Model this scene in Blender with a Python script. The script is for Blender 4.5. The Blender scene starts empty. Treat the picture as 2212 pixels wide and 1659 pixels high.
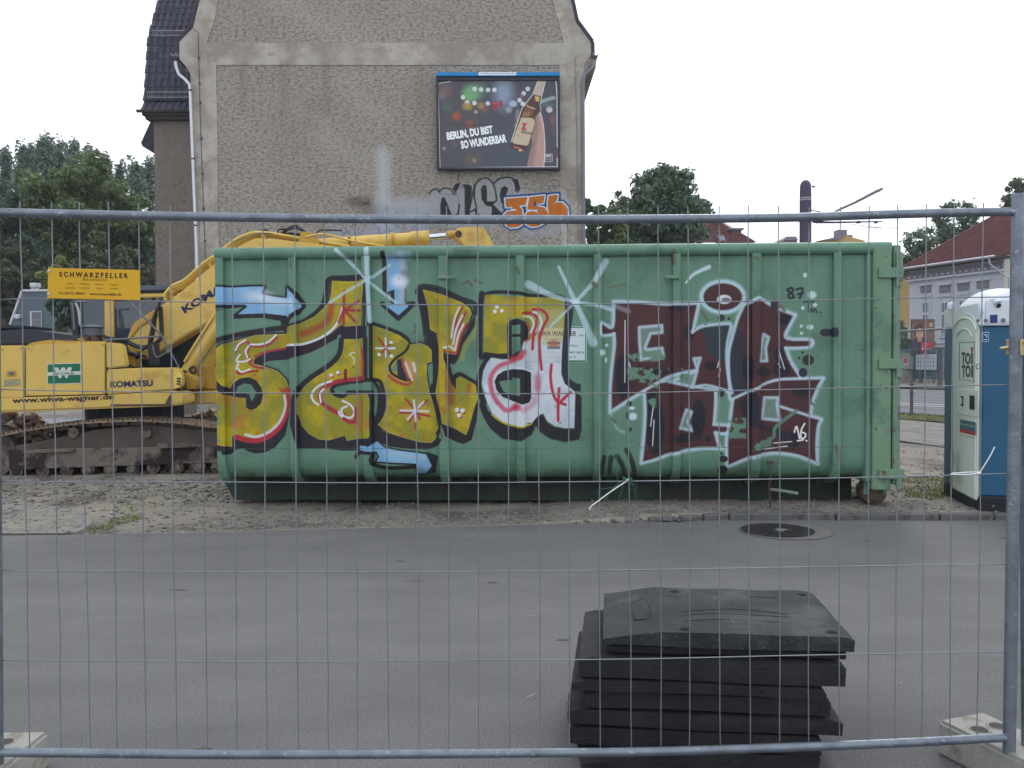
import bpy, bmesh, math, random
import numpy as np
from mathutils import Vector, Matrix

SC = bpy.context.scene
COL = SC.collection
R = math.radians
rnd = random.Random(7)
nrs = np.random.RandomState(5)

# ---------------------------------------------------------------- camera
EYE = Vector((0.0, 0.0, 1.49))
FPX, CX, CY = 1864.0, 1106.0, 829.5          # the photograph measured at 2212 x 1659
PITCH, ROLL = R(1.337), R(0.28)
FWD = Vector((0, math.cos(PITCH), -math.sin(PITCH)))
_r = Vector((1, 0, 0)); _u = Vector((0, math.sin(PITCH), math.cos(PITCH)))
RGT = _r * math.cos(ROLL) - _u * math.sin(ROLL)
UPV = _u * math.cos(ROLL) + _r * math.sin(ROLL)
cam_d = bpy.data.cameras.new('camera'); cam = bpy.data.objects.new('camera', cam_d); COL.objects.link(cam)
cam.matrix_world = Matrix(((RGT.x, UPV.x, -FWD.x, EYE.x), (RGT.y, UPV.y, -FWD.y, EYE.y), (RGT.z, UPV.z, -FWD.z, EYE.z), (0, 0, 0, 1)))
cam_d.sensor_width = 36.0; cam_d.lens = 36.0 * FPX / 2212.0
cam_d.clip_start = 0.05; cam_d.clip_end = 1500
SC.camera = cam

# ---------------------------------------------------------------- sky and sun
SUN_EL, SUN_AZ = 42.0, 20.0          # behind the house, a little to the right
w = bpy.data.worlds.new('World'); SC.world = w; w.use_nodes = True
nt = w.node_tree; nt.nodes.clear()
sky = nt.nodes.new('ShaderNodeTexSky'); sky.sky_type = 'NISHITA'; sky.sun_disc = False
sky.sun_elevation = R(SUN_EL); sky.sun_rotation = R(SUN_AZ)
mixw = nt.nodes.new('ShaderNodeMix'); mixw.data_type = 'RGBA'
mixw.inputs['Factor'].default_value = 0.88
OVC = 15.6
mixw.inputs[7].default_value = (OVC * 0.955, OVC * 0.985, OVC * 1.05, 1)   # white cloud cover
bg = nt.nodes.new('ShaderNodeBackground'); bg.inputs['Strength'].default_value = 0.10
wo = nt.nodes.new('ShaderNodeOutputWorld')
nt.links.new(sky.outputs['Color'], mixw.inputs[6]); nt.links.new(mixw.outputs[2], bg.inputs['Color'])
nt.links.new(bg.outputs[0], wo.inputs['Surface'])
sd = bpy.data.lights.new('sun', 'SUN'); sd.energy = 1.0; sd.angle = R(12); sd.color = (1.0, 0.96, 0.90)
so = bpy.data.objects.new('sun', sd); COL.objects.link(so)
_e, _a = R(SUN_EL), R(SUN_AZ)
_dir = Vector((math.sin(_a) * math.cos(_e), math.cos(_a) * math.cos(_e), math.sin(_e)))
so.rotation_euler = _dir.to_track_quat('Z', 'Y').to_euler()
SC.view_settings.view_transform = 'Standard'; SC.view_settings.look = 'None'
SC.view_settings.exposure = 0.0; SC.view_settings.gamma = 1.0
SC.view_settings.use_curve_mapping = False

# ---------------------------------------------------------------- geometry from measurements
def ray(px, py):
    return FWD * FPX + RGT * (px - CX) - UPV * (py - CY)
def at(px, py, Y):
    d = ray(px, py); return EYE + d * ((Y - EYE.y) / d.y)
def on_z(px, py, z=0.0):
    d = ray(px, py); return EYE + d * ((z - EYE.z) / d.z)
class Frame:
    def __init__(s, loc, rz=0.0, ry=0.0):
        s.loc = Vector(loc); s.rot = (0.0, ry, rz)
        s.M = Matrix.Translation(s.loc) @ Matrix.Rotation(rz, 4, 'Z') @ Matrix.Rotation(ry, 4, 'Y')
        s.I = s.M.inverted()
    def pl(s, px, py, off=0.0):
        """local point on the plane local y = off seen at pixel"""
        o = s.I @ EYE; d = s.I.to_3x3() @ ray(px, py)
        return o + d * ((off - o.y) / d.y)
    def px(s, p):
        q = s.M @ Vector(p) - EYE
        z = q.dot(FWD); return CX + FPX * q.dot(RGT) / z, CY - FPX * q.dot(UPV) / z

# ---------------------------------------------------------------- tags
def tag(o, label=None, cat=None, group=None, kind=None):
    if label: o['label'] = label
    if cat: o['category'] = cat
    if group: o['group'] = group
    if kind: o['kind'] = kind
    return o
def empty(name, loc=(0, 0, 0), rot=(0, 0, 0), label=None, cat=None, group=None):
    o = bpy.data.objects.new(name, None); COL.objects.link(o)
    o.location = loc; o.rotation_euler = rot; o.empty_display_size = 0.2
    return tag(o, label, cat, group)

# ---------------------------------------------------------------- mesh builder
class MB:
    def __init__(s): s.v = []; s.f = []; s.uv = None
    def add(s, vs, fs):
        n = len(s.v); s.v += [tuple(p) for p in vs]; s.f += [tuple(i + n for i in f) for f in fs]; return s
    def box(s, c, d, rot=None):
        x, y, z = d[0] / 2, d[1] / 2, d[2] / 2
        vs = [Vector(p) for p in ((-x,-y,-z),(x,-y,-z),(x,y,-z),(-x,y,-z),(-x,-y,z),(x,-y,z),(x,y,z),(-x,y,z))]
        if rot is not None: vs = [rot @ p for p in vs]
        c = Vector(c)
        return s.add([p + c for p in vs], [(0,3,2,1),(4,5,6,7),(0,1,5,4),(1,2,6,5),(2,3,7,6),(3,0,4,7)])
    def b2(s, a, b):
        a = Vector(a); b = Vector(b)
        return s.box((a + b) / 2, (abs(b.x-a.x), abs(b.y-a.y), abs(b.z-a.z)))
    def cyl(s, p0, p1, r0, r1=None, n=12, cap=True):
        if r1 is None: r1 = r0
        p0 = Vector(p0); p1 = Vector(p1); ax = (p1 - p0)
        if ax.length < 1e-9: return s
        ax.normalize(); t = Vector((0, 0, 1)) if abs(ax.z) < .9 else Vector((1, 0, 0))
        a = ax.cross(t).normalized(); b = ax.cross(a)
        vs = []
        for (p, r) in ((p0, r0), (p1, r1)):
            for i in range(n):
                q = 2 * math.pi * i / n; vs.append(p + a * (r * math.cos(q)) + b * (r * math.sin(q)))
        fs = [(i, (i+1) % n, n + (i+1) % n, n + i) for i in range(n)]
        if cap: fs += [tuple(range(n-1, -1, -1)), tuple(range(n, 2*n))]
        return s.add(vs, fs)
    def tube(s, pts, r, n=8, cap=True, closed=False):
        P = [Vector(p) for p in pts]; m = len(P); vs = []
        rr = r if isinstance(r, (list, tuple)) else [r] * m
        pa = None
        for i, p in enumerate(P):
            if closed: d = P[(i+1) % m] - P[i-1]
            else: d = P[min(i+1, m-1)] - P[max(i-1, 0)]
            d.normalize()
            if pa is None:
                t = Vector((0, 0, 1)) if abs(d.z) < .9 else Vector((1, 0, 0)); a = d.cross(t).normalized()
            else:
                a = (pa - d * pa.dot(d)).normalized()
            pa = a; b = d.cross(a)
            for k in range(n):
                q = 2 * math.pi * k / n; vs.append(p + a * (rr[i] * math.cos(q)) + b * (rr[i] * math.sin(q)))
        fs = []
        for i in range(m if closed else m - 1):
            j = (i + 1) % m
            for k in range(n):
                fs.append((i*n + k, i*n + (k+1) % n, j*n + (k+1) % n, j*n + k))
        if cap and not closed: fs += [tuple(range(n-1, -1, -1)), tuple(range((m-1)*n, m*n))]
        return s.add(vs, fs)
    def prism(s, poly, y0, y1):
        """poly of (x,z), extruded along y"""
        n = len(poly)
        vs = [(p[0], y0, p[1]) for p in poly] + [(p[0], y1, p[1]) for p in poly]
        fs = [tuple(range(n)), tuple(range(2*n-1, n-1, -1))] + [(i, i + n, (i+1) % n + n, (i+1) % n) for i in range(n)]
        return s.add(vs, fs)
    def slab(s, poly, z0, z1):
        n = len(poly)
        vs = [(p[0], p[1], z0) for p in poly] + [(p[0], p[1], z1) for p in poly]
        fs = [tuple(range(n-1, -1, -1)), tuple(range(n, 2*n))] + [(i, (i+1) % n, (i+1) % n + n, i + n) for i in range(n)]
        return s.add(vs, fs)
    def lathe(s, prof, c=(0, 0, 0), n=24):
        c = Vector(c); vs = []; m = len(prof)
        for (r, z) in prof:
            for k in range(n):
                q = 2 * math.pi * k / n; vs.append(c + Vector((r * math.cos(q), r * math.sin(q), z)))
        fs = []
        for i in range(m - 1):
            for k in range(n): fs.append((i*n + k, i*n + (k+1) % n, (i+1)*n + (k+1) % n, (i+1)*n + k))
        return s.add(vs, fs)
    def build(s, name, mat, parent=None, smooth=None, bevel=0, uvf=None, fix=True, seg=1):
        me = bpy.data.meshes.new(name); me.from_pydata(s.v, [], s.f)
        if fix or bevel:
            bm = bmesh.new(); bm.from_mesh(me)
            if fix: bmesh.ops.recalc_face_normals(bm, faces=bm.faces)
            if bevel:
                es = [e for e in bm.edges if len(e.link_faces) == 2 and e.calc_face_angle(0) > .5]
                bmesh.ops.bevel(bm, geom=es, offset=bevel, segments=seg, affect='EDGES', clamp_overlap=True)
            bm.to_mesh(me); bm.free()
        if uvf:
            uvl = me.uv_layers.new(name='UVMap')
            co = np.empty(len(me.vertices) * 3); me.vertices.foreach_get('co', co); co = co.reshape(-1, 3)
            vi = np.empty(len(me.loops), dtype=np.int32); me.loops.foreach_get('vertex_index', vi)
            uv = np.array(uvf(co[vi])).astype(np.float32); uvl.data.foreach_set('uv', uv.ravel())
        if smooth:
            me.polygons.foreach_set('use_smooth', [True] * len(me.polygons))
            me.set_sharp_from_angle(angle=R(smooth))
        if mat: me.materials.append(mat)
        o = bpy.data.objects.new(name, me); COL.objects.link(o)
        if parent: o.parent = parent
        return o
def fast_mesh(name, V, F, mat, parent=None, smooth=False):
    """numpy vertices (n,3) and faces (m,k)"""
    me = bpy.data.meshes.new(name); V = np.asarray(V, dtype=np.float32); F = np.asarray(F, dtype=np.int32)
    me.vertices.add(len(V)); me.vertices.foreach_set('co', V.ravel())
    k = F.shape[1]; me.loops.add(F.size); me.loops.foreach_set('vertex_index', F.ravel())
    me.polygons.add(len(F)); me.polygons.foreach_set('loop_start', np.arange(0, F.size, k, dtype=np.int32))
    me.polygons.foreach_set('loop_total', np.full(len(F), k, dtype=np.int32))
    if smooth: me.polygons.foreach_set('use_smooth', np.ones(len(F), dtype=bool))
    me.update(calc_edges=True); me.validate()
    if mat: me.materials.append(mat)
    o = bpy.data.objects.new(name, me); COL.objects.link(o)
    if parent: o.parent = parent
    return o
def inst(src, parent, loc=(0, 0, 0), rot=(0, 0, 0), scale=(1, 1, 1), name=None):
    o = src.copy(); COL.objects.link(o); o.parent = parent
    o.location = loc; o.rotation_euler = rot; o.scale = scale
    if name: o.name = name
    return o
def copy_tree(o, parent=None):
    c = o.copy(); COL.objects.link(c); c.parent = parent
    for ch in list(o.children): copy_tree(ch, c)
    return c

# ---------------------------------------------------------------- materials
def lin(c):
    return tuple(((x / 255.0) / 12.92 if x / 255.0 <= .04045 else ((x / 255.0 + .055) / 1.055) ** 2.4) for x in c)
_M = {}
def mat(name, c, k=1.0, rough=.7, metal=0.0, var=.18, vs=2.0, c2=None, c2s=5.0, c2t=.6, bump=0.0, bs=60.0, spec=.3,
        rand=0.0, c3=None, c3s=30.0, c3t=.66, img=None, stretch=None, island=0.0, trans=0.0, wave=None):
    """procedural paint: base c (sRGB 0-255, times k), slow variation, dirt c2 and specks c3"""
    if name in _M: return _M[name]
    m = bpy.data.materials.new(name); m.use_nodes = True; t = m.node_tree; N = t.nodes; L = t.links
    b = N['Principled BSDF']; b.inputs['Roughness'].default_value = rough; b.inputs['Metallic'].default_value = metal
    b.inputs['Specular IOR Level'].default_value = spec
    tc = N.new('ShaderNodeTexCoord'); src = tc.outputs['Object']
    if stretch:
        mp = N.new('ShaderNodeMapping'); mp.inputs['Scale'].default_value = stretch
        L.new(src, mp.inputs['Vector']); src = mp.outputs[0]
    def noise(s, d=4, r=.6):
        n = N.new('ShaderNodeTexNoise'); n.inputs['Scale'].default_value = s; n.inputs['Detail'].default_value = d
        n.inputs['Roughness'].default_value = r; L.new(src, n.inputs['Vector']); return n.outputs['Fac']
    base = tuple(min(.95, x * k) for x in lin(c))
    def mx(fac, a, bb, mode='MIX'):
        q = N.new('ShaderNodeMix'); q.data_type = 'RGBA'; q.blend_type = mode
        if hasattr(fac, 'links'): L.new(fac, q.inputs[0])
        else: q.inputs[0].default_value = fac
        for i, z in ((6, a), (7, bb)):
            if hasattr(z, 'links'): L.new(z, q.inputs[i])
            else: q.inputs[i].default_value = (*z[:3], 1)
        return q.outputs[2]
    def ramp(fac, lo, hi):
        q = N.new('ShaderNodeMapRange'); q.inputs['From Min'].default_value = lo; q.inputs['From Max'].default_value = hi
        L.new(fac, q.inputs['Value']); return q.outputs[0]
    n1 = ramp(noise(vs, 5), .3, .7)
    col = mx(n1, tuple(x * (1 - var) for x in base), tuple(min(.95, x * (1 + var)) for x in base))
    if c2: col = mx(ramp(noise(c2s, 6, .65), c2t, c2t + .12), col, tuple(x * k for x in lin(c2)))
    if c3: col = mx(ramp(noise(c3s, 3, .6), c3t, c3t + .05), col, tuple(x * k for x in lin(c3)))
    if wave:
        wv = N.new('ShaderNodeTexWave'); wv.bands_direction = wave[0]; wv.inputs['Scale'].default_value = wave[1]
        wv.inputs['Distortion'].default_value = 1.0; L.new(src, wv.inputs['Vector'])
        col = mx(ramp(wv.outputs['Fac'], .0, .35), tuple(x * wave[2] for x in base), col)
    if rand or island:
        if island: g = N.new('ShaderNodeNewGeometry'); rv = g.outputs['Random Per Island']; am = island
        else: oi = N.new('ShaderNodeObjectInfo'); rv = oi.outputs['Random']; am = rand
        mr = N.new('ShaderNodeMapRange'); mr.inputs['To Min'].default_value = 1 - am; mr.inputs['To Max'].default_value = 1 + am
        L.new(rv, mr.inputs['Value'])
        cb = N.new('ShaderNodeVectorMath'); cb.operation = 'SCALE'; L.new(col, cb.inputs[0]); L.new(mr.outputs[0], cb.inputs['Scale'])
        col = cb.outputs[0]
    if img is not None:
        ti = N.new('ShaderNodeTexImage'); ti.image = img; ti.extension = 'CLIP'; ti.interpolation = 'Linear'
        uvn = N.new('ShaderNodeUVMap'); uvn.uv_map = 'UVMap'; L.new(uvn.outputs[0], ti.inputs['Vector'])
        col = mx(ti.outputs['Alpha'], col, ti.outputs['Color'])
    L.new(col, b.inputs['Base Color'])
    if bump:
        bn = N.new('ShaderNodeBump'); bn.inputs['Strength'].default_value = min(1, bump); bn.inputs['Distance'].default_value = .02 * max(1, bump)
        L.new(noise(bs, 4), bn.inputs['Height']); L.new(bn.outputs[0], b.inputs['Normal'])
    if trans:
        tr = N.new('ShaderNodeBsdfTranslucent'); L.new(col, tr.inputs['Color'])
        ms = N.new('ShaderNodeMixShader'); ms.inputs[0].default_value = trans
        L.new(b.outputs[0], ms.inputs[1]); L.new(tr.outputs[0], ms.inputs[2]); L.new(ms.outputs[0], N['Material Output'].inputs['Surface'])
    _M[name] = m
    return m
def glass_mat(name, c, rough=.05):
    if name in _M: return _M[name]
    m = mat(name, c, rough=rough, var=.3, vs=1.2, spec=.7); return m

# ---------------------------------------------------------------- lettering as thin meshes
_T = {}
def text_geo(s, bold=0.0):
    key = (s, bold)
    if key in _T: return _T[key]
    cu = bpy.data.curves.new('lettering_source', 'FONT'); cu.body = s; cu.size = 1.0; cu.offset = bold; cu.resolution_u = 4
    ob = bpy.data.objects.new('lettering_source', cu); COL.objects.link(ob)
    bpy.context.view_layer.update()
    dg = bpy.context.evaluated_depsgraph_get()
    me = bpy.data.meshes.new_from_object(ob.evaluated_get(dg))
    V = np.array([v.co[:2] for v in me.vertices]) if len(me.vertices) else np.zeros((0, 2))
    F = [tuple(p.vertices) for p in me.polygons]
    bpy.data.objects.remove(ob); bpy.data.curves.remove(cu); bpy.data.meshes.remove(me)
    if len(V):
        mn = V.min(0); mxx = V.max(0); V = (V - mn) / (mxx - mn)
    _T[key] = (V, F); return V, F
def letter(s, o, xd, yd, wd, ht, m, parent, bold=0.0, th=.003, name='lettering', shear=0.0):
    """text fitted in a box: o lower-left, xd/yd unit directions, th thickness (raised print)"""
    V, F = text_geo(s, bold); o = Vector(o); xd = Vector(xd).normalized(); yd = Vector(yd).normalized(); n = xd.cross(yd)
    mb = MB(); mb.add([o + xd * ((v[0] + shear * v[1]) * wd) + yd * (v[1] * ht) + n * th for v in V], F)
    return mb.build(name, m, parent, fix=False)

# ---------------------------------------------------------------- painting on numpy canvases (spray paint and prints)
def catmull(P, closed=False, n=6):
    P = [np.array(p, float) for p in P]; m = len(P)
    if m < 3: return np.array(P)
    out = []
    rng = range(m) if closed else range(m - 1)
    for i in rng:
        p0 = P[(i-1) % m] if (closed or i > 0) else P[0]; p1 = P[i]; p2 = P[(i+1) % m]
        p3 = P[(i+2) % m] if (closed or i + 2 < m) else P[-1]
        for k in range(n):
            t = k / n
            out.append(.5 * ((2*p1) + (-p0+p2)*t + (2*p0-5*p1+4*p2-p3)*t*t + (-p0+3*p1-3*p2+p3)*t**3))
    if not closed: out.append(P[-1])
    return np.array(out)
def vnoise(W, H, cell, seed, octs=3):
    rs = np.random.RandomState(seed); out = np.zeros((H, W)); amp = 1; tot = 0
    for o in range(octs):
        c = max(1.5, cell / 2**o); gw, gh = int(W / c) + 3, int(H / c) + 3; g = rs.rand(gh, gw)
        x = np.arange(W) / c; y = np.arange(H) / c; xi = x.astype(int); yi = y.astype(int)
        fx = x - xi; fy = y - yi; fx = fx*fx*(3-2*fx); fy = fy*fy*(3-2*fy)
        a = g[yi][:, xi] * (1-fx) + g[yi][:, xi+1] * fx; b = g[yi+1][:, xi] * (1-fx) + g[yi+1][:, xi+1] * fx
        out += amp * (a * (1-fy)[:, None] + b * fy[:, None]); tot += amp; amp *= .55
    return out / tot
class Canvas:
    def __init__(s, x0, y0, x1, y1, res):
        s.x0, s.y0, s.x1, s.y1, s.res = x0, y0, x1, y1, res
        s.W = int((x1-x0)*res); s.H = int((y1-y0)*res)
        s.C = np.zeros((s.H, s.W, 3), dtype=np.float32); s.A = np.zeros((s.H, s.W), dtype=np.float32)
    def win(s, P, pad):
        mn = P.min(0) - pad; mx = P.max(0) + pad
        i0 = max(0, int((mn[0]-s.x0)*s.res)); i1 = min(s.W, int((mx[0]-s.x0)*s.res)+2)
        j0 = max(0, int((mn[1]-s.y0)*s.res)); j1 = min(s.H, int((mx[1]-s.y0)*s.res)+2)
        if i1 <= i0 or j1 <= j0: return None
        X, Y = np.meshgrid(s.x0 + (np.arange(i0, i1)+.5)/s.res, s.y0 + (np.arange(j0, j1)+.5)/s.res)
        return (slice(j0, j1), slice(i0, i1)), X, Y
    def comp(s, sl, m, col):
        a = np.clip(m, 0, 1).astype(np.float32)
        if col is None:
            s.C[sl] *= (1-a)[..., None]; s.A[sl] *= (1-a); return
        c = np.asarray(col, dtype=np.float32)
        if c.max() > 2: c = c / 255.0
        s.C[sl] = s.C[sl] * (1-a)[..., None] + c * a[..., None]; s.A[sl] = s.A[sl] * (1-a) + a
    def poly(s, P, col, a=1.0, soft=0.0, smooth=False, mask=None):
        P = catmull(P, True) if smooth else np.array(P, float)
        w = s.win(P, soft + 1)
        if w is None: return
        sl, X, Y = w; ins = np.zeros(X.shape, bool); n = len(P)
        for i in range(n):
            x1, y1 = P[i]; x2, y2 = P[(i+1) % n]
            if y1 == y2: continue
            c = ((y1 > Y) != (y2 > Y)); ins ^= c & (X < (x2-x1)*(Y-y1)/(y2-y1)+x1)
        if soft > 0:
            d = s.dist(P, X, Y, True); d = np.where(ins, -d, d); m = np.clip(.5 - d/soft, 0, 1)
        else: m = ins.astype(float)
        if mask is not None: m = m * mask(X, Y)
        if callable(col): col = col(X, Y)
        s.comp(sl, m * a, col)
    def dist(s, P, X, Y, closed, tw=None):
        D = np.full(X.shape, 1e9); n = len(P); W = None if tw is None else np.zeros(X.shape)
        for i in range(n if closed else n-1):
            a = P[i]; b = P[(i+1) % n]; d = b - a; L = max(1e-9, d @ d)
            t = np.clip(((X-a[0])*d[0] + (Y-a[1])*d[1]) / L, 0, 1)
            q = np.hypot(X-a[0]-t*d[0], Y-a[1]-t*d[1])
            if tw is not None:
                k = (i + t) / max(1, n-1); ww = tw[0] + (tw[1]-tw[0]) * k; q = q / ww
            D = np.minimum(D, q)
        return D
    def stroke(s, P, w, col, a=1.0, soft=1.2, closed=False, smooth=True, w2=None, fade=0):
        P = catmull(P, closed) if smooth else np.array(P, float)
        wd = max(w, w2 or 0)
        q = s.win(P, wd/2 + soft + 1)
        if q is None: return
        sl, X, Y = q
        if w2 is None:
            d = s.dist(P, X, Y, closed); m = np.clip((w/2 + soft/2 - d) / soft, 0, 1)
        else:
            d = s.dist(P, X, Y, closed, (w/2, w2/2)); m = np.clip((1 - d) * (w+w2)/4 / soft + .5, 0, 1)
        if callable(col): col = col(X, Y)
        s.comp(sl, m * a, col)
    def dot(s, cx, cy, rx, ry, col, a=1.0, soft=.25, rot=0.0):
        P = np.array([[cx-max(rx, ry), cy-max(rx, ry)], [cx+max(rx, ry), cy+max(rx, ry)]]); q = s.win(P, 2 + max(rx, ry)*soft)
        if q is None: return
        sl, X, Y = q; c, z = math.cos(rot), math.sin(rot)
        u = (X-cx)*c + (Y-cy)*z; v = -(X-cx)*z + (Y-cy)*c
        d = np.sqrt((u/rx)**2 + (v/ry)**2); s.comp(sl, np.clip((1 + soft/2 - d)/soft, 0, 1) * a, col)
    def text(s, t, x, y, w, h, col, a=1.0, bold=0.0, rot=0.0, shear=0.0):
        """x,y upper-left, w,h size; rot radians counter-clockwise on the sheet"""
        V, F = text_geo(t, bold); c, z = math.cos(rot), math.sin(rot); Q = []
        for v in V:
            u = (v[0] + shear*v[1]) * w; q = -(1 - v[1]) * h
            Q.append((x + u*c - q*z*1.0 if False else x + u*c + (-q)*z, y - u*z + (-q)*c))
        Q = np.array(Q)
        for f in F: s.poly(Q[list(f)], col, a)
    def image(s, name):
        A = np.maximum(s.A, 1e-4)[..., None]; rgb = np.where(s.A[..., None] > .004, s.C / A, .3)
        out = np.concatenate([np.clip(rgb, 0, 1), s.A[..., None]], 2).astype(np.float32)[::-1]
        im = bpy.data.images.new(name, s.W, s.H, alpha=True); im.alpha_mode = 'CHANNEL_PACKED'
        im.pixels.foreach_set(out.ravel()); im.update(); im.pack()
        return im

BLK, RED, WHT, PAL = (30, 31, 38), (158, 42, 58), (208, 214, 222), (172, 200, 208)
SKB, BRN = (120, 168, 205), (74, 42, 42)
def zA(P): return [((650 + x*.3316)*.6777, (750 + y*.3316)*.6777) for x, y in P]
def zB(P): return [((650 + x*.3316)*.6777, (1200 + y*.3316)*.6777) for x, y in P]
def zC(P): return [((1250 + x*.3316)*.6777, (750 + y*.3316)*.6777) for x, y in P]
def zD(P): return [((1250 + x*.3316)*.6777, (1200 + y*.3316)*.6777) for x, y in P]
def zE(P): return [((1900 + x*.48216)*.6777, (750 + y*.48216)*.6777) for x, y in P]
Z3 = .3316 * .6777; ZE = .48216 * .6777

def paint_container():
    K = Canvas(455, 525, 1955, 1045, 1.5)
    NA = vnoise(K.W, K.H, 46*1.5, 3, 4); NB = vnoise(K.W, K.H, 30*1.5, 9, 3); NC = vnoise(K.W, K.H, 5*1.5, 11, 3)
    def at_(N, X, Y):
        i = np.clip(((X-K.x0)*K.res).astype(int), 0, K.W-1); j = np.clip(((Y-K.y0)*K.res).astype(int), 0, K.H-1); return N[j, i]
    def yel(X, Y):
        a = np.clip((at_(NA, X, Y)-.38)*5, 0, 1)[..., None]; b = np.clip((at_(NB, X, Y)-.60)*6, 0, 1)[..., None]
        lo = np.clip((Y-760)/200, 0, 1)[..., None]
        c = np.array((172, 154, 24.))*(1-a) + np.array((138, 134, 36.))*a
        c = c*(1-b*(.25+.65*lo)) + np.array((170, 105, 44.))*b*(.25+.65*lo)
        return c/255*(0.94+.12*at_(NC, X, Y))[..., None]
    def wht(X, Y):
        a = np.clip((at_(NA, X, Y)-.4)*4, 0, 1)[..., None]
        return (np.array((205, 210, 220.))*(1-a) + np.array((175, 190, 200.))*a)/255
    def blu(X, Y):
        a = np.clip((at_(NA, X, Y)-.45)*4, 0, 1)[..., None]
        return (np.array((118, 166, 205.))*(1-a) + np.array((138, 182, 212.))*a)/255
    def brn(X, Y):
        a = at_(NA, X, Y)[..., None]
        return (np.array((76, 42, 43.))*a + np.array((60, 34, 40.))*(1-a))/255
    def letter_(P, w, sm=False, col=yel):
        K.stroke(P + [P[0]], w + 7, BLK, .22, 9, smooth=False); K.stroke(P + [P[0]], w, BLK, 1, 2.0, smooth=False); K.poly(P, col, 1, 1.0, smooth=sm)
        K.stroke(P + [P[0]], 1.6, (205, 198, 160), .45, 1.2, smooth=False)
    # --- company board below the paint
    bd = zC([(1290, 872), (1910, 872), (1910, 1218), (1290, 1218)]); K.poly(bd, (200, 226, 214)); 
    K.poly(zC([(1294, 877), (1905, 877), (1905, 1213), (1294, 1213)]), (22, 98, 78)); K.poly(zC([(1300, 888), (1895, 888), (1895, 1198), (1300, 1198)]), (192, 208, 214))
    x, y = zC([(1400, 915)])[0]; K.text('WIWA WAGNER', x, y, 410*Z3, 50*Z3, (40, 42, 46), 1, .02)
    x, y = zC([(1835, 950)])[0]; K.text('GMBH', x, y, 52*Z3, 18*Z3, (50, 52, 60))
    x, y = zC([(1505, 985)])[0]; K.text('Umwelttechnik', x, y, 190*Z3, 18*Z3, (90, 100, 100), .8)
    x, y = zC([(1690, 1043)])[0]; K.text('Erdbau', x+8, y, 100*Z3, 24*Z3, (90, 95, 100))
    x, y = zC([(1680, 1112)])[0]; K.text('030 890 585 0', x, y, 205*Z3, 20*Z3, (70, 75, 82), 1, .01)
    x, y = zC([(1540, 1155)])[0]; K.text('www.wiwa-wagner.de', x, y, 268*Z3, 25*Z3, (70, 75, 82))
    K.poly(zC([(1530, 1022), (1655, 1022), (1655, 1090), (1530, 1090)]), (45, 95, 85)); K.poly(zC([(1530, 1045), (1655, 1045), (1655, 1063), (1530, 1063)]), (205, 200, 180))
    def board_text(a):
        x, y = zC([(1400, 915)])[0]; K.text('WIWA WAGNER', x, y, 410*Z3, 50*Z3, (58, 58, 54), a, .02)
        x, y = zC([(1505, 985)])[0]; K.text('Umwelttechnik', x, y, 190*Z3, 18*Z3, (90, 100, 100), a*.7)
        x, y = zC([(1540, 1155)])[0]; K.text('www.wiwa-wagner.de', x, y, 268*Z3, 25*Z3, (120, 128, 140), a*.6)
        x, y = zC([(1310, 1112)])[0]; K.text('Berlin 12 51 00 Fon', x, y, 330*Z3, 16*Z3, (120, 128, 140), a*.5)
        K.poly(zC([(1530, 1022), (1655, 1022), (1655, 1090), (1530, 1090)]), (60, 100, 88), a); K.poly(zC([(1530, 1045), (1655, 1045), (1655, 1063), (1530, 1063)]), (200, 190, 150), a)
        K.dot(*zC([(1590, 1035)])[0], 48*Z3, 36*Z3, (190, 80, 70), .6, .7)
    # --- blue arrow pieces
    a1 = zA([(112, 495), (300, 500), (470, 490), (592, 490), (562, 565), (700, 590), (812, 602), (815, 500), (885, 565), (960, 680), (880, 745), (822, 785), (805, 770), (600, 748), (330, 756), (425, 682), (400, 662), (112, 668)])
    K.stroke(a1 + [a1[0]], 9, BLK, 1, 2, smooth=False); K.poly(zA([(815, 460), (920, 545), (1000, 650), (1000, 690), (930, 760), (870, 800), (820, 850), (790, 790), (860, 740), (940, 680), (860, 580)]), BLK)
    K.poly(zA([(112, 665), (420, 660), (430, 690), (330, 770), (600, 745), (810, 770), (815, 840), (760, 880), (750, 820), (560, 790), (290, 800), (280, 765), (380, 690), (250, 700), (112, 700)]), BLK)
    K.poly(zA([(112, 705), (235, 712), (112, 735)]), (50, 60, 58), .8, 2)
    K.poly(a1, blu, 1, 1); K.dot(*zA([(520, 580)])[0], 120*Z3, 45*Z3, (205, 212, 228), .75, 1.4); K.stroke(zA([(560, 600), (700, 625), (850, 640)]), 16, (200, 215, 232), .7, 10)
    a2 = zA([(1800, 195), (1870, 215), (1950, 225), (1955, 350), (1950, 640), (2000, 680), (1900, 768), (1860, 735), (1740, 650), (1865, 655), (1860, 520), (1785, 545), (1788, 400)])
    K.stroke(zA([(1755, 175), (1765, 300), (1768, 550), (1845, 530), (1848, 640)]), 10, BLK, 1, 2, smooth=False)
    K.stroke(zA([(1745, 655), (1800, 705), (1900, 795), (1980, 720), (2042, 655)]), 11, BLK, 1, 2, smooth=False)
    K.stroke(zA([(2045, 650), (1960, 650), (1965, 520)]), 8, BLK, .9, 3, smooth=False)
    K.poly(a2, blu, 1, 1); K.stroke(zA([(1930, 200), (1950, 380), (1935, 640)]), 16, (160, 172, 185), .8, 9); K.dot(*zA([(1960, 375)])[0], 45*Z3, 45*Z3, (105, 112, 120), .7, .8)
    K.dot(*zA([(1905, 440)])[0], 75*Z3, 60*Z3, (215, 224, 235), .85, 1.0); K.stroke(zA([(1830, 205), (1900, 190), (2000, 195)]), 15, (150, 185, 205), .5, 12)
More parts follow.
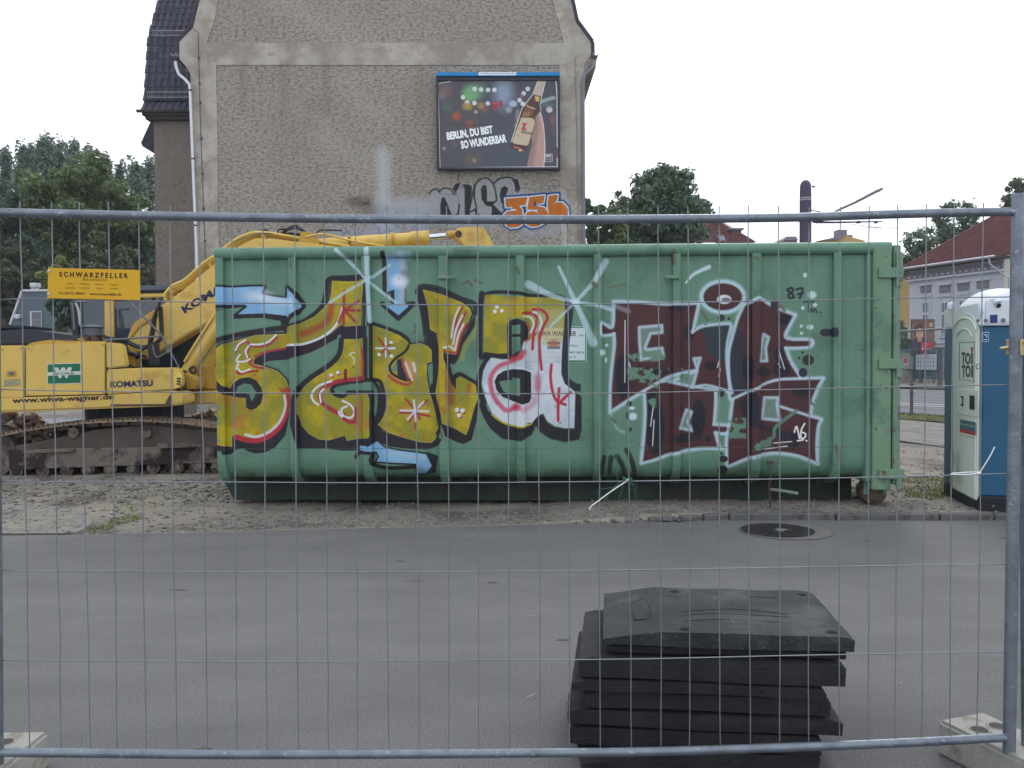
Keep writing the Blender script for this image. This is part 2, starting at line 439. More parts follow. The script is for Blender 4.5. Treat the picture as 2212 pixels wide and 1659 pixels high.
    # --- S
    S = zA([(110, 1105), (190, 1048), (300, 1012), (500, 958), (700, 948), (815, 945), (815, 882), (930, 850), (1080, 780), (1170, 700), (1222, 640), (1245, 560), (1255, 436), (1400, 442), (1520, 440), (1521, 425), (1565, 425), (1560, 560), (1545, 700), (1535, 862), (1380, 872), (1340, 858), (1240, 940), (1140, 990), (1000, 1040), (820, 1060), (780, 1085), (640, 1115), (560, 1150), (490, 1190), (485, 1235), (560, 1248), (600, 1262), (720, 1300), (800, 1380), (840, 1470), (845, 1600), (810, 1720), (745, 1830), (640, 1910), (500, 1962), (380, 1972), (320, 1932), (300, 1915), (275, 1930), (272, 2032), (110, 2000)])
    K.stroke(zA([(112, 1020), (300, 960), (560, 915), (815, 880)]), 12, BLK, 1, 3); K.stroke(zA([(800, 900), (1000, 815), (1150, 690), (1195, 560), (1225, 425), (1400, 408), (1560, 398)]), 12, BLK, 1, 2)
    K.stroke(zA([(815, 860), (860, 780), (930, 740)]), 9, BLK, 1, 2)
    K.poly(zA([(840, 1590), (835, 1737), (800, 1917), (700, 2037), (600, 2087), (500, 2098), (430, 2077), (380, 2047), (320, 2057), (260, 2107), (195, 2107), (190, 2070), (110, 2067), (110, 1980), (270, 2000), (290, 1900), (400, 1990), (560, 1960), (700, 1850), (800, 1720)]), BLK)
    letter_(S, 8)
    K.poly(zA([(1335, 868), (1380, 885), (1535, 872), (1600, 865), (1600, 1000), (1500, 990), (1360, 985), (1330, 945), (1200, 1045), (1050, 1122), (900, 1168), (810, 1192), (640, 1205), (550, 1240), (490, 1228), (500, 1178), (600, 1130), (820, 1075), (1000, 1055), (1150, 1005), (1250, 945)]), (36, 28, 44))
    K.poly(zA([(900, 1070), (1100, 1020), (1240, 940), (1340, 858), (1300, 990), (1100, 1095), (905, 1150)]), (40, 26, 40))
    K.stroke(zA([(1590, 410), (1585, 600), (1575, 860)]), 6, BLK, 1, 2)
    K.poly(zA([(110, 1300), (140, 1390), (190, 1440), (255, 1470), (285, 1420), (350, 1372), (430, 1360), (510, 1390), (560, 1460), (577, 1530), (560, 1610), (510, 1660), (450, 1678), (412, 1650), (408, 1562), (300, 1550), (200, 1525), (110, 1460)]), BLK, smooth=False)
    K.poly(zA([(312, 1497), (330, 1450), (390, 1420), (460, 1430), (507, 1500), (495, 1550), (462, 1592), (445, 1530), (400, 1512), (330, 1510)]), None)
    K.poly(zA([(110, 1600), (140, 1620), (180, 1640), (150, 1700), (180, 1790), (150, 1850), (150, 1920), (180, 1980), (110, 1990)]), None, .85, 3)
    for P in ([(310, 1115), (345, 1055), (405, 1018), (455, 1045)], [(455, 1060), (545, 1066), (640, 1045), (718, 975)], [(320, 1312), (360, 1328), (440, 1308), (525, 1300)], [(430, 1170), (450, 1225), (500, 1260), (590, 1275)]):
        K.stroke(zA(P), 5, RED, .95, 1.5)
    K.stroke(zA([(500, 1160), (640, 1110), (800, 1085)]), 5, RED, .9, 2); K.stroke(zA([(440, 1070), (420, 1150), (470, 1200)]), 7, RED, .8, 2)
    for P in ([(308, 1102), (345, 1040), (408, 1005)], [(455, 1045), (540, 1046), (630, 1020), (705, 955)], [(437, 1062), (408, 1110), (425, 1170)], [(350, 1145), (322, 1185), (322, 1212)], [(325, 1212), (400, 1208), (450, 1185)], [(336, 1232), (312, 1280)], [(335, 1278), (370, 1310), (450, 1282)]):
        K.stroke(zA(P), 4.2, WHT, 1, 1.4)
    K.stroke(zA([(1250, 660), (1235, 760), (1185, 840), (1080, 900), (960, 945)]), 13, (150, 60, 35), .75, 9)
    K.stroke(zA([(1355, 695), (1310, 830), (1215, 935), (1080, 1008), (950, 1045), (820, 1052)]), 5.2, WHT, 1, 1.5)
    for P in ([(1375, 530), (1370, 600), (1365, 855)], [(1375, 720), (1510, 628)], [(1380, 715), (1520, 720)], [(1385, 730), (1490, 835)], [(1375, 700), (1320, 830)]):
        K.stroke(zA(P), 6, (150, 45, 52), .9, 2, smooth=False)
    K.stroke(zB([(840, 130), (835, 220), (800, 370), (740, 480), (640, 570), (520, 615), (400, 605), (320, 580)]), 11, (172, 38, 58), 1, 2)
    K.poly(zB([(720, 100), (770, 120), (820, 95), (840, 140), (835, 240), (800, 200)]), (168, 50, 50), .8, 4)
    K.stroke(zB([(788, 180), (798, 280), (760, 400), (690, 490), (600, 550), (500, 578), (405, 555)]), 6, (196, 200, 198), 1, 1.6)
    # --- second letter
    L2 = zA([(1365, 995), (1520, 998), (1522, 990), (1562, 990), (1562, 1365), (1490, 1370), (1400, 1400), (1300, 1420), (1250, 1462), (1250, 1510), (1300, 1547), (1370, 1560), (1400, 1532), (1480, 1530), (1600, 1510), (1625, 1560), (1640, 1940), (1500, 1952), (1400, 1972), (1380, 1920), (1330, 1937), (1220, 1968), (1120, 1957), (1030, 1907), (960, 1827), (925, 1707), (922, 1580), (940, 1500), (1000, 1430), (1080, 1360), (1180, 1290), (1260, 1230), (1330, 1150), (1358, 1060)])
    K.poly(zB([(865, 260), (905, 400), (960, 510), (1100, 600), (1220, 625), (1340, 590), (1380, 625), (1480, 612), (1640, 600), (1705, 600), (1650, 690), (1500, 710), (1340, 712), (1200, 690), (1000, 690), (930, 690), (895, 600), (855, 450)]), BLK)
    letter_(L2, 14)
    K.stroke(zA([(1345, 1000), (1320, 1140), (1230, 1240), (1050, 1360), (950, 1450), (895, 1560), (890, 1700)]), 11, BLK, 1, 2)
    K.stroke(zA([(1590, 990), (1590, 1380)]), 9, BLK, 1, 2); K.stroke(zA([(1470, 1385), (1620, 1390)]), 7, BLK, 1, 2)
    K.stroke(zB([(1650, 20), (1520, 45), (1380, 55), (1290, 75), (1250, 120), (1270, 165), (1340, 190), (1385, 175), (1385, 145), (1500, 140), (1640, 140), (1655, 200), (1640, 400), (1650, 600)]), 7, BLK, 1, 2)
    K.poly(zB([(1270, 115), (1320, 92), (1430, 75), (1610, 70), (1690, 100), (1680, 130), (1400, 128), (1370, 170), (1290, 160)]), None)
    K.poly(zB([(1655, 60), (1690, 100), (1700, 200), (1690, 380), (1675, 300), (1665, 150)]), None, .8, 2)
    K.poly(zB([(1640, 30), (1720, 40), (1760, 130), (1770, 300), (1740, 430), (1700, 520), (1640, 600), (1645, 300), (1680, 390), (1700, 250), (1695, 120)]), BLK)
    K.stroke(zA([(1545, 1085), (1562, 1200), (1560, 1355)]), 5.5, (172, 40, 56), 1, 1.6)
    K.stroke(zA([(1560, 1368), (1480, 1380), (1380, 1390), (1250, 1420), (1160, 1480), (1130, 1540), (1170, 1620), (1300, 1700), (1370, 1720)]), 9, RED, 1, 2)
    K.stroke(zA([(1385, 1295), (1385, 1400)]), 7, (120, 25, 45), 1, 2)
    for P in ([(1250, 1397), (1130, 1440), (1060, 1510), (1065, 1580), (1120, 1625)], [(1172, 1477), (1135, 1520), (1145, 1600)], [(1357, 1587), (1430, 1625), (1472, 1690), (1440, 1748), (1370, 1735), (1345, 1670), (1400, 1640)], [(1320, 1690), (1330, 1720), (1360, 1745)]):
        K.stroke(zA(P), 4.6, (210, 214, 222), 1, 1.5)
    K.stroke(zA([(1370, 1760), (1420, 1790), (1480, 1780), (1490, 1660)]), 8, RED, 1, 2); K.stroke(zA([(1475, 1120), (1420, 1135), (1475, 1190), (1465, 1232)]), 2.6, (190, 215, 215), .9, 1.2, smooth=False)
    for p in ((1245, 1340), (1310, 1315)):
        K.dot(*zA([(p[0]+8, p[1]+14)])[0], 3.6, 3.6, RED); K.dot(*zA([p])[0], 3.8, 3.8, WHT)
    # --- lower blue arrow
    a3 = zB([(1525, 662), (1620, 662), (1690, 613), (1760, 680), (1900, 710), (2170, 745), (2225, 860), (2160, 940), (2080, 942), (2070, 838), (1850, 828), (1685, 815), (1715, 770), (1690, 722), (1600, 712), (1525, 710)])
    K.stroke(a3 + [a3[0]], 7, BLK, 1, 2, smooth=False); K.stroke(zB([(1490, 770), (1530, 728), (1650, 738), (1640, 810), (1700, 862), (1850, 882), (2070, 866)]), 9, BLK, 1, 2)
    K.poly(zB([(2170, 720), (2290, 760), (2255, 930), (2180, 945), (2240, 870)]), BLK, 1, 2)
    K.poly(a3, blu, 1, 1); K.stroke(zB([(1800, 725), (2000, 765), (2160, 790)]), 4, (175, 180, 200), .6, 2)
    # --- third letter
    L3 = zC([(-164, 865), (-30, 905), (100, 960), (170, 1010), (195, 1050), (300, 1033), (410, 1075), (415, 1210), (368, 1225), (365, 1350), (390, 1500), (440, 1640), (470, 1750), (483, 1850), (450, 1955), (410, 1992), (300, 1985), (150, 1945), (-20, 1890), (-80, 1840), (-108, 1812), (-80, 1760), (-45, 1680), (-60, 1550), (-90, 1440), (-130, 1395), (-164, 1385)])
    K.stroke(zC([(-190, 850), (-150, 850), (0, 900), (120, 950), (185, 1005), (190, 1060)]), 9, BLK, 1, 2)
    K.poly(zD([(-108, 455), (-60, 530), (100, 580), (300, 625), (420, 635), (480, 580), (520, 600), (470, 670), (380, 700), (200, 695), (0, 670), (-120, 620), (-210, 680), (-200, 600), (-150, 520)]), BLK)
    letter_(L3, 7)
    K.stroke(zC([(-175, 860), (-172, 1390)]), 6, BLK, 1, 1.6); K.stroke(zC([(-160, 1385), (-90, 1400), (-60, 1480), (-45, 1580), (-60, 1700), (-110, 1790)]), 8, BLK, 1, 2)
    K.stroke(zC([(190, 1055), (160, 1110), (60, 1185), (10, 1250), (20, 1310), (70, 1350), (150, 1385), (200, 1385)]), 5.5, BLK, 1, 1.5)
    K.poly(zC([(80, 1190), (120, 1180), (130, 1260), (170, 1340), (190, 1385), (130, 1380), (80, 1330), (70, 1260)]), (32, 34, 42)); K.poly(zC([(20, 1290), (75, 1195), (85, 1320)]), None)
    K.stroke(zC([(0, 1345), (60, 1395), (150, 1430), (210, 1415), (235, 1340)]), 6, (165, 50, 62), .9, 4)
    for P, c in (([(190, 1200), (215, 1290), (235, 1350)], (190, 120, 130)), ([(125, 1185), (150, 1280), (185, 1380)], (160, 50, 70)), ([(160, 1225), (225, 1385)], (205, 200, 205)), ([(235, 1225), (255, 1300)], (205, 205, 215))):
        K.stroke(zC(P), 6, c, .85, 3)
    cx = zC([(-34, 1080)])[0]
    for dx, dy, ex, ey, c in ((-95, 2, 90, 2, WHT), (0, -95, 5, 85, WHT), (-70, -95, -10, -20, (150, 45, 40)), (60, -50, 10, -5, (150, 45, 40)), (-60, 65, -8, 10, (150, 45, 40)), (60, 75, 8, 10, (150, 45, 40))):
        K.stroke([(cx[0]+dx*Z3, cx[1]+dy*Z3), (cx[0]+ex*Z3, cx[1]+ey*Z3)], 4.2, c, .95, 1.4, smooth=False)
    for p in ((1830, 1028), (1713, 1142), (1833, 1157)): K.dot(*zA([p])[0], 4, 4, WHT)
    for P, c in (([(110, 345), (250, 350), (395, 378)], RED), ([(165, 215), (225, 285)], RED), ([(372, 225), (285, 305)], RED), ([(255, 430), (258, 500)], RED), ([(200, 425), (240, 370)], RED), ([(270, 360), (300, 405)], RED)):
        K.stroke(zD(P), 4.6, c, .95, 1.6, smooth=False)
    for P in ([(110, 322), (385, 332)], [(240, 225), (250, 330), (262, 430)], [(335, 240), (180, 410)]): K.stroke(zD(P), 4.6, (205, 205, 222), .95, 2, smooth=False)
    # --- black between, fourth letter
    L4 = zC([(330, 520), (440, 545), (520, 572), (700, 640), (785, 700), (800, 750), (770, 830), (715, 920), (690, 1000), (660, 1080), (650, 1145), (560, 1130), (535, 1060), (530, 1180), (560, 1250), (600, 1350), (640, 1440), (640, 1365), (690, 1345), (830, 1420), (878, 1485), (865, 1560), (830, 1640), (800, 1750), (770, 1860), (745, 1915), (650, 1860), (520, 1800), (508, 1700), (470, 1600), (450, 1520), (475, 1350), (485, 1200), (480, 1050), (460, 935), (400, 900), (380, 700)])
    K.stroke(zC([(275, 540), (300, 500), (360, 490), (500, 520), (700, 610), (830, 660), (835, 740)]), 12, BLK, .95, 3); K.stroke(zC([(300, 560), (345, 760), (370, 960)]), 17, BLK, 1, 2)
    K.poly(zD([(515, 440), (640, 490), (745, 555), (780, 430), (870, 200), (850, 420), (800, 610), (720, 648), (640, 622), (550, 570), (520, 480)]), (34, 26, 32))
    letter_(L4, 9)
    K.poly(zC([(375, 930), (465, 935), (455, 985), (482, 1100), (478, 1300), (450, 1500), (475, 1640), (510, 1760), (505, 1880), (470, 1950), (452, 1900), (482, 1850), (440, 1650), (395, 1500), (425, 1300), (415, 1100), (330, 1015)]), BLK)
    K.poly(zC([(376, 1250), (402, 1262), (425, 1340), (420, 1430), (395, 1380), (376, 1300)]), None)
    K.poly(zC([(545, 1140), (655, 1152), (700, 1010), (840, 740), (840, 860), (720, 1040), (680, 1180), (630, 1240), (592, 1225), (612, 1345), (650, 1315), (700, 1310), (850, 1400), (900, 1450), (875, 1490), (830, 1425), (690, 1348), (650, 1375), (648, 1475), (600, 1420), (560, 1280)]), BLK)
    K.stroke(zC([(860, 800), (840, 920), (740, 1060), (700, 1180)]), 12, (150, 150, 45), .5, 8)
    K.poly(zC([(560, 1260), (600, 1400), (640, 1480), (640, 1640), (560, 1620), (545, 1400)]), (140, 78, 40), .7, 8); K.stroke(zC([(775, 1440), (770, 1500)]), 10, (165, 70, 40), .6, 8)
    for P, c in (([(712, 690), (660, 800), (625, 980)], RED), ([(745, 735), (690, 860), (640, 1060)], RED), ([(755, 845), (700, 960), (655, 1125)], (175, 45, 62)), ([(685, 690), (635, 800), (605, 980)], WHT), ([(712, 765), (650, 900), (622, 1040)], WHT), ([(722, 850), (670, 960), (640, 1100)], WHT), ([(540, 1108), (600, 1122), (650, 1135)], (178, 45, 60)), ([(535, 1078), (590, 1065), (625, 1095)], WHT)):
        K.stroke(zC(P), 4.4, c, .95, 1.5)
    for p in ((660, 318), (713, 325), (680, 370)):
        K.dot(*zD([(p[0]+12, p[1]+14)])[0], 4.5, 4.5, RED); K.dot(*zD([p])[0], 5, 5, WHT)
    # --- fifth letter
    K.stroke(zC([(900, 580), (1000, 545), (1190, 548), (1400, 578), (1600, 575), (1700, 605)]), 8, BLK, 1, 2)
    K.stroke(zC([(900, 560), (885, 700), (880, 1000), (885, 1150), (930, 1160)]), 13, BLK, 1, 2)
    K.stroke(zC([(960, 1180), (895, 1290), (870, 1400), (880, 1500), (920, 1600)]), 12, BLK, 1, 2)
    K.poly(zD([(870, 280), (905, 180), (960, 320), (1030, 400), (1120, 450), (1270, 478), (1380, 440), (1430, 385), (1455, 355), (1492, 368), (1530, 440), (1600, 480), (1700, 500), (1790, 498), (1800, 140), (1860, 190), (1862, 500), (1840, 605), (1700, 632), (1560, 600), (1455, 530), (1422, 470), (1380, 560), (1280, 618), (1100, 600), (980, 500), (920, 400)]), BLK, 1, 3)
    K.poly(zC([(930, 565), (1190, 580), (1272, 592), (1400, 592), (1560, 595), (1640, 610), (1695, 640), (1692, 860), (1680, 1060), (1500, 1060), (1340, 1050), (1370, 900), (1330, 820), (1250, 790), (1180, 800), (1140, 860), (1150, 1145), (915, 1122)]), yel, .96, 1)
    K.poly(zC([(1380, 700), (1690, 690), (1690, 1050), (1380, 1050)]), (170, 172, 140), .6, 14)
    K.poly(zC([(990, 1170), (1100, 1195), (1280, 1150), (1300, 1040), (1370, 1000), (1500, 1050), (1675, 1030), (1668, 1200), (1665, 1300), (1690, 1400), (1760, 1468), (1800, 1510), (1795, 1700), (1790, 1850), (1700, 1850), (1600, 1830), (1530, 1780), (1492, 1705), (1430, 1745), (1380, 1808), (1300, 1838), (1200, 1825), (1100, 1790), (1000, 1705), (950, 1600), (922, 1500), (900, 1420), (912, 1300), (945, 1225)]), wht, .95, 2)
    K.poly(zC([(1385, 888), (1685, 888), (1680, 1010), (1385, 1010)]), (198, 188, 150), .8, 4); K.poly(zC([(1302, 990), (1680, 1000), (1672, 1198), (1302, 1198)]), (190, 196, 204), .6, 6); board_text(.75); K.stroke(zC([(1300, 1210), (1500, 1215), (1665, 1210)]), 2, (160, 170, 180), .6, 2)
    K.stroke(zC([(1000, 1722), (1100, 1795), (1200, 1828), (1300, 1838), (1380, 1808)]), 4, (190, 175, 50), .9, 2)
    K.poly(zC([(1145, 1150), (1142, 860), (1180, 812), (1250, 800), (1320, 830), (1352, 900), (1345, 990), (1300, 1022), (1280, 1100), (1240, 1165), (1170, 1190), (930, 1165), (915, 1125), (1148, 1142)]), BLK)
    K.poly(zC([(1190, 862), (1272, 858), (1272, 948), (1190, 945)]), None); K.poly(zC([(1190, 972), (1272, 975), (1275, 1100), (1190, 1145)]), None)
    K.stroke(zC([(1150, 1140), (1050, 1145), (930, 1128)]), 5, BLK, 1, 1)
    K.stroke(zC([(1330, 830), (1360, 900), (1350, 990), (1300, 1022)]), 4, (170, 60, 60), .8, 3)
    K.poly(zC([(1022, 1400), (1050, 1340), (1110, 1300), (1200, 1283), (1300, 1288), (1372, 1315), (1375, 1560), (1355, 1605), (1290, 1622), (1200, 1590), (1100, 1550), (1040, 1480)]), BLK, 1, 1)
    K.poly(zC([(1065, 1405), (1110, 1392), (1192, 1388), (1195, 1362), (1270, 1372), (1270, 1540), (1190, 1530), (1110, 1500)]), None); K.stroke(zC([(1040, 1330), (1120, 1290), (1200, 1272), (1310, 1278), (1375, 1310)]), 2.2, WHT, .9, 1.4)
    K.poly(zC([(1695, 600), (1782, 655), (1778, 760), (1745, 1000), (1727, 1250), (1742, 1370), (1790, 1410), (1852, 1428), (1852, 1500), (1790, 1492), (1700, 1425), (1666, 1330), (1672, 1100), (1692, 900), (1702, 690)]), (34, 42, 52), 1, 1.5)
    K.stroke(zC([(1280, 1170), (1160, 1215), (1050, 1265), (985, 1370), (1000, 1510), (1060, 1610), (1140, 1680), (1240, 1640)]), 9, (185, 50, 75), .75, 6)
    K.stroke(zC([(1190, 1180), (1270, 1160), (1300, 1120)]), 11, (180, 50, 72), .8, 6); K.dot(*zC([(1440, 1420)])[0], 32*Z3, 95*Z3, (185, 70, 95), .65, 1.0)
    K.stroke(zC([(1300, 1680), (1380, 1630), (1420, 1560)]), 10, (190, 110, 130), .5, 9); K.dot(*zC([(1235, 1650)])[0], 45*Z3, 35*Z3, (185, 60, 85), .7, .8)
    for P in ([(1390, 710), (1480, 718), (1532, 785), (1490, 880), (1455, 990), (1460, 1150), (1475, 1285)], [(1300, 748), (1380, 745), (1432, 800), (1400, 930), (1388, 1090)], [(1570, 1240), (1562, 1360), (1580, 1490), (1620, 1585), (1705, 1625)], [(1645, 1470), (1635, 1620), (1635, 1780)], [(1755, 1505), (1665, 1590)]):
        K.stroke(zC(P), 6, (172, 38, 60), .95, 1.8)
    for P in ([(1395, 735), (1440, 755), (1475, 830), (1440, 930)], [(1310, 775), (1370, 788), (1400, 850), (1372, 930)]): K.stroke(zC(P), 4.6, (205, 215, 215), .95, 1.8)
    for p in ((1045, 685), (1025, 728), (1092, 722)): K.dot(*zC([p])[0], 4.2, 4.2, WHT)
    # --- white stars over it
    for P, w1, w2 in (([(1600, 140), (1605, 430), (1632, 830)], 13, 9), ([(1305, 145), (1440, 270), (1600, 430), (1750, 550), (1890, 655)], 9, 7), ([(1232, 645), (1440, 510), (1600, 430), (1815, 285)], 8, 8)):
        K.stroke(zA(P), w1*.85, PAL, .85, 2.8, w2=w2*.85)
    for P, w1, w2 in (([(1640, 300), (1800, 640), (1900, 860), (1970, 1030)], 6, 17), ([(1350, 470), (1560, 570), (1800, 640)], 17, 6), ([(1800, 640), (2000, 670), (2180, 720)], 6, 9), ([(1560, 872), (1800, 640)], 6, 6), ([(1800, 640), (1940, 490), (2010, 395), (2090, 250)], 7, 14)):
        K.stroke(zC(P), w1, (178, 206, 214), .75, 3.5, w2=w2)
    K.dot(*zC([(1800, 640)])[0], 9, 7, (205, 222, 226), .9, .8)
    # --- brown piece on the right
    B = [zE([(145, 440), (300, 445), (500, 455), (695, 450), (680, 540), (660, 640), (720, 602), (900, 585), (908, 620), (885, 740), (890, 900), (915, 1040), (860, 1015), (690, 990), (660, 1005), (690, 888), (600, 905), (520, 925), (450, 965), (350, 1020), (250, 1080), (120, 1165), (130, 900), (150, 720), (145, 648), (65, 655), (65, 590), (140, 605)]),
         zE([(1040, 445), (1095, 418), (1190, 470), (1328, 525), (1290, 600), (1265, 660), (1300, 685), (1430, 692), (1420, 733), (1270, 742), (1300, 830), (1365, 935), (1200, 952), (1120, 982), (1050, 1020), (960, 1050), (910, 1080), (905, 900), (897, 800), (925, 680), (960, 540), (1000, 465)]),
         zE([(345, 1030), (450, 975), (520, 968), (660, 1005), (800, 1030), (812, 1100), (800, 1245), (885, 1258), (888, 1300), (808, 1305), (830, 1395), (700, 1405), (520, 1440), (420, 1475), (325, 1502), (345, 1300), (352, 1150)]),
         zE([(925, 1085), (1050, 1025), (1120, 985), (1250, 955), (1510, 945), (1480, 1000), (1445, 1090), (1425, 1192), (1498, 1215), (1478, 1260), (1470, 1505), (1350, 1455), (1200, 1435), (1050, 1460), (890, 1528), (885, 1350), (905, 1240)])]
    for P in B: K.stroke(P + [P[0]], 8, (165, 192, 205), .8, 9, smooth=False)
    hd = zE([(858 + 138*math.cos(t), 405 + 100*math.sin(t)) for t in np.linspace(0, 2*math.pi, 24, endpoint=False)])
    K.stroke(hd + [hd[0]], 10, (175, 200, 212), .85, 8, smooth=False)
    for P in B: K.poly(P, brn, 1, 2)
    K.poly(hd, brn, 1, 2)
    for (x, y, rx, ry) in ((205, 930, 50, 150), (560, 480, 60, 22), (430, 900, 60, 26), (1120, 900, 50, 30), (1370, 1030, 60, 30), (600, 1340, 70, 30), (640, 640, 35, 50), (700, 1190, 45, 110), (695, 1290, 35, 60), (780, 860, 40, 30), (1245, 880, 55, 55), (1260, 555, 48, 35), (415, 1270, 62, 180), (390, 1120, 38, 90), (1020, 880, 38, 90), (1040, 1130, 45, 110), (760, 1345, 18, 22), (310, 865, 18, 14), (1320, 1350, 35, 60), (1230, 790, 35, 60)):
        K.dot(*zE([(x, y)])[0], rx*ZE, ry*ZE, (24, 25, 36), .95, .15)
    K.poly(zE([(720, 615), (900, 590), (890, 760), (880, 835), (790, 800), (755, 760), (740, 660)]), (40, 52, 58), 1, 2, smooth=True)
    K.poly(zE([(935, 620), (985, 640), (1000, 740), (985, 900), (1020, 1020), (960, 1055), (915, 1070), (905, 860), (910, 720)]), (42, 44, 56), 1, 2, smooth=True)
    K.poly(zE([(960, 1100), (1080, 1060), (1090, 1180), (1100, 1240), (1250, 1290), (1330, 1350), (1300, 1400), (1180, 1300), (1040, 1260), (990, 1180)]), (32, 32, 44), .9, 3, smooth=True)
    WE = (172, 196, 208)
    for P in (zE([(310, 605), (460, 592), (462, 640), (385, 648), (350, 740), (358, 752), (462, 742), (470, 790), (322, 822), (312, 700)]), zE([(1125, 650), (1160, 672), (1140, 740), (1148, 828), (1100, 830), (1112, 720)]), zE([(620, 1150), (655, 1165), (630, 1230), (655, 1290), (575, 1272)]), zE([(1130, 1070), (1220, 1070), (1212, 1120), (1232, 1222), (1115, 1210)]), zE([(512, 968), (590, 930), (690, 895), (662, 1000)]), zE([(668, 812), (712, 808), (690, 880)])):
        K.poly(P, None, .8, 2); K.poly(P, (128, 150, 146), .45, 6); K.stroke(P + [P[0]], 6.5, WE, .9, 4, smooth=False)
    for P in ([(120, 1168), (122, 1000), (135, 850), (150, 720), (146, 648)], [(146, 648), (65, 656), (62, 575), (135, 605), (145, 440)], [(145, 435), (300, 440), (500, 455), (700, 448)], [(700, 450), (680, 540), (660, 640)], [(660, 635), (740, 597), (905, 582)], [(912, 600), (885, 740), (890, 900), (920, 1040)],
              [(120, 1165), (250, 1080), (350, 1020), (520, 925), (690, 888)], [(660, 1003), (760, 990), (900, 1030)], [(345, 1030), (352, 1150), (345, 1300), (325, 1505)], [(325, 1508), (420, 1480), (520, 1442), (700, 1407), (860, 1412)], [(812, 1040), (808, 1150), (800, 1245)], [(800, 1250), (885, 1255)], [(808, 1300), (860, 1310), (888, 1300)],
              [(810, 1310), (835, 1400)], [(925, 1085), (905, 1240), (885, 1350), (888, 1530)], [(888, 1532), (1050, 1462), (1200, 1437), (1350, 1457), (1485, 1512)], [(1475, 1510), (1470, 1380), (1480, 1260), (1500, 1215)], [(1500, 1213), (1425, 1192), (1220, 1125)], [(1425, 1192), (1445, 1090), (1480, 1000), (1515, 940)],
              [(1515, 942), (1380, 945), (1200, 955), (1050, 1020), (915, 1082)], [(1365, 935), (1300, 830), (1268, 742)], [(1270, 742), (1425, 735), (1435, 690), (1300, 685), (1265, 660), (1290, 600), (1330, 525)], [(1330, 525), (1190, 470), (1095, 415), (1035, 445)], [(1000, 455), (960, 540), (925, 660), (897, 800), (905, 1070)]):
        K.stroke(zE(P), 6.6, WE, .92, 3.6)
    K.stroke(hd + [hd[0]], 7.5, (170, 200, 210), .95, 3, smooth=False)
    K.dot(*zE([(868, 422)])[0], 48*ZE, 31*ZE, (205, 215, 220)); K.dot(*zE([(880, 425)])[0], 30*ZE, 15*ZE, (110, 108, 108), 1, .6)
    for P in ([(218, 560), (216, 970)], [(245, 840), (258, 900)], [(408, 1090), (385, 1260)], [(408, 1220), (398, 1390)], [(835, 830), (823, 870)], [(842, 882), (832, 930)], [(1225, 760), (1262, 880)], [(1222, 845), (1235, 870)], [(1308, 1362), (1190, 1372)], [(1278, 1392), (1130, 1412)]):
        K.stroke(zE(P), 2.4, (215, 215, 220), .95, 1.2, smooth=False)
    for P in ([(1325, 1300), (1340, 1262), (1358, 1340)], [(1392, 1243), (1370, 1285), (1368, 1335), (1390, 1338), (1398, 1312), (1375, 1300)], [(1345, 1357), (1382, 1350)], [(1402, 1355), (1406, 1358)]): K.stroke(zE(P), 3.6, (225, 225, 228), 1, 1)
    for P in ([(1305, 345), (1280, 360), (1310, 385), (1320, 408), (1292, 412), (1288, 392), (1318, 362), (1305, 345)], [(1340, 355), (1378, 352), (1360, 414)], [(1348, 388), (1382, 382)]): K.stroke(zE(P), 5, (30, 36, 52), 1, 1.4)
    for P in ([(1385, 440), (1450, 438)], [(1420, 442), (1415, 502)], [(1430, 505), (1436, 482), (1448, 505), (1458, 484), (1472, 508)], [(1493, 508), (1496, 510)]): K.stroke(zE(P), 3.4, (30, 36, 52), .9, 1.2)
    for (x, y, rx, ry) in ((850, 543, 22, 22), (898, 548, 10, 10), (1415, 822, 38, 36), (1382, 905, 28, 30), (1380, 772, 9, 9), (1355, 808, 9, 9), (1530, 640, 40, 26), (1578, 640, 26, 32), (245, 1112, 18, 20), (236, 1190, 13, 28), (252, 1282, 10, 14), (850, 1040, 20, 26), (862, 1478, 30, 22), (862, 1555, 34, 32), (850, 1442, 10, 8), (1200, 460, 30, 34)):
        K.dot(*zE([(x, y)])[0], rx*ZE, ry*ZE, (30, 36, 46), .95, .2)
    for (x, y, rx, ry) in ((95, 722, 12, 12), (68, 772, 20, 20), (92, 822, 8, 18), (268, 1195, 28, 24), (262, 1140, 20, 12), (1440, 393, 28, 24), (1395, 262, 12, 16), (1380, 478, 12, 12), (1370, 598, 10, 10), (1370, 645, 10, 10), (1428, 605, 22, 16), (1460, 458, 14, 12)):
        K.dot(*zE([(x, y)])[0], rx*ZE, ry*ZE, (190, 212, 214), .9, .5)
    K.stroke(zE([(618, 312), (670, 255), (768, 208)]), 4, (190, 212, 216), .9, 2.4, w2=9); K.stroke(zE([(150, 465), (240, 500)]), 10, (150, 165, 185), .6, 6)
    K.stroke(zE([(120, 1170), (160, 1270), (210, 1300)]), 6, (150, 190, 175), .5, 6)
    for P in ([(78, 1468), (68, 1530), (66, 1590)], [(126, 1468), (118, 1520), (118, 1580)], [(165, 1462), (200, 1520), (222, 1600)], [(228, 1420), (265, 1500), (290, 1610)]): K.stroke(zE(P), 12, (28, 34, 40), .9, 2.5, w2=9)
    # --- flaked paint: bare green patches, scratches
    fl = vnoise(K.W, K.H, 16, 21, 4)
    def fm(t):
        return lambda X, Y: np.clip((at_(fl, X, Y) - t) * 14, 0, 1)
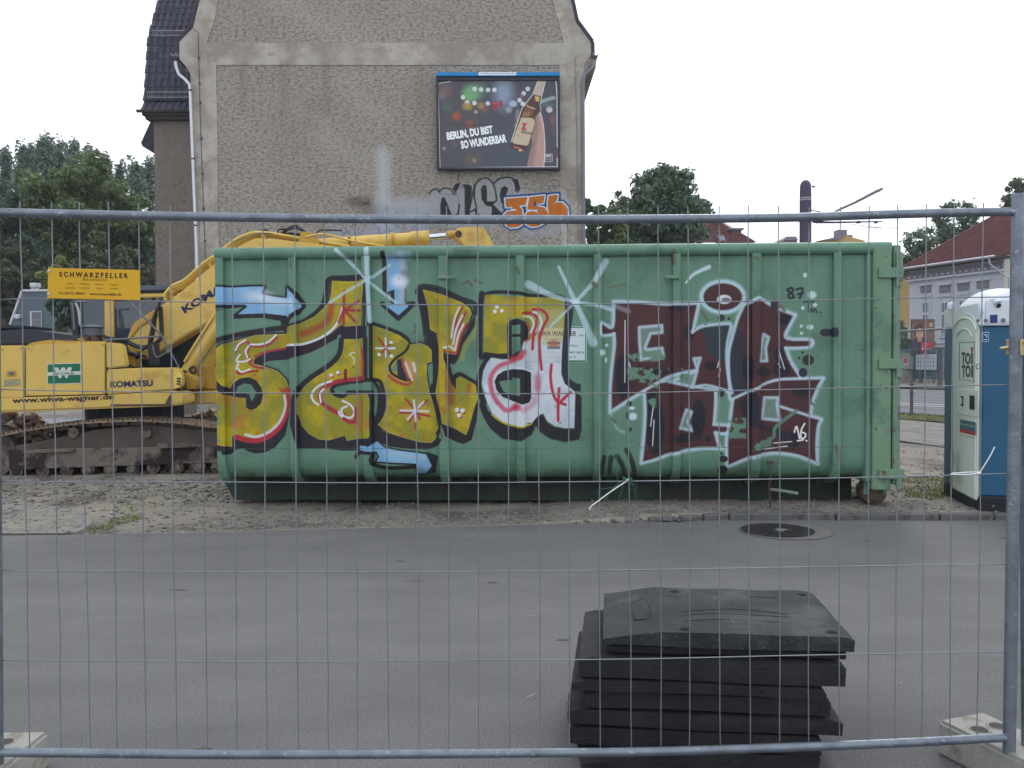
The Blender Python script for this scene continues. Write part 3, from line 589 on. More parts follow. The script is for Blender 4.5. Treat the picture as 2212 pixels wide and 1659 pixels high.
    for P, t in ((zE([(230, 870), (460, 880), (430, 1010), (240, 960)]), .48), (zE([(885, 1205), (1010, 1205), (1010, 1340), (900, 1340)]), .43), (zE([(500, 870), (640, 880), (640, 960), (520, 970)]), .5), (zE([(1030, 1380), (1175, 1330), (1170, 1410), (1040, 1420)]), .42), (zE([(240, 780), (480, 780), (480, 830), (240, 830)]), .5), (zE([(355, 1040), (420, 1080), (420, 1150), (370, 1100)]), .45)):
        K.poly(P, None, 1, 4, mask=fm(t))
    K.stroke(zE([(1335, 1160), (1270, 1210), (1200, 1270), (1190, 1330), (1140, 1365)]), 7, None, 1, 3); K.dot(*zE([(1135, 1375)])[0], 14, 8, None, 1, .4)
    rs = np.random.RandomState(4)
    for i in range(150):       # bare rust and dark chips
        x = rs.uniform(470, 1940); y = rs.uniform(540, 1030); L = rs.uniform(1.5, 7); a = rs.uniform(0, 3.1)
        c = ((48, 46, 42), (104, 62, 44), (60, 84, 74))[i % 3]
        K.stroke([(x, y), (x + L*math.cos(a), y + L*.6*math.sin(a))], rs.uniform(.8, 2.2), c, .8, 1.2, smooth=False)
    RU = (112, 62, 46)
    for P, w in ((zC([(720, 460), (765, 440), (800, 480)]), 6), (zC([(835, 430), (865, 440), (895, 455)]), 6), (zC([(1240, 310), (1255, 370)]), 6), (zC([(1970, 460), (2000, 500)]), 7), (zC([(240, 850), (260, 890), (245, 930)]), 5), (zC([(640, 155), (750, 160), (870, 158)]), 2.5), (zC([(345, 965), (355, 1010)]), 5), (zE([(1450, 675), (1560, 665)]), 2.5), (zE([(1755, 755), (1800, 757)]), 3), (zE([(1765, 945), (1800, 985)]), 3), (zE([(130, 1210), (155, 1235)]), 6), (zE([(100, 345), (220, 320)]), 3), (zE([(1870, 1270), (1890, 1310), (1880, 1350)]), 3), (zE([(1900, 1250), (1930, 1290)]), 3), (zE([(1425, 1090), (1450, 1120)]), 5), (zE([(530, 110), (533, 185)]), 10), (zE([(1060, 150), (1085, 160)]), 6), (zE([(1585, 1390), (1605, 1470)]), 9), (zE([(1190, 430), (1240, 470), (1260, 495)]), 7), (zE([(720, 500), (760, 560)]), 5), (zA([(860, 215), (865, 320)]), 3.5), (zD([(510, 530), (520, 580)]), 5)):
        K.stroke(P, w, lambda X, Y: (np.array((88, 72, 62.))*(.7+.6*at_(NC, X, Y))[..., None])/255, .7, 3)
    # grime along the lower bend
    gr = vnoise(K.W, K.H, 60, 31, 4); Yf = K.y0 + (np.arange(K.H)+.5)/K.res
    m = np.clip((Yf - 1008)/25, 0, 1)[:, None] * np.clip((gr-.38)*4, 0, 1) * .75
    K.comp((slice(0, K.H), slice(0, K.W)), m, (58, 62, 50))
    K.stroke([(475, 969), (1100, 968), (1900, 965)], 1.2, (62, 92, 80), .8, 1.2)
    return K

def zG(P): return [((1350 + x*.24864)*.6777, (550 + y*.24864)*.6777) for x, y in P]
def zH(P): return [((1380 + x*.20498)*.6777, (220 + y*.20498)*.6777) for x, y in P]
def z4(P): return [((1050 + x*.48216)*.6777, (y*.48216)*.6777) for x, y in P]
ZG = .24864*.6777; ZH = .20498*.6777; Z4 = .48216*.6777

def paint_gable():
    K = Canvas(380, -60, 1300, 800, 1.3)
    N = vnoise(K.W, K.H, 30, 41, 4); N2 = vnoise(K.W, K.H, 5, 42, 3)
    def nm(t, g=5, NN=N):
        def f(X, Y):
            i = np.clip(((X-K.x0)*K.res).astype(int), 0, K.W-1); j = np.clip(((Y-K.y0)*K.res).astype(int), 0, K.H-1)
            return np.clip((NN[j, i]-t)*g, 0, 1)
        return f
    # pale soft diagonal streaks across the render
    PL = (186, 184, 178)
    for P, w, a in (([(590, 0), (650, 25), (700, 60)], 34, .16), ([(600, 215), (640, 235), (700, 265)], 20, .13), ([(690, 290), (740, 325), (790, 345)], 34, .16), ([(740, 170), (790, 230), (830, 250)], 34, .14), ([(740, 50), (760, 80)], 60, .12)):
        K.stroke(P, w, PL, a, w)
    K.stroke([(823, 330), (825, 370), (824, 430), (828, 480)], 26, (190, 198, 204), .6, 24)
    K.stroke([(815, 440), (870, 438), (930, 442)], 22, (190, 196, 202), .45, 24)
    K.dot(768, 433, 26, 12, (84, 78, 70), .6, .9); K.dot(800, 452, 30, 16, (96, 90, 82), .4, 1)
    for x_ in (520, 610, 700, 905, 1090): K.stroke([(x_, 141), (x_+2, 190), (x_-1, 240)], 14, (108, 102, 94), .28, 14)
    # silver letters with dark shadow behind
    SV = (152, 158, 164); DK = (44, 43, 46); gm = nm(.1, 4, N2)
    K.poly(z4([(300, 1330), (640, 1330), (700, 1620), (0, 1620), (0, 1500), (250, 1500)]), (158, 166, 182), .7, 30, mask=nm(.2, 3))
    K.poly(zG([(40, 210), (120, 190), (190, 220), (260, 185), (350, 220), (395, 140), (500, 125), (600, 140), (650, 150), (720, 70), (800, 45), (880, 110), (1000, 50), (1140, 50), (1240, 130), (1260, 260), (1150, 320), (1050, 400), (1000, 600), (900, 700), (300, 700), (60, 640)]), SV, .75, 6)
    for P in ([(195, 560), (195, 400), (215, 310), (245, 300), (280, 370), (320, 480), (350, 545), (430, 500), (440, 400), (420, 300), (380, 230), (350, 200), (390, 130), (460, 120), (400, 240), (430, 330), (440, 480), (410, 560)],
              [(510, 560), (510, 200), (480, 140), (560, 140), (605, 165), (600, 260), (580, 400), (575, 560)],
              [(720, 200), (750, 150), (790, 155), (800, 240), (800, 360), (915, 360), (850, 430), (780, 410), (730, 330)],
              [(860, 380), (960, 480), (1040, 560), (830, 560), (860, 520)],
              [(965, 280), (985, 190), (1030, 160), (1075, 190), (1060, 250), (1020, 330), (1030, 410), (985, 380)],
              [(1120, 60), (1200, 80), (1235, 200), (1200, 260), (1165, 220), (1160, 150)]):
        K.poly(zG(P), DK, .9, 1.5)
    for P in ([(50, 260), (90, 215), (150, 200), (185, 240)], [(185, 230), (240, 190), (320, 200), (380, 270)], [(650, 560), (660, 440), (635, 300), (650, 150), (720, 75), (800, 60), (870, 120), (910, 230), (915, 360), (810, 375)], [(890, 130), (960, 70), (1060, 50), (1130, 60)], [(640, 470), (690, 530), (700, 570)], [(575, 500), (650, 460)], [(440, 400), (420, 560)], [(640, 150), (600, 330), (575, 440)]):
        K.stroke(zG(P), 3.4, (46, 46, 50), .9, 1.8)
    rs = np.random.RandomState(8)
    for i in range(80):     # thin tangled tags low on the wall
        x = rs.uniform(720, 1240); y = rs.uniform(480, 530); P = [(x, y)]
        for k in range(4): P.append((P[-1][0] + rs.uniform(-9, 9), P[-1][1] + rs.uniform(-14, 14)))
        K.stroke(P, 1.6, (86, 88, 104), .5, 1.4)
    for P in ([(1230, 640), (1240, 760), (1300, 820), (1380, 830), (1440, 790), (1520, 850), (1600, 700), (1610, 670)], [(1600, 560), (1560, 700)], [(1130, 260), (1200, 200), (1320, 190), (1440, 230), (1520, 210), (1610, 250), (1740, 170), (1840, 210), (1850, 320)], [(1480, 190), (1540, 120), (1620, 90), (1720, 100), (1740, 150), (1640, 200), (1540, 200)], [(1540, 160), (1580, 130), (1600, 190)], [(1650, 130), (1700, 140), (1680, 180), (1650, 130)], [(1900, 120), (1930, 160), (1900, 150)], [(1860, 220), (2000, 240), (1990, 420), (1900, 500), (2010, 540), (1980, 560)], [(200, 260), (270, 265), (340, 270), (400, 230), (450, 160), (480, 180), (460, 210), (440, 180)]):
        K.stroke(zG(P), 1.8, (98, 92, 108), .6, 1.5)
    K.poly(zG([(1160, 260), (1240, 200), (1400, 220), (1450, 260), (1600, 250), (1720, 200), (1830, 220), (1840, 380), (1860, 500), (2000, 560), (1700, 800), (1230, 820), (1230, 600)]), (160, 164, 172), .5, 8)
    # orange letters
    OR = (186, 110, 50); WB = (200, 212, 228); BL = (28, 66, 120)
    O = [zG([(1035, 325), (1325, 305), (1300, 410), (1215, 415), (1255, 470), (1265, 560), (1250, 660), (1200, 690), (1110, 700), (1050, 670), (1015, 600), (1020, 530), (1060, 490), (1150, 480), (1190, 480), (1170, 460), (1130, 460), (1125, 430), (1045, 435)]),
         zG([(1350, 305), (1550, 285), (1530, 385), (1430, 390), (1440, 420), (1540, 440), (1590, 500), (1590, 580), (1540, 640), (1460, 680), (1370, 690), (1300, 650), (1290, 560), (1320, 500), (1400, 485), (1460, 505), (1450, 470), (1320, 465)]),
         zG([(1600, 290), (1720, 275), (1710, 345), (1660, 400), (1700, 375), (1780, 380), (1840, 440), (1850, 530), (1820, 580), (1600, 585), (1600, 500), (1585, 400)])]
    for P in O: K.stroke(P + [P[0]], 13, BL, .9, 3, smooth=False)
    K.poly(zG([(1000, 420), (1060, 300), (1350, 270), (1740, 240), (1760, 380), (1600, 420), (1300, 480), (1020, 520)]), BL, .7, 3)
    for P in O: K.stroke(P + [P[0]], 6, WB, 1, 1.5, smooth=False)
    for P in O: K.poly(P, OR, 1, 1.5)
    K.poly(zG([(1400, 400), (1435, 345), (1440, 400), (1490, 395), (1430, 420)]), BL, .8, 1)
    return K

def paint_billboard():
    K = Canvas(943, 172, 1209, 364, 3.2)
    K.poly([(940, 170), (1212, 170), (1212, 366), (940, 366)], (66, 66, 78))
    def D(x, y, r, c, a=1, s=.5, ry=None, rot=0): K.dot(*zH([(x, y)])[0], r*ZH, (ry or r)*ZH, c, a, s, rot)
    D(500, 900, 500, (84, 72, 70), .6, 1.4); D(1100, 1300, 700, (64, 74, 88), .7, 1.4); D(1100, 380, 150, (140, 160, 185), .8, 1.2, 230)
    D(580, 390, 130, (110, 170, 110), .9, .8); D(700, 330, 120, (95, 150, 105), .6, 1); D(180, 340, 110, (130, 95, 80), .6, .9); D(120, 430, 60, (125, 120, 130), .5, 1)
    for x, y in ((645, 315), (745, 325), (855, 330), (955, 330), (460, 445), (525, 525), (640, 535), (850, 540), (1480, 315), (1415, 385), (1350, 490), (1400, 545)): D(x, y, 36, (205, 215, 220), .9, .35)
    D(1250, 545, 65, (180, 190, 215), .8, .5, 50); D(1180, 640, 50, (165, 165, 180), .7, .6); D(1820, 635, 50, (205, 195, 205), .9, .4); D(1385, 425, 35, (165, 95, 100), .6, .6)
    for x, y in ((500, 580), (560, 590), (740, 575)): D(x, y, 55, (175, 140, 65), .7, .9)
    D(660, 670, 30, (190, 165, 140), .8, .5); D(360, 740, 70, (160, 75, 50), .8, .9); D(560, 850, 65, (150, 75, 50), .7, .9); D(800, 620, 60, (150, 100, 75), .5, 1); D(210, 600, 70, (60, 110, 85), .7, 1)
    D(160, 1235, 26, (185, 150, 130), .8, .6); D(635, 1420, 35, (190, 150, 100), .8, .9); D(560, 1400, 70, (100, 85, 70), .5, 1, 120); D(690, 1380, 60, (95, 80, 65), .5, 1, 110); D(320, 1160, 50, (105, 90, 80), .5, .9)
    D(1870, 790, 50, (140, 85, 75), .6, .8, 80); D(1880, 950, 30, (120, 70, 70), .5, .8, 90); D(1800, 570, 100, (90, 130, 115), .5, 1, 40)
    K.stroke(zH([(1690, 515), (1790, 480), (1890, 455)]), 8, (150, 180, 165), .8, 3)
    # two red crates
    K.poly(zH([(908, 520), (1000, 505), (1012, 600), (985, 650), (915, 625)]), (150, 48, 62), .95, 2); K.poly(zH([(1020, 500), (1070, 495), (1090, 580), (1030, 600)]), (150, 48, 62), .95, 2)
    K.stroke(zH([(925, 530), (985, 540)]), 1.5, (205, 120, 125), .8, 1)
    # fingers, wrist and arm
    SK = (176, 142, 132)
    for P in ([(1300, 640), (1350, 660), (1340, 740), (1290, 750)], [(1290, 740), (1345, 760), (1330, 830), (1290, 820)], [(1270, 850), (1310, 850), (1300, 920), (1262, 895)]): K.poly(zH(P), (150, 125, 120), .8, 4, smooth=True)
    K.poly(zH([(1580, 720), (1640, 640), (1670, 660), (1700, 730), (1725, 850), (1735, 1000), (1750, 1200), (1740, 1400), (1725, 1530), (1465, 1530), (1480, 1440), (1510, 1300), (1550, 1180), (1540, 1050), (1590, 900)]), SK, 1, 2)
    K.stroke(zH([(1600, 760), (1610, 900), (1590, 1050), (1560, 1250), (1520, 1500)]), 12, (128, 98, 96), .6, 9)
    K.stroke(zH([(1672, 660), (1720, 850), (1738, 1020), (1748, 1250), (1728, 1530)]), 1.6, (225, 225, 230), .9, 1)
    # bottle
    K.poly(zH([(1640, 185), (1760, 190), (1735, 320), (1690, 470), (1680, 560), (1690, 640), (1640, 700), (1590, 760), (1600, 830), (1500, 1180), (1460, 1230), (1430, 1280), (1230, 1240), (1195, 1230), (1230, 1120), (1390, 620), (1440, 560), (1560, 400)]), (70, 48, 40), 1, 1.5)
    K.poly(zH([(1640, 190), (1755, 195), (1730, 330), (1690, 430), (1570, 400)]), (176, 164, 150), 1, 1.5); K.poly(zH([(1590, 420), (1670, 440), (1650, 515), (1600, 500)]), (205, 175, 90), .95, 2)
    K.poly(zH([(1440, 590), (1560, 600), (1570, 680), (1530, 740), (1400, 720)]), (120, 78, 58), .9, 4); K.stroke(zH([(1450, 565), (1500, 590), (1590, 625)]), 2, (225, 190, 150), .9, 1.2)
    for x in (1420, 1455, 1490): K.stroke(zH([(x, 680), (x-12, 745)]), 1.6, (215, 170, 110), .8, 1)
    K.poly(zH([(1375, 755), (1545, 765), (1590, 800), (1590, 850), (1490, 1170), (1465, 1195), (1265, 1165), (1225, 1130)]), (186, 172, 148), 1, 1)
    K.poly(zH([(1390, 840), (1470, 850), (1430, 900), (1460, 960), (1370, 945), (1405, 895)]), (168, 48, 52), .95, 2)
    p = zH([(1395, 795)])[0]; K.text('BERLINER', p[0]-2, p[1]+22.5, 26, 5.5, (52, 70, 56), 1, .03, rot=-.19)
    p = zH([(1310, 1075)])[0]; K.text('Pilsner', p[0], p[1]-8, 14, 4, (120, 110, 80), .8, 0, rot=-.15)
    K.stroke(zH([(1640, 190), (1560, 400), (1450, 540), (1390, 610), (1215, 1130)]), 1.6, (230, 232, 235), .9, 1, smooth=False); K.stroke(zH([(1760, 195), (1690, 470), (1672, 560), (1690, 650)]), 1.4, (225, 225, 230), .9, 1, smooth=False)
    K.stroke(zH([(1260, 1215), (1330, 1230), (1410, 1275)]), 2.4, (205, 130, 85), .9, 1.5); K.dot(*zH([(1355, 1265)])[0], 3, 2, (225, 190, 150))
    K.stroke(zH([(215, 862), (600, 870), (990, 858)]), .8, (20, 20, 24), .9, .6)
    # slogan
    a = .148
    p = zH([(190, 985)])[0]; K.text('BERLIN, DU BIST', p[0]+.6, p[1]+.5, 103, 21.0, (22, 30, 38), .9, .05, rot=a); K.text('BERLIN, DU BIST', p[0], p[1], 102, 20.4, (232, 236, 240), 1, .05, rot=a)
    p = zH([(412, 1118)])[0]; K.text('SO WUNDERBAR', p[0]+.6, p[1]+.5, 101, 17.6, (22, 30, 38), .9, .05, rot=a); K.text('SO WUNDERBAR', p[0], p[1], 101, 18, (232, 236, 240), 1, .05, rot=a)
    # drink sign, worn paper edges
    P = zH([(1748, 1322), (1862, 1322), (1862, 1442), (1748, 1442)]); K.stroke(P + [P[0]], .9, (215, 218, 222), 1, .7, smooth=False)
    p = zH([(1758, 1332)])[0]; K.text('BIER', p[0], p[1], 13, 4.6, (220, 222, 226), 1, .02); K.text('BEWUSST', p[0], p[1]+6.3, 13, 2.4, (200, 202, 210), .9); K.text('GENIESSEN', p[0], p[1]+9.6, 13, 2.4, (200, 202, 210), .9)
    for Q, w in (([(65, 185), (75, 500), (85, 900), (88, 1300), (95, 1540)], 1.2), ([(95, 1540), (600, 1530), (1200, 1525), (1945, 1520)], 1.8), ([(1760, 180), (1920, 178), (1940, 900), (1940, 1520)], 2.2), ([(70, 235), (160, 215), (270, 200)], 1.6)):
        K.stroke(zH(Q), w, (222, 224, 228), .9, 1)
    K.poly(zH([(70, 185), (265, 190), (80, 225)]), (24, 24, 28), .9); K.stroke(zH([(1942, 1230), (1942, 1370)]), 3, (120, 50, 70), .9, 1)
    return K

def paint_poster():
    """election poster seen very small: head and shoulders, red box"""
    K = Canvas(0, 0, 84, 119, 4)
    K.poly([(0, 0), (84, 0), (84, 119), (0, 119)], (112, 86, 74)); K.poly([(0, 0), (84, 0), (84, 14), (0, 10)], (96, 76, 68), .8, 6)
    K.dot(30, 92, 34, 34, (52, 50, 70), 1, .2); K.dot(29, 38, 19, 24, (70, 54, 48), 1, .2); K.poly([(23, 60), (38, 60), (40, 76), (22, 76)], (160, 122, 104), 1, 3)
    K.dot(30, 48, 13.5, 20, (186, 148, 128), 1, .15); K.dot(24, 44, 3, 1.6, (60, 44, 40)); K.dot(35, 44, 3, 1.6, (60, 44, 40)); K.stroke([(29.5, 46), (28, 53), (31, 54)], 1.2, (140, 100, 86)); K.stroke([(24, 60), (30, 62.5), (36, 60)], 1.6, (140, 70, 66))
    K.poly([(36, 78), (80, 76), (80, 116), (36, 118)], (168, 36, 48)); K.poly([(66, 10), (78, 10), (78, 24), (66, 24)], (180, 160, 156), .8)
    for i in range(3): K.stroke([(39, 83+i*4), (70-i*4, 82+i*4)], 1.4, (208, 130, 130), .8)
    K.text('Pankow', 39, 97, 30, 7, (232, 220, 220), 1, .03); K.dot(74, 100, 2.6, 2.6, (232, 220, 220))
    return K

# ---------------------------------------------------------------- the street frame (tram street running past on the right)
ST = Frame((11.0, 24.4, 0.0), R(-70))
def qof(x, y): return (x - 11.0) * .9397 + (y - 24.4) * .3420
def gz(x, y): return .03 * max(0.0, min(20.0, qof(x, y) - 2.0))

M_soil = mat('sandy_soil', (150, 144, 134), k=.76, rough=.95, var=.24, vs=.7, c2=(102, 97, 92), c2s=1.1, c2t=.50, c3=(172, 166, 156), c3s=14, c3t=.60, bump=1.2, bs=30)
M_asph = mat('asphalt', (135, 135, 136), k=.88, rough=.85, var=.14, vs=1.1, c2=(92, 92, 92), c2s=110, c2t=.50, c3=(176, 174, 170), c3s=42, c3t=.68, bump=.9, bs=130, stretch=(1, 1.9, 1), spec=.35)
M_asph2 = mat('street_asphalt', (128, 130, 138), k=.6, rough=.85, var=.12, vs=.5, bump=.2, bs=60)
M_walk = mat('footpath_slabs', (150, 146, 140), k=.68, rough=.9, var=.14, vs=1.2, c2=(122, 116, 108), c2s=2.5, c2t=.5, bump=.4, bs=40)
M_grass = mat('verge_soil', (118, 116, 84), k=.5, rough=.95, var=.35, vs=3, c2=(146, 138, 118), c2s=5, c2t=.52, bump=.8, bs=40)
M_kerb = mat('kerb_stone', (122, 122, 122), k=.62, rough=.9, var=.2, vs=4, c2=(98, 96, 92), c2s=8, c2t=.52, bump=.5, bs=70)
M_paver = mat('paver_concrete', (150, 150, 146), k=.7, rough=.88, var=.12, vs=6, c2=(150, 140, 122), c2s=2.2, c2t=.5, bump=.4, bs=90, rand=.10)
M_white = mat('road_paint', (215, 215, 212), k=.8, rough=.8, var=.1, vs=5)

# one wide ground sheet following the gentle rise towards the street
def edgeY(x):     # where asphalt gives way to sand (kerb line)
    pts = [(-30, 7.2), (-3.9, 7.60), (-3.0, 7.66), (-1.0, 7.86), (0.6, 8.02), (2.0, 8.13), (4.6, 8.06), (30, 7.3)]
    for (a, b), (c, d) in zip(pts, pts[1:]):
        if x <= c: return b + (d-b) * (x-a) / (c-a)
    return 7.3
def nz(x, y, s, seed=0):
    from mathutils import noise
    return noise.noise(Vector((x*s + seed, y*s, seed*1.7)))
def soil_h(x, y):
    e = y - edgeY(x); t = min(1, max(0, (x + .2) / 1.6)); base = .004 + .047 * t * t * (3-2*t)
    amp = min(1, max(0, e / .5)) * (.015 if x > -4.2 else .020)
    n = nz(x, y, 1.3, 3) * .9 + nz(x, y, 3.7, 5) * .7 + nz(x, y, 9, 8) * .28 + nz(x, y, 22, 2) * .14
    h = base + amp * (n + .35)
    if y > 10: h += .04 * min(1, (y-10) / 3) * (nz(x, y, .8, 9) + .5)
    return h
xs = np.concatenate([np.linspace(-300, -40, 12), np.linspace(-36, 44, 81), np.linspace(50, 300, 12)])
ys = np.concatenate([np.linspace(-30, 6, 8), np.linspace(8, 80, 73), np.linspace(90, 300, 12)])
V = [(x, y, gz(x, y) - .035) for y in ys for x in xs]; nx = len(xs)
F = [(j*nx+i, j*nx+i+1, (j+1)*nx+i+1, (j+1)*nx+i) for j in range(len(ys)-1) for i in range(nx-1)]
tag(fast_mesh('ground', V, F, M_soil, smooth=True), kind='structure')
# finer sand between asphalt and street
xs = np.arange(-9.0, 11.01, .05); rows = 150; V = []
for j in range(rows):
    t = j / (rows-1)
    for x in xs:
        y0 = edgeY(x) - (.0 if x < 1.2 else -.10); y = y0 + (t ** 1.25) * (15.2 - y0); V.append((x, y - (.04 if j == 0 else 0), -.04 if j == 0 else soil_h(x, y) + (0 if t < .93 else -.08*(t-.93)/.07)))
nx = len(xs); F = [(j*nx+i, j*nx+i+1, (j+1)*nx+i+1, (j+1)*nx+i) for j in range(rows-1) for i in range(nx-1)]
tag(fast_mesh('sand_strip', V, F, M_soil, smooth=True), kind='structure')
# asphalt with an uneven edge
E = []; x = -30.0
while x < 30:
    E.append((x, edgeY(x) + (0 if x > 1.2 else .02 * nz(x, 0, 6, 1) + .03 * nz(x, 0, 1.5, 2)))); x += .08
mb = MB(); n = len(E); mb.add([(p[0], -14, 0.0) for p in E] + [(p[0], p[1], 0.0) for p in E], [(i, i+1, n+i+1, n+i) for i in range(n-1)])
tag(mb.build('asphalt_lot', M_asph, fix=False), kind='structure')

def strip(name, q0, q1, m, z=.03, x0=-60, x1=30, step=2.0):
    mb = MB(); xs = np.arange(x0, x1 + .1, step); qs = sorted(set([q0, q1] + [q for q in (2.0, 22.0) if q0 < q < q1]))
    for q in qs:
        for x in xs:
            p = ST.M @ Vector((x, q, 0)); mb.v.append((p.x, p.y, .03*max(0, min(20, q-2)) + z))
    k = len(xs); mb.f = [(j*k+i, j*k+i+1, (j+1)*k+i+1, (j+1)*k+i) for j in range(len(qs)-1) for i in range(k-1)]
    return tag(mb.build(name, m, fix=False), kind='structure')
strip('footpath', -6.2, -1.6, M_walk, .0)
strip('grass_verge', -1.6, -.15, M_grass, .03)
strip('street', 0.0, 11.0, M_asph2, .012)
strip('far_footpath', 11.2, 14.2, M_walk, .09)
for a, b in ((3.35, 3.5), (3.95, 4.1)): strip('road_marking', a, b, M_white, .024)
def kerb_run(name, q, z0, h, x0, x1, L=1.0, cnt=22, label=None):
    r = empty(name, ST.loc, (0, 0, R(-70))); r['kind'] = 'structure'
    src = None
    for i in range(cnt):
        x = x0 + i * L
        if src is None:
            src = MB().box((0, 0, h/2), (L-.012, .14, h)).build('kerb_stone', M_kerb, r, bevel=.012); o = src
        else: o = inst(src, r)
        o.location = (x, q, z0 + .03*max(0, q-2)); 
    return r
kerb_run('street_kerb', -.08, -.04, .12, -6, 0, cnt=14)
kerb_run('far_kerb', 11.1, -.05, .17, -10, 0, cnt=20)

# kerb stones at the edge of the lot, sunk at the left, whole towards the right
kr = empty('lot_kerb', (0, 0, 0)); kr['kind'] = 'structure'
kx = [1.28, 1.40, 1.58, 1.80, 2.05, 3.05, 4.02, 4.52, 5.50, 6.5]
for i in range(len(kx)-1):
    a, b = kx[i] + .008, kx[i+1] - .008; xm = (a+b)/2; L = b-a; ym = edgeY(xm) + .05; sl = math.atan2(edgeY(b)-edgeY(a), L)
    h = .062 if i > 3 else (.035, .03, .045, .055)[i]
    o = MB().box((0, 0, h/2-.05), (L, .10, h+.1)).build('kerb_stone', M_kerb, kr, bevel=.010)
    o.location = (xm, ym + rnd.uniform(-.006, .006), rnd.uniform(-.003, .003)); o.rotation_euler = (rnd.uniform(-.02, .02), rnd.uniform(-.01, .01), sl)

# paved drive on the left: interlocking concrete pavers with a rounded corner
pv = empty('paved_drive', (0, 0, 0)); pv['kind'] = 'structure'
M_joint = mat('paver_joint', (92, 90, 86), k=.6, rough=.95, var=.3, vs=6)
def drive_r(y):     # right edge of the paving at a depth
    pts = [(7.5, -3.93), (7.72, -3.90), (8.05, -3.97), (8.35, -4.12), (8.6, -4.33), (8.85, -4.62), (9.2, -5.1)]
    for (a, b), (c, d) in zip(pts, pts[1:]):
        if y <= c: return b + (d-b)*(y-a)/(c-a)
    return -5.1
mb = MB(); P = [(-8.5, 7.42), (-3.92, 7.60)] + [(drive_r(y), y) for y in (7.8, 8.0, 8.2, 8.4, 8.6, 8.8, 9.0)] + [(-8.5, 9.1)]
mb.slab(P, -.05, .008); mb.build('joint_bed', M_joint, pv)
psrc = None; pc = 0; stuffb = MB()
pw, pl_ = .165, .112
prof = [(-.077, -.05), (-.05, -.052), (-.03, -.044), (.03, -.044), (.05, -.052), (.077, -.05), (.077, .05), (.05, .052), (.03, .044), (-.03, .044), (-.05, .052), (-.077, .05)]
def paver_mesh(s):
    mb = MB(); mb.slab([(x*s, y*s) for x, y in prof], -.03, 0.0); return mb
for r_ in range(16):
    y = 7.66 + r_ * pl_
    c_ = 0
    while c_ < 22:
        x = drive_r(y) - .12 - c_ * pw - (.0 if r_ % 2 else .02); c_ += 1
        if x < -7.0: break
        z = .016 + rnd.uniform(-.003, .003)
        if y < edgeY(x) + .06: continue
        if pc < 290:
            if psrc is None: psrc = paver_mesh(1.0).build('paver', M_paver, pv, bevel=.004); o = psrc
            else: o = inst(psrc, pv)
            o.location = (x, y, z); o.rotation_euler = (rnd.uniform(-.01, .01), rnd.uniform(-.01, .01), rnd.uniform(-.02, .02)); pc += 1
        else:
            stuffb.slab([(x+a, y+b) for a, b in prof], z-.03, z)
if stuffb.v: stuffb.build('paver_field', M_paver, pv)['kind'] = 'stuff'
es = None   # curved edging stones
for i in range(9):
    y = 7.66 + i * .155; a = math.atan2(.155, drive_r(y+.155)-drive_r(y)); xm = (drive_r(y)+drive_r(y+.155))/2
    if es is None: es = MB().box((0, 0, 0), (.17, .07, .10)).build('edging_stone', M_paver, pv, bevel=.006); o = es
    else: o = inst(es, pv)
    o.location = (xm, y+.07, -.03); o.rotation_euler = (0, 0, a)

# stones and grit
def pebbles(name, n, area, smin, smax, m, zf, seed=1, flat=.6):
    rs = np.random.RandomState(seed); base = np.array([(1,0,0),(-.5,.87,0),(-.5,-.87,0),(0,0,.8),(.3,.2,-.8)]); f0 = np.array([(0,1,3),(1,2,3),(2,0,3),(1,0,4),(2,1,4),(0,2,4)])
    V = []; F = []; k = 0
    for i in range(n):
        x, y = area(rs)
        s = smin + (smax-smin) * rs.rand()**3; b = base * s * (.7 + .6*rs.rand(5, 1)); b[:, 2] *= flat; a = rs.rand()*6.28
        c, z = math.cos(a), math.sin(a); q = np.stack([b[:, 0]*c - b[:, 1]*z + x, b[:, 0]*z + b[:, 1]*c + y, b[:, 2] + zf(x, y) + s*.15], 1)
        V.append(q); F.append(f0 + k); k += 5
    o = fast_mesh(name, np.concatenate(V), np.concatenate(F), m); return o
M_peb = mat('pebble', (142, 138, 130), k=.66, rough=.9, var=.2, vs=20, island=.45)
M_grit = mat('grit', (138, 136, 136), k=.62, rough=.9, var=.2, vs=20, island=.5)
def ar1(rs):
    x = rs.uniform(-9, 10.5); e = edgeY(x) + (.12 if x > 1.2 else .02); return x, e + (rs.rand()**1.3) * (13.5 - e)
o = pebbles('pebbles', 12000, ar1, .004, .034, M_peb, soil_h, 2); tag(o, 'loose pebbles and grit scattered over the sandy strip', 'pebbles', kind='stuff')
def ar2(rs):
    x = rs.uniform(-3, 4.2); e = edgeY(x) + (.13 if x > 1.2 else .02); return x, e + rs.rand() * .75
o = pebbles('gravel', 9000, ar2, .004, .014, M_grit, soil_h, 3); tag(o, 'fine grey gravel along the asphalt edge before the green container', 'gravel', kind='stuff')
def ar3(rs): return rs.uniform(-4, 4), rs.uniform(2.6, 7.8)
o = pebbles('road_grit', 700, ar3, .0015, .006, M_peb, lambda x, y: 0, 6); tag(o, 'scattered grit lying on the dark asphalt', 'grit', kind='stuff')
def ar4(rs):
    x = rs.uniform(-8.5, -2.9); return x, 9.2 + rs.rand()*1.9
o = pebbles('rubble_crumbs', 1800, ar4, .008, .05, M_peb, soil_h, 9); tag(o, 'pale rubble crumbs on the dirt in front of the excavator tracks', 'rubble', kind='stuff')

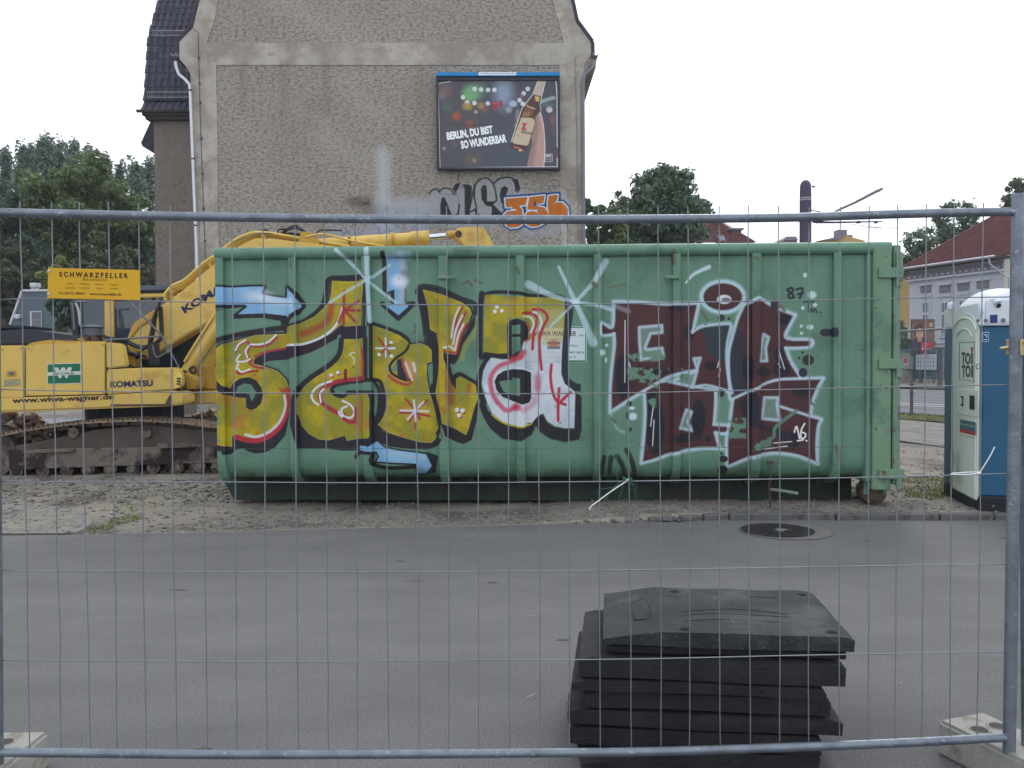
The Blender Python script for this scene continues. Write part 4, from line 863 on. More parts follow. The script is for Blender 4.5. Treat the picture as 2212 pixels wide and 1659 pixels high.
# grass tufts and weeds
M_blade = mat('grass_blade', (122, 130, 74), k=.95, rough=.8, var=.3, vs=3, island=.35, trans=.3)
M_weed = mat('weed_leaf', (96, 118, 66), k=.7, rough=.8, var=.3, vs=3, island=.35, trans=.3)
def tufts(name, spots, n, h, m, seed, label):
    rs = np.random.RandomState(seed); V = []; F = []; k = 0
    for (cx, cy, rx, ry, wt) in spots:
        for i in range(int(n*wt)):
            a = rs.rand()*6.28; r = math.sqrt(rs.rand()); x = cx + rx*r*math.cos(a); y = cy + ry*r*math.sin(a); z = gz(x, y) + (soil_h(x, y) if y < 15 else .03) - .005
            hh = h * (.4 + .8*rs.rand()); d = rs.rand()*6.28; le = hh*(.2+.6*rs.rand()); w_ = .004 + .004*rs.rand()
            if y > 15: w_ *= 3
            u = np.array((math.cos(d), math.sin(d), 0)); s = np.array((-u[1], u[0], 0)) * w_; p = np.array((x, y, z))
            V += [p - s, p + s, p + u*le*.4 + s*.8 + (0, 0, hh*.65), p + u*le*.4 - s*.8 + (0, 0, hh*.65), p + u*le + (0, 0, hh*.95), p + u*le - s*.2 + (0, 0, hh*.95)]
            F += [(k, k+1, k+2, k+3), (k+3, k+2, k+4, k+5)]; k += 6
    o = fast_mesh(name, V, F, m); tag(o, label, 'grass', kind='stuff'); return o
tufts('grass', [(-3.72, 8.3, .12, .3, .8), (-3.95, 9.0, .3, .3, .5), (-3.2, 9.9, .4, .2, .35), (-4.4, 9.8, .5, .2, .3), (-3.75, 7.85, .1, .15, .4), (-2.3, 9.3, .4, .3, .15)], 260, .028, M_blade, 5, 'thin yellowish grass growing beside the rounded corner of the paving')
tufts('grass', [(4.9, 9.6, .6, .35, 1.0), (5.3, 10.3, .7, .35, 1.6), (4.45, 9.2, .25, .2, .4), (5.1, 9.4, .12, .15, .3)], 700, .032, M_blade, 7, 'low green grass between the container doors and the toilet cabin')
tufts('grass', [tuple((ST.M @ Vector((x, -.85, 0)))[:2]) + (1.0, .6, .8) for x in np.arange(-5, 5, 1.2)], 300, .07, M_blade, 8, 'ragged grass verge along the near side of the street')

# cracked light yard surface beyond the excavator
mb = MB(); mb.add([(-26, 17, .0), (-2.5, 17, .0), (-2.5, 24.4, .0), (-26, 24.4, .0)], [(0, 1, 2, 3)]); tag(mb.build('yard_paving', mat('yard_paving', (158, 160, 166), k=.7, rough=.9, var=.1, vs=.6), fix=False), kind='structure')

# manhole
mhc = on_z(1696, 1147.5, .0); mh = empty('manhole_cover', (mhc.x, mhc.y, 0), label='round dark cast iron manhole cover with a pale concrete ring in the asphalt', cat='manhole cover')
MB().lathe([(.0, .002), (.385, .002), (.395, .006), (.375, .0075), (.0, .0075)], n=48).build('concrete_ring', mat('ring_concrete', (140, 138, 132), k=.6, var=.2, vs=8, bump=.4, bs=60), mh)
M_iron = mat('cast_iron', (62, 62, 64), k=.6, rough=.75, metal=.2, var=.3, vs=12, c2=(104, 84, 60), c2s=14, c2t=.58, bump=.6, bs=60)
o = MB().lathe([(.0, .010), (.300, .010), (.315, .0145), (.290, .0165), (.277, .012), (.0, .012)], n=48).build('iron_cover', M_iron, mh); o.location = (-.068, 0, 0)
mb = MB()
for i in range(-4, 5):
    for j in range(-4, 5):
        if i*i + j*j < 17 and i*i + j*j > 1: mb.box((i*.055, j*.055, .0145), (.034, .034, .006), Matrix.Rotation(.78*((i+j) % 2), 3, 'Z'))
o = mb.build('cover_studs', M_iron, mh); o.location = (-.065, 0, 0)
o = MB().lathe([(.0, .0165), (.052, .0165), (.055, .012)], n=20).build('cover_centre', mat('worn_iron', (150, 150, 148), k=.6), mh); o.location = (-.03, 0, 0)

# crumbled concrete bits where the kerb begins
def ar5(rs):
    x = rs.uniform(.55, 1.75); return x, edgeY(x) + rs.uniform(-.06, .12)
o = pebbles('concrete_crumbs', 160, ar5, .008, .045, M_kerb, lambda x, y: .01, 12); tag(o, 'crumbled grey concrete bits where the sunken kerb begins', 'rubble', kind='stuff')

# scuffs and stains worn into the asphalt (thin films of dust)
M_scuf = mat('dust_scuff', (142, 141, 139), k=.8, rough=.95, var=.1, vs=40); M_stain = mat('oil_stain', (96, 95, 95), k=.6, rough=.7, var=.1, vs=20)
def films(name, n, m, seed, L, W, z, ang, label):
    rs = np.random.RandomState(seed); mb = MB()
    for i in range(n):
        x = rs.uniform(-4.2, 4.2); y = rs.uniform(3.1, 7.5); a = ang + rs.randn()*.35; l = L*(.3+rs.rand()); w_ = W*(.3+rs.rand()); P = []
        for k in range(9):
            t = k/8 - .5; P.append((t*l, w_*.5*math.cos(t*3.14)*(.5+rs.rand()))) 
        for k in range(8, -1, -1):
            t = k/8 - .5; P.append((t*l, -w_*.5*math.cos(t*3.14)*(.5+rs.rand())))
        c, s_ = math.cos(a), math.sin(a); mb.add([(x+u*c-v*s_, y+u*s_+v*c, z + i*1e-5) for u, v in P], [(j, j+1, 16-j, 17-j) for j in range(8)])
    tag(mb.build(name, m, fix=False), label, 'stain', kind='stuff')
films('scuff_marks', 40, M_scuf, 5, .11, .009, .0012, .35, 'pale scuff marks scraped over the asphalt')
films('dark_stains', 24, M_stain, 6, .14, .035, .0022, .1, 'small dark oily stains on the asphalt')

# ================================================================ the big gable house
HF = Frame((-8.6, 25.0, 0.0), R(.75))
def hp(px, py, off=0.0):
    q = HF.pl(px, py, off); return (q.x, q.z)
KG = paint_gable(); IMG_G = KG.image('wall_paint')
x0_, z1_ = hp(380, -60); x1_, z0_ = hp(1300, 800)
zl_ = hp(380, 800)[1]
def uv_gable(co):     # plain planar layout over the wall
    u = (co[:, 0] - x0_) / (x1_ - x0_); v = (co[:, 2] - (z0_+zl_)/2) / ((z1_ + hp(1300, -60)[1])/2 - (z0_+zl_)/2)
    return np.stack([u, v], 1)
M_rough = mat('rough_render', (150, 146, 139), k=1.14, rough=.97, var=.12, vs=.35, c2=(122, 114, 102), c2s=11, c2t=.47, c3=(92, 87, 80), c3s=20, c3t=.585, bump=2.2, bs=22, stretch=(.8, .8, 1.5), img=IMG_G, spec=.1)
M_band = mat('smooth_render', (160, 156, 148), k=1.08, rough=.95, var=.12, vs=1.1, c2=(136, 129, 119), c2s=.8, c2t=.47, c3=(146, 139, 130), c3s=6, c3t=.60, bump=.3, bs=30, img=IMG_G, spec=.1)
M_rear = mat('grey_brown_render', (128, 120, 113), k=.9, rough=.97, var=.1, vs=.6, c2=(104, 96, 90), c2s=18, c2t=.52, bump=1.4, bs=14, spec=.1)
M_tile = mat('dark_roof_tile', (66, 65, 80), k=1.0, rough=.7, var=.25, vs=5, rand=.22, c2=(140, 142, 146), c2s=9, c2t=.70, spec=.3)
M_tiled = mat('dark_roof_field', (62, 58, 70), k=.9, rough=.75, var=.25, vs=5, spec=.3)
M_zinc = mat('zinc', (150, 158, 164), k=.9, rough=.5, metal=.5, var=.12, vs=3)
M_pipew = mat('pale_downpipe', (198, 204, 210), k=.95, rough=.4, metal=.3, var=.06)
M_pipeg = mat('grey_downpipe', (120, 122, 130), k=.9, rough=.5, metal=.3, var=.1)
M_wood = mat('soffit_wood', (84, 78, 80), k=.8, rough=.8, var=.2, vs=4)
house = empty('gable_house', HF.loc, HF.rot, label='tall grey brown rendered gable house with a beer billboard and graffiti on its blank wall', cat='house')
left = [hp(424, 540), hp(412, 160), hp(398, 139), hp(387, 128), hp(387, 90), hp(416, 60), hp(431, 0)]
right = [hp(1263, 530), hp(1263, 155), hp(1275, 140), hp(1278, 118), hp(1277, 91), hp(1244, 46), hp(1234, 0)]
xl = left[0][0] - .04; xr = right[0][0]
top = [(left[-1][0] + .55, left[-1][1] + 2.6), (left[-1][0] + 3.0, left[-1][1] + 4.6), ((xl+xr)/2, left[-1][1] + 6.4), (right[-1][0] - 3.0, right[-1][1] + 4.6), (right[-1][0] - .5, right[-1][1] + 2.6)]
prof = [(xl, -.2)] + left[1:] + top + right[::-1][:-1] + [(xr, -.2)]
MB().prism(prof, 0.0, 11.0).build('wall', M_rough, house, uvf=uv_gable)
# raised smooth bands
bands = [[hp(425, 600), hp(412, 160), hp(400, 141), hp(467, 141), hp(470, 300), hp(474, 600)],
         [hp(388, 128), hp(388, 91), hp(417, 61), hp(432, 1), hp(474, -6), hp(462, 50), hp(447, 93), hp(1218, 93), hp(1207, 50), hp(1192, -6), hp(1233, 1), hp(1243, 47), hp(1276, 92), hp(1277, 117), hp(1262, 141), hp(400, 141)],
         [hp(1208, 141), hp(1262, 141), hp(1262, 600), hp(1212, 600)]]
for b in bands: MB().prism(b, -.022, .01).build('render_band', M_band, house, uvf=uv_gable)
# continuing raking bands above the frame
MB().prism([hp(432, 0), top[0], (top[0][0]+.7, top[0][1]-.2), hp(474, -6)], -.022, .01).build('render_band', M_band, house, uvf=uv_gable)
MB().prism([hp(1192, -6), (top[-1][0]-.7, top[-1][1]-.2), top[-1], hp(1233, 0)], -.022, .01).build('render_band', M_band, house, uvf=uv_gable)
# roof slopes (seen edge on) along the extrusion
rp = [left[3], left[4], left[5], left[6]] + top + [right[6], right[5], right[4], right[3]]
mb = MB()
for a, b in zip(rp, rp[1:]):
    d = Vector((b[0]-a[0], 0, b[1]-a[1])); nrm = Vector((-d.z, 0, d.x)).normalized() * .09
    if nrm.z < -1e-3: nrm = -nrm
    if abs(nrm.z) < .01: nrm.x = -.09 if a[0] < (xl+xr)/2 else .09
    a3, b3 = Vector((a[0], 0, a[1])), Vector((b[0], 0, b[1]))
    vs = [a3, b3, b3+nrm, a3+nrm]; mb.add([(p.x, -.04, p.z) for p in vs] + [(p.x, 11.2, p.z) for p in vs], [(0,1,2,3), (7,6,5,4), (0,4,5,1), (1,5,6,2), (2,6,7,3), (3,7,4,0)])
mb.build('roof', M_tiled, house)
# eaves box, gutters and downpipes
ge = hp(1278, 122); MB().box((ge[0]-.12, 5.5, ge[1]-.16), (.5, 10.9, .24)).build('eaves_box', M_band, house)
gl = hp(389, 128)
for (gx, sx, mm, nm_) in ((gl[0]-.10, -1, M_zinc, 'gutter'), (ge[0]+.10, 1, M_zinc, 'gutter')):
    mb = MB(); pr = [(gx + .085*math.cos(a), ge[1] + .02 + .085*math.sin(a)) for a in np.linspace(math.pi, 2*math.pi, 9)]; pr += [(gx + .07*math.cos(a), ge[1] + .02 + .07*math.sin(a)) for a in np.linspace(2*math.pi, math.pi, 9)]
    mb.prism(pr, -.25, 11.2).build(nm_, mm, house, smooth=40)
def px3(pts, off): return [(lambda q: (q[0], off, q[1]))(hp(a, b, off)) for a, b in pts]
o = MB().tube(px3([(379, 133), (381, 146), (386, 160), (400, 172), (409, 182), (411, 200), (418, 380), (425, 545), (428, 700)], -.12), .042, 12).build('downpipe', M_pipew, house, smooth=50)
for py in (195, 343, 487): q = hp(411 + (py-200)*.0405, py, -.12); MB().cyl((q[0], -.12, q[1]-.02), (q[0], -.12, q[1]+.02), .052).build('pipe_clamp', M_wood, o)
MB().tube(px3([(1283, 133), (1280, 146), (1270, 155), (1262, 163), (1259, 178), (1260, 300), (1261, 545), (1262, 700)], -.10), .05, 12).build('downpipe', M_pipeg, house, smooth=50)
o = MB().tube(px3([(417, 61), (428, 70), (429, 124), (434, 300), (440, 460), (445, 600)], -.04), .008, 5).build('lightning_wire', M_wood, house)
for py in (124, 180, 221, 299, 375, 450, 520): q = hp(428.5 + (py-100)*.0335, py, -.04); MB().box((q[0], -.03, q[1]), (.05, .04, .05)).build('wire_clip', M_wood, o)
o = MB().tube(px3([(1243, 125), (1246, 300), (1249, 520)], -.04), .006, 5).build('lightning_wire', M_pipeg, house)
q = hp(789, 433, -.02); MB().cyl((q[0], -.02, q[1]), (q[0], -.10, q[1]), .10, .085, 14).build('vent_cap', M_rear, house)
mb = MB().tube(px3([(992, 365), (990, 380), (988, 392)], -.03), .012, 5); mb.build('billboard_cable', M_wood, house)

# rear wing at the left with tiled mansard
wing = empty('house_wing', HF.loc, HF.rot, label='rear wing of the gable house with dark tiled mansard roof and narrow rendered wall', cat='building wing')
WO = 2.2
def wp(px, py, off=WO): q = HF.pl(px, py, off); return (q.x, q.z)
wl = wp(333, 330)[0]; wr = xl + .6; zt = wp(370, 250)[1]
MB().b2((wl, WO, -.2), (wr, WO + 8, zt)).build('wall', M_rear, wing)
# side return of the wing at the top left, slightly wider
tl = wp(321, 262)[0]
ez = wp(360, 262)[1]; EX0 = wp(300, 240, WO-.35)[0]
mb = MB(); mb.b2((tl, WO - .25, ez), (wr, WO + 8, ez + .10)); mb.b2((EX0+.1, WO-.38, ez + .09), (wr, WO + 8, ez + .22)); mb.build('soffit', M_wood, wing)
mb = MB(); gx = wp(360, 242, WO-.45)[1]
pr = [(WO-.45 + .075*math.cos(a), gx + .06 + .075*math.sin(a)) for a in np.linspace(math.pi, 2*math.pi, 8)]; k = len(pr)
mb.add([(EX0-.02, y, z) for y, z in pr] + [(wr, y, z) for y, z in pr], [(i, i+1, k+i+1, k+i) for i in range(k-1)]); mb.build('gutter', M_wood, wing, smooth=50)
# mansard slope seen from the front: profile of (depth, height) with a flared foot
H0 = gx + .05
SP = [(302, 242, -.42), (306, 228, -.25), (309, 205, -.1), (316, 96, .25), (317.5, 84, .32), (362, -80, 1.2)]
prof_r = [(WO+o_, H0 if i_ == 0 else wp(x_, y_, WO+o_)[1]) for i_, (x_, y_, o_) in enumerate(SP)]
xsl = [wp(x_, y_, WO+o_)[0] for x_, y_, o_ in SP]
M_rb = M_tiled
mb = MB(); k = len(prof_r)
mb.add([(xsl[i] + .02, y + .06, z) for i, (y, z) in enumerate(prof_r)] + [(wr, y + .06, z) for y, z in prof_r], [(i, i+1, k+i+1, k+i) for i in range(k-1)])
mb.add([(xsl[i] + .02, y + .06, z) for i, (y, z) in enumerate(prof_r)] + [(xsl[i] + .25, WO + 8, z) for i, (y, z) in enumerate(prof_r)], [(i, k+i, k+i+1, i+1) for i in range(k-1)]); mb.build('roof', M_rb, wing)
tile = MB(); tile.add([(-.1, 0, 0), (-.05, -.035, 0), (.02, -.045, 0), (.06, -.01, 0), (.1, 0, 0), (-.1, .02, .30), (-.05, -.01, .30), (.02, -.02, .30), (.06, .01, .30), (.1, .02, .30), (-.1, .0, -.02), (-.05, .0, -.02), (.02, .0, -.02), (.06, .0, -.02), (.1, .0, -.02)],
   [(0,1,6,5), (1,2,7,6), (2,3,8,7), (3,4,9,8), (10,11,1,0), (11,12,2,1), (12,13,3,2), (13,14,4,3)])
tsrc = None; cnt = 0; st = MB()
def at_prof(s):
    acc = 0
    for i in range(k-1):
        a, b = prof_r[i], prof_r[i+1]; L = math.hypot(b[0]-a[0], b[1]-a[1])
        if s <= acc + L: t = (s-acc)/L; return a[0]+(b[0]-a[0])*t, a[1]+(b[1]-a[1])*t, xsl[i]+(xsl[i+1]-xsl[i])*t, math.atan2(b[0]-a[0], b[1]-a[1])
        acc += L
    return None
s_ = 0.0; row = 0
while True:
    q = at_prof(s_)
    if q is None: break
    y, z, xl_, ang = q; x = xl_ + .1 + (row % 2) * .02
    while x < wr - .1:
        if x < HF.pl(426, 100, 0).x + .5:
            vis = cnt < 300
            if vis:
                if tsrc is None: tsrc = tile.build('roof_tile', M_tile, wing, fix=False); o = tsrc
                else: o = inst(tsrc, wing)
                o.location = (x, y, z); o.rotation_euler = (-ang + rnd.uniform(-.03, .03), rnd.uniform(-.015, .015), 0); cnt += 1
            else:
                Mx = Matrix.Translation((x, y, z)) @ Matrix.Rotation(-ang, 4, 'X'); st.add([Mx @ Vector(v) for v in tile.v], tile.f)
        x += .205
    s_ += .235; row += 1
if st.v: st.build('tile_field', M_tile, wing, fix=False)['kind'] = 'stuff'
for zz, nn in ((wp(360, 205)[1], 0), (wp(360, 60)[1], 1)):
    yy = WO - .28 if nn == 0 else WO + .22; xa = wp(318 if nn == 0 else 332, 200, yy)[0]; xb = wp(408 if nn == 0 else 402, 200, yy)[0]
    mb = MB(); mb.tube([(xa, yy, zz), (xb, yy, zz)], .012, 5); mb.tube([(xa, yy, zz-.16), (xb, yy, zz-.16)], .012, 5)
    n = 18
    for i in range(n+1): x = xa + (xb-xa)*i/n; mb.cyl((x, yy, zz-.16), (x, yy, zz + .02), .007, n=4)
    for i in range(4): x = xa + (xb-xa)*(i+.5)/4; mb.cyl((x, yy, zz-.16), (x, yy+.35, zz-.3), .01, n=4)
    mb.build('snow_guard', mat('snow_guard_metal', (150, 152, 160), metal=.4, rough=.5), wing)
# little lower eave further back at the left edge
mb = MB(); a = wp(307, 310, WO+1.5); b = wp(336, 327, WO+1.5); mb.prism([(a[0], a[1]), (a[0]+.05, a[1]-.12), (b[0]-.1, b[1]), (b[0]+.3, b[1]), (b[0]+.3, a[1]+.9), (wp(326, 268, WO+1.5)[0], wp(326, 268, WO+1.5)[1])], WO + 1.4, WO + 6); mb.build('lower_eave', M_rb, wing)

# ---------------------------------------------------------------- billboard on the wall
BO = -.22
bb = empty('billboard', HF.loc, HF.rot, label='large beer advertising billboard with bottle and slogan under a blue top strip', cat='billboard')
c = [hp(943, 172, BO), hp(1206, 170, BO), hp(1209, 363, BO), hp(947, 365, BO)]
bx0 = (c[0][0]+c[3][0])/2; bx1 = (c[1][0]+c[2][0])/2; bz1 = (c[0][1]+c[1][1])/2; bz0 = (c[2][1]+c[3][1])/2
IMG_B = paint_billboard().image('billboard_print')
KBx = (943, 1209); KBy = (172, 364)
uvb = lambda co: np.stack([(co[:, 0]-bx0)/(bx1-bx0), (co[:, 2]-bz0)/(bz1-bz0)], 1)
M_print = mat('billboard_paper', (60, 60, 66), rough=.35, var=.02, img=IMG_B, spec=.4)
MB().b2((bx0+.03, BO, bz0+.03), (bx1-.03, BO+.03, bz1-.03)).build('poster_sheet', M_print, bb, uvf=uvb)
M_bf = mat('billboard_frame', (52, 54, 66), k=.9, rough=.5, var=.15)
MB().b2((bx0+.01, BO+.032, bz0+.01), (bx1-.01, -.03, bz1)).build('back_box', M_bf, bb)
for a, b in (((bx0-.02, BO-.03, bz0-.03), (bx1+.02, -.04, bz0+.032)), ((bx0-.03, BO-.03, bz0+.033), (bx0+.033, -.045, bz1-.05)), ((bx1-.031, BO-.03, bz0+.034), (bx1+.03, -.046, bz1-.052)), ((bx0-.02, BO-.035, bz1-.048), (bx1+.02, -.04, bz1+.06))):
    MB().b2(a, b).build('frame_bar', M_bf, bb, bevel=.008)
zt1 = hp(1075, 158, BO)[1]
MB().b2((bx0-.02, BO-.10, bz1+.062), (bx1+.03, -.04, zt1)).build('blue_strip', mat('blue_strip_paint', (30, 128, 190), k=.95, rough=.4, var=.05), bb, bevel=.01)
sx = hp(1034, 163, BO)[0]; sx2 = hp(1115, 163, BO)[0]; zc = (bz1 + .062 + zt1)/2
o = MB().b2((sx, BO-.112, zc-.045), (sx2, BO-.101, zc+.045)).build('name_plate', mat('name_plate_white', (210, 222, 232), rough=.4, var=.03), bb)
letter('www.stadtwerbung.de', (sx+.05, BO-.113, zc-.025), (1, 0, 0), (0, 0, 1), sx2-sx-.1, .05, mat('plate_ink', (60, 110, 160), rough=.5), o)

# ================================================================ the green roll-off container
CF = Frame((at(467, 800, 8.75).x, 8.75, 0.0), math.atan2(-.2, 6.85))
KC = paint_container(); IMG_C = KC.image('container_paint')
def cp(px, py, off=0.0): q = CF.pl(px, py, off); return (q.x, q.z)
ca = [cp(455, 525), cp(1955, 525), cp(1955, 1045), cp(455, 1045)]
A_ = np.array([[455, 525, 1], [1955, 525, 1], [1955, 1045, 1], [455, 1045, 1.]]); U_ = np.array([[0, 1], [1, 1], [1, 0], [0, 0.]])
Bm = np.array([[p[0], p[1], 1, p[0]*p[1]] for p in ca]); UVM = np.linalg.solve(Bm, U_)
def uvc(co): return np.stack([co[:, 0], co[:, 2], np.ones(len(co)), co[:, 0]*co[:, 2]], 1) @ UVM
GR = (92, 129, 109)
kw = dict(k=1.03, rough=.55, var=.10, vs=1.3, c2=(80, 114, 97), c2s=2.2, c2t=.52, c3=(100, 72, 58), c3s=9, c3t=.735, bump=.25, bs=6, spec=.35)
M_gimg = mat('green_paint_sprayed', GR, img=IMG_C, **kw)
M_green = mat('green_paint', GR, **{**kw, 'c3t': .70})
M_greenr = mat('green_paint_rusty', (104, 134, 110), **{**kw, 'c3t': .62, 'c3s': 14})
M_under = mat('underframe_grime', (66, 80, 73), k=.5, rough=.85, var=.3, vs=3, c2=(84, 62, 50), c2s=5, c2t=.55)
M_rust = mat('rusty_steel', (112, 92, 80), k=.7, rough=.85, var=.3, vs=8, c2=(74, 66, 62), c2s=12, c2t=.5, bump=.6, bs=60)
cont = empty('roll_off_container', CF.loc, CF.rot, label='long green steel roll-off container covered in yellow, white and brown graffiti', cat='container')
L = cp(1885, 800)[0]; Ltot = cp(1926, 800)[0]
zTop = cp(1100, 530)[1]; zB = .325
def zpx(py, px=1100): return cp(px, py)[1]
zr0 = zpx(554.5)       # underside of the top tube
# side wall with rolled lower edge, gently dented
prof_c = [(0.0, zr0 + .03), (0.0, 2.0), (0, 1.6), (0, 1.2), (0, .9), (0.0, .56), (.005, .50), (.022, .44), (.055, .385), (.10, .348), (.16, zB + .006), (.26, zB)]
def side_wall(name, y0, sgn, m):
    xs = np.linspace(0.0, L, 140); zs = []
    P = []
    for i in range(len(prof_c)-1):
        a, b = prof_c[i], prof_c[i+1]; n = max(1, int(abs(b[1]-a[1]) / .06))
        for t in range(n): P.append((a[0]+(b[0]-a[0])*t/n, a[1]+(b[1]-a[1])*t/n))
    P.append(prof_c[-1]); mb = MB(); k = len(P)
    for x in xs:
        ph = (x / .768) % 1.0; w_ = math.sin(math.pi*ph)
        for (y, z) in P:
            d = .007 * w_ * (nz(x, z, 1.6, 4) + .5*nz(x, z, 4, 6)) + .010 * w_ * max(0, nz(x, z, .9, 12))
            mb.v.append((x, y0 + sgn*(y + d), z))
    for i in range(len(xs)-1):
        for j in range(k-1): mb.f.append((i*k+j, i*k+j+1, (i+1)*k+j+1, (i+1)*k+j))
    return mb.build(name, m, cont, smooth=60, uvf=uvc)
WD = 2.42
side_wall('side_panel', 0.0, 1, M_gimg); side_wall('side_panel', WD, -1, M_green)
# ribs, bent round the lower edge
ribs = [(466.5, 484, 0), (624, 641, 1), (782, 802, 1), (948, 967, 1), (1115, 1134, 1), (1283, 1301, 1), (1454, 1471, 1), (1625, 1644.5, 1), (1801, 1818, 1)]
RP = .055
def rib(xa, xb, y0, sgn, m, nm='rib', top=zr0 + .02):
    pp = [(0.0, top)] + [p for p in prof_c[5:11]] + [(.24, zB - .012)]
    out = []
    for i, (y, z) in enumerate(pp):
        if i == 0: n = (-1, 0)
        else:
            t = (pp[min(i+1, len(pp)-1)][0]-pp[i-1][0], pp[min(i+1, len(pp)-1)][1]-pp[i-1][1]); ln = math.hypot(*t); n = (t[1]/ln, -t[0]/ln)
        out.append((y + n[0]*RP, z + n[1]*RP*(1 if i else 0)))
    mb = MB(); k = len(pp)
    vs = []
    for x in (xa, xb):
        vs += [(x, y0 + sgn*(y+.002), z) for y, z in pp] + [(x, y0 + sgn*y, z) for y, z in out]
    fs = []
    for i in range(k-1):
        fs += [(k+i, k+i+1, 3*k+i+1, 3*k+i), (i, i+1, k+i+1, k+i), (2*k+i, 3*k+i, 3*k+i+1, 2*k+i+1)]
    fs += [(k-1, 3*k-1, 4*k-1, 2*k-1)]
    mb.add(vs, fs); return mb.build(nm, m, cont, bevel=.006, uvf=uvc)
for a, b, f in ribs:
    xa, xb = cp(a, 800, -RP)[0], cp(b, 800, -RP)[0]
    rib(xa, xb, 0.0, 1, M_gimg, 'rib' if f else 'corner_post')
    rib(xa, xb, WD, -1, M_green, 'rib' if f else 'corner_post')
# top tube
rt = (zTop - zr0)/2 + .004
for y in (-.012, WD + .012):
    mb = MB(); pts = [(x, y, zTop - rt + .004*nz(x, y, .8, 3)) for x in np.linspace(.022, L + .16, 50)]; mb.tube(pts, rt, 18); mb.build('top_tube', M_gimg if y < 0 else M_green, cont, smooth=50, uvf=uvc)
mb = MB(); mb.tube([(0.05, .0, zTop-rt), (0.05, WD, zTop-rt)], rt, 14); mb.build('end_tube', M_green, cont, smooth=50)
# stubs on the ribs (cover hooks)
for (x0, x1, y0, y1) in ((945, 983, 591, 602), (1437, 1468, 591, 602)):
    a = cp(x0, y0, -RP-.03); b = cp(x1, y1, -RP-.03); MB().b2((a[0], -RP-.032, b[1]), (b[0], -RP+.012, a[1]-.02)).build('cover_hook', M_greenr, cont, bevel=.005)
# end walls, floor
MB().b2((0.01, .03, zB), (.045, WD-.03, zTop-.05)).build('front_wall', M_green, cont)
MB().b2((0.05, .33, zB+.012), (L, WD-.33, zB + .05)).build('floor', M_rust, cont)
# rear frame post and door with hinges
fa = cp(1886, 800, -.07)[0]; fb = cp(1926, 800, -.07)[0]; zf = cp(1905, 1059, -.07)[1]
for y0, y1 in ((-.075, .10), (WD-.10, WD+.075)): MB().b2((fa, y0, zf), (fb, y1, cp(1905, 532, -.07)[1])).build('rear_post', M_greenr, cont, bevel=.012)
MB().b2((cp(1871, 800, -.03)[0], -.03, zB - .02), (fa-.002, .08, zr0)).build('post_web', M_green, cont, bevel=.004)
MB().b2((fa, .11, zB-.05), (fb, WD-.11, zB+.07)).build('rear_sill', M_greenr, cont, bevel=.01)
da = fb + .018; db_ = cp(1944.5, 800, -.05)[0]
door = MB().b2((da, -.06, cp(1935, 1047, -.06)[1]), (db_, WD + .02, cp(1935, 529, -.06)[1])).build('rear_door', M_greenr, cont, bevel=.010)
for py in (577, 774, 1012, ):
    hz = cp(1915, py+12, -.10)[1]; ha = cp(1899, py, -.10)[0]; hb = cp(1953, py, -.10)[0]
    MB().b2((ha, -.105, hz-.05), (hb, -.078, hz+.05)).build('hinge', M_greenr, cont, bevel=.006)
    MB().cyl((hb-.035, -.07, hz-.13), (hb-.035, -.07, hz+.05 if py > 600 else hz+.2), .035, n=12).build('hinge_pin', M_greenr, cont, smooth=40)
# underframe
u0 = cp(482, 1060, .45)[0]; ub = cp(1000, 1079, .45)[1]
for y in (.42, WD-.62):
    mb = MB(); mb.prism([(u0, zB), (u0 + .02, zB-.08), (u0 + .13, ub), (L-.05, ub-.02), (L-.05, zB)], y, y + .20); mb.build('skid_beam', M_under, cont, bevel=.006)
for i in range(9):
    x = .35 + i * .72; MB().b2((x, .25, zB-.09), (x+.08, WD-.25, zB-.003)).build('cross_beam', M_under, cont)
# rollers at the rear
for y in (.10, WD-.30):
    wc = CF.pl(1889, 1086, .1); zc = .052 + .125; xc = wc.x
    br = MB().b2((xc-.11, y-.012, zc-.02), (xc+.12, y-.001, zB)).build('roller_bracket', M_green, cont, bevel=.004)
    MB().prism([(xc-.075, zc+.07), (xc-.075, zc-.02), (xc-.04, zc-.08), (xc+.04, zc-.08), (xc+.08, zc-.02), (xc+.08, zc+.07)], y-.03, y-.013).build('cover_plate', M_rust, br, bevel=.004)
    o = MB().cyl((xc, y, zc), (xc, y+.19, zc), .125, n=26).build('roller', M_rust, cont, smooth=40, bevel=.008)
    MB().cyl((xc, y-.045, zc), (xc, y-.03, zc), .03, n=12).build('roller_axle', M_rust, o)
# hanging chain with separate links
ch = None; xc = cp(1662, 1005, -.02)[0]; z = cp(1662, 1004, -.02)[1]; i = 0
MB().box((xc+.015, -.018, z+.025), (.06, .03, .035)).build('chain_lug', M_rust, cont, bevel=.004)
while z > .06 and i < 40:
    if ch is None:
        P = [(.013*math.cos(a), 0, .021*math.sin(a)) for a in np.linspace(0, 2*math.pi, 12, endpoint=False)]
        ch = MB().tube(P, .0042, 5, closed=True).build('chain_link', M_rust, cont, smooth=60); o = ch
    else: o = inst(ch, cont)
    o.location = (xc + .004*math.sin(i*.7), -.035 - .002*(i % 3), z - .02); o.rotation_euler = (0, 0, (math.pi/2 if i % 2 else .2)); z -= .034; i += 1
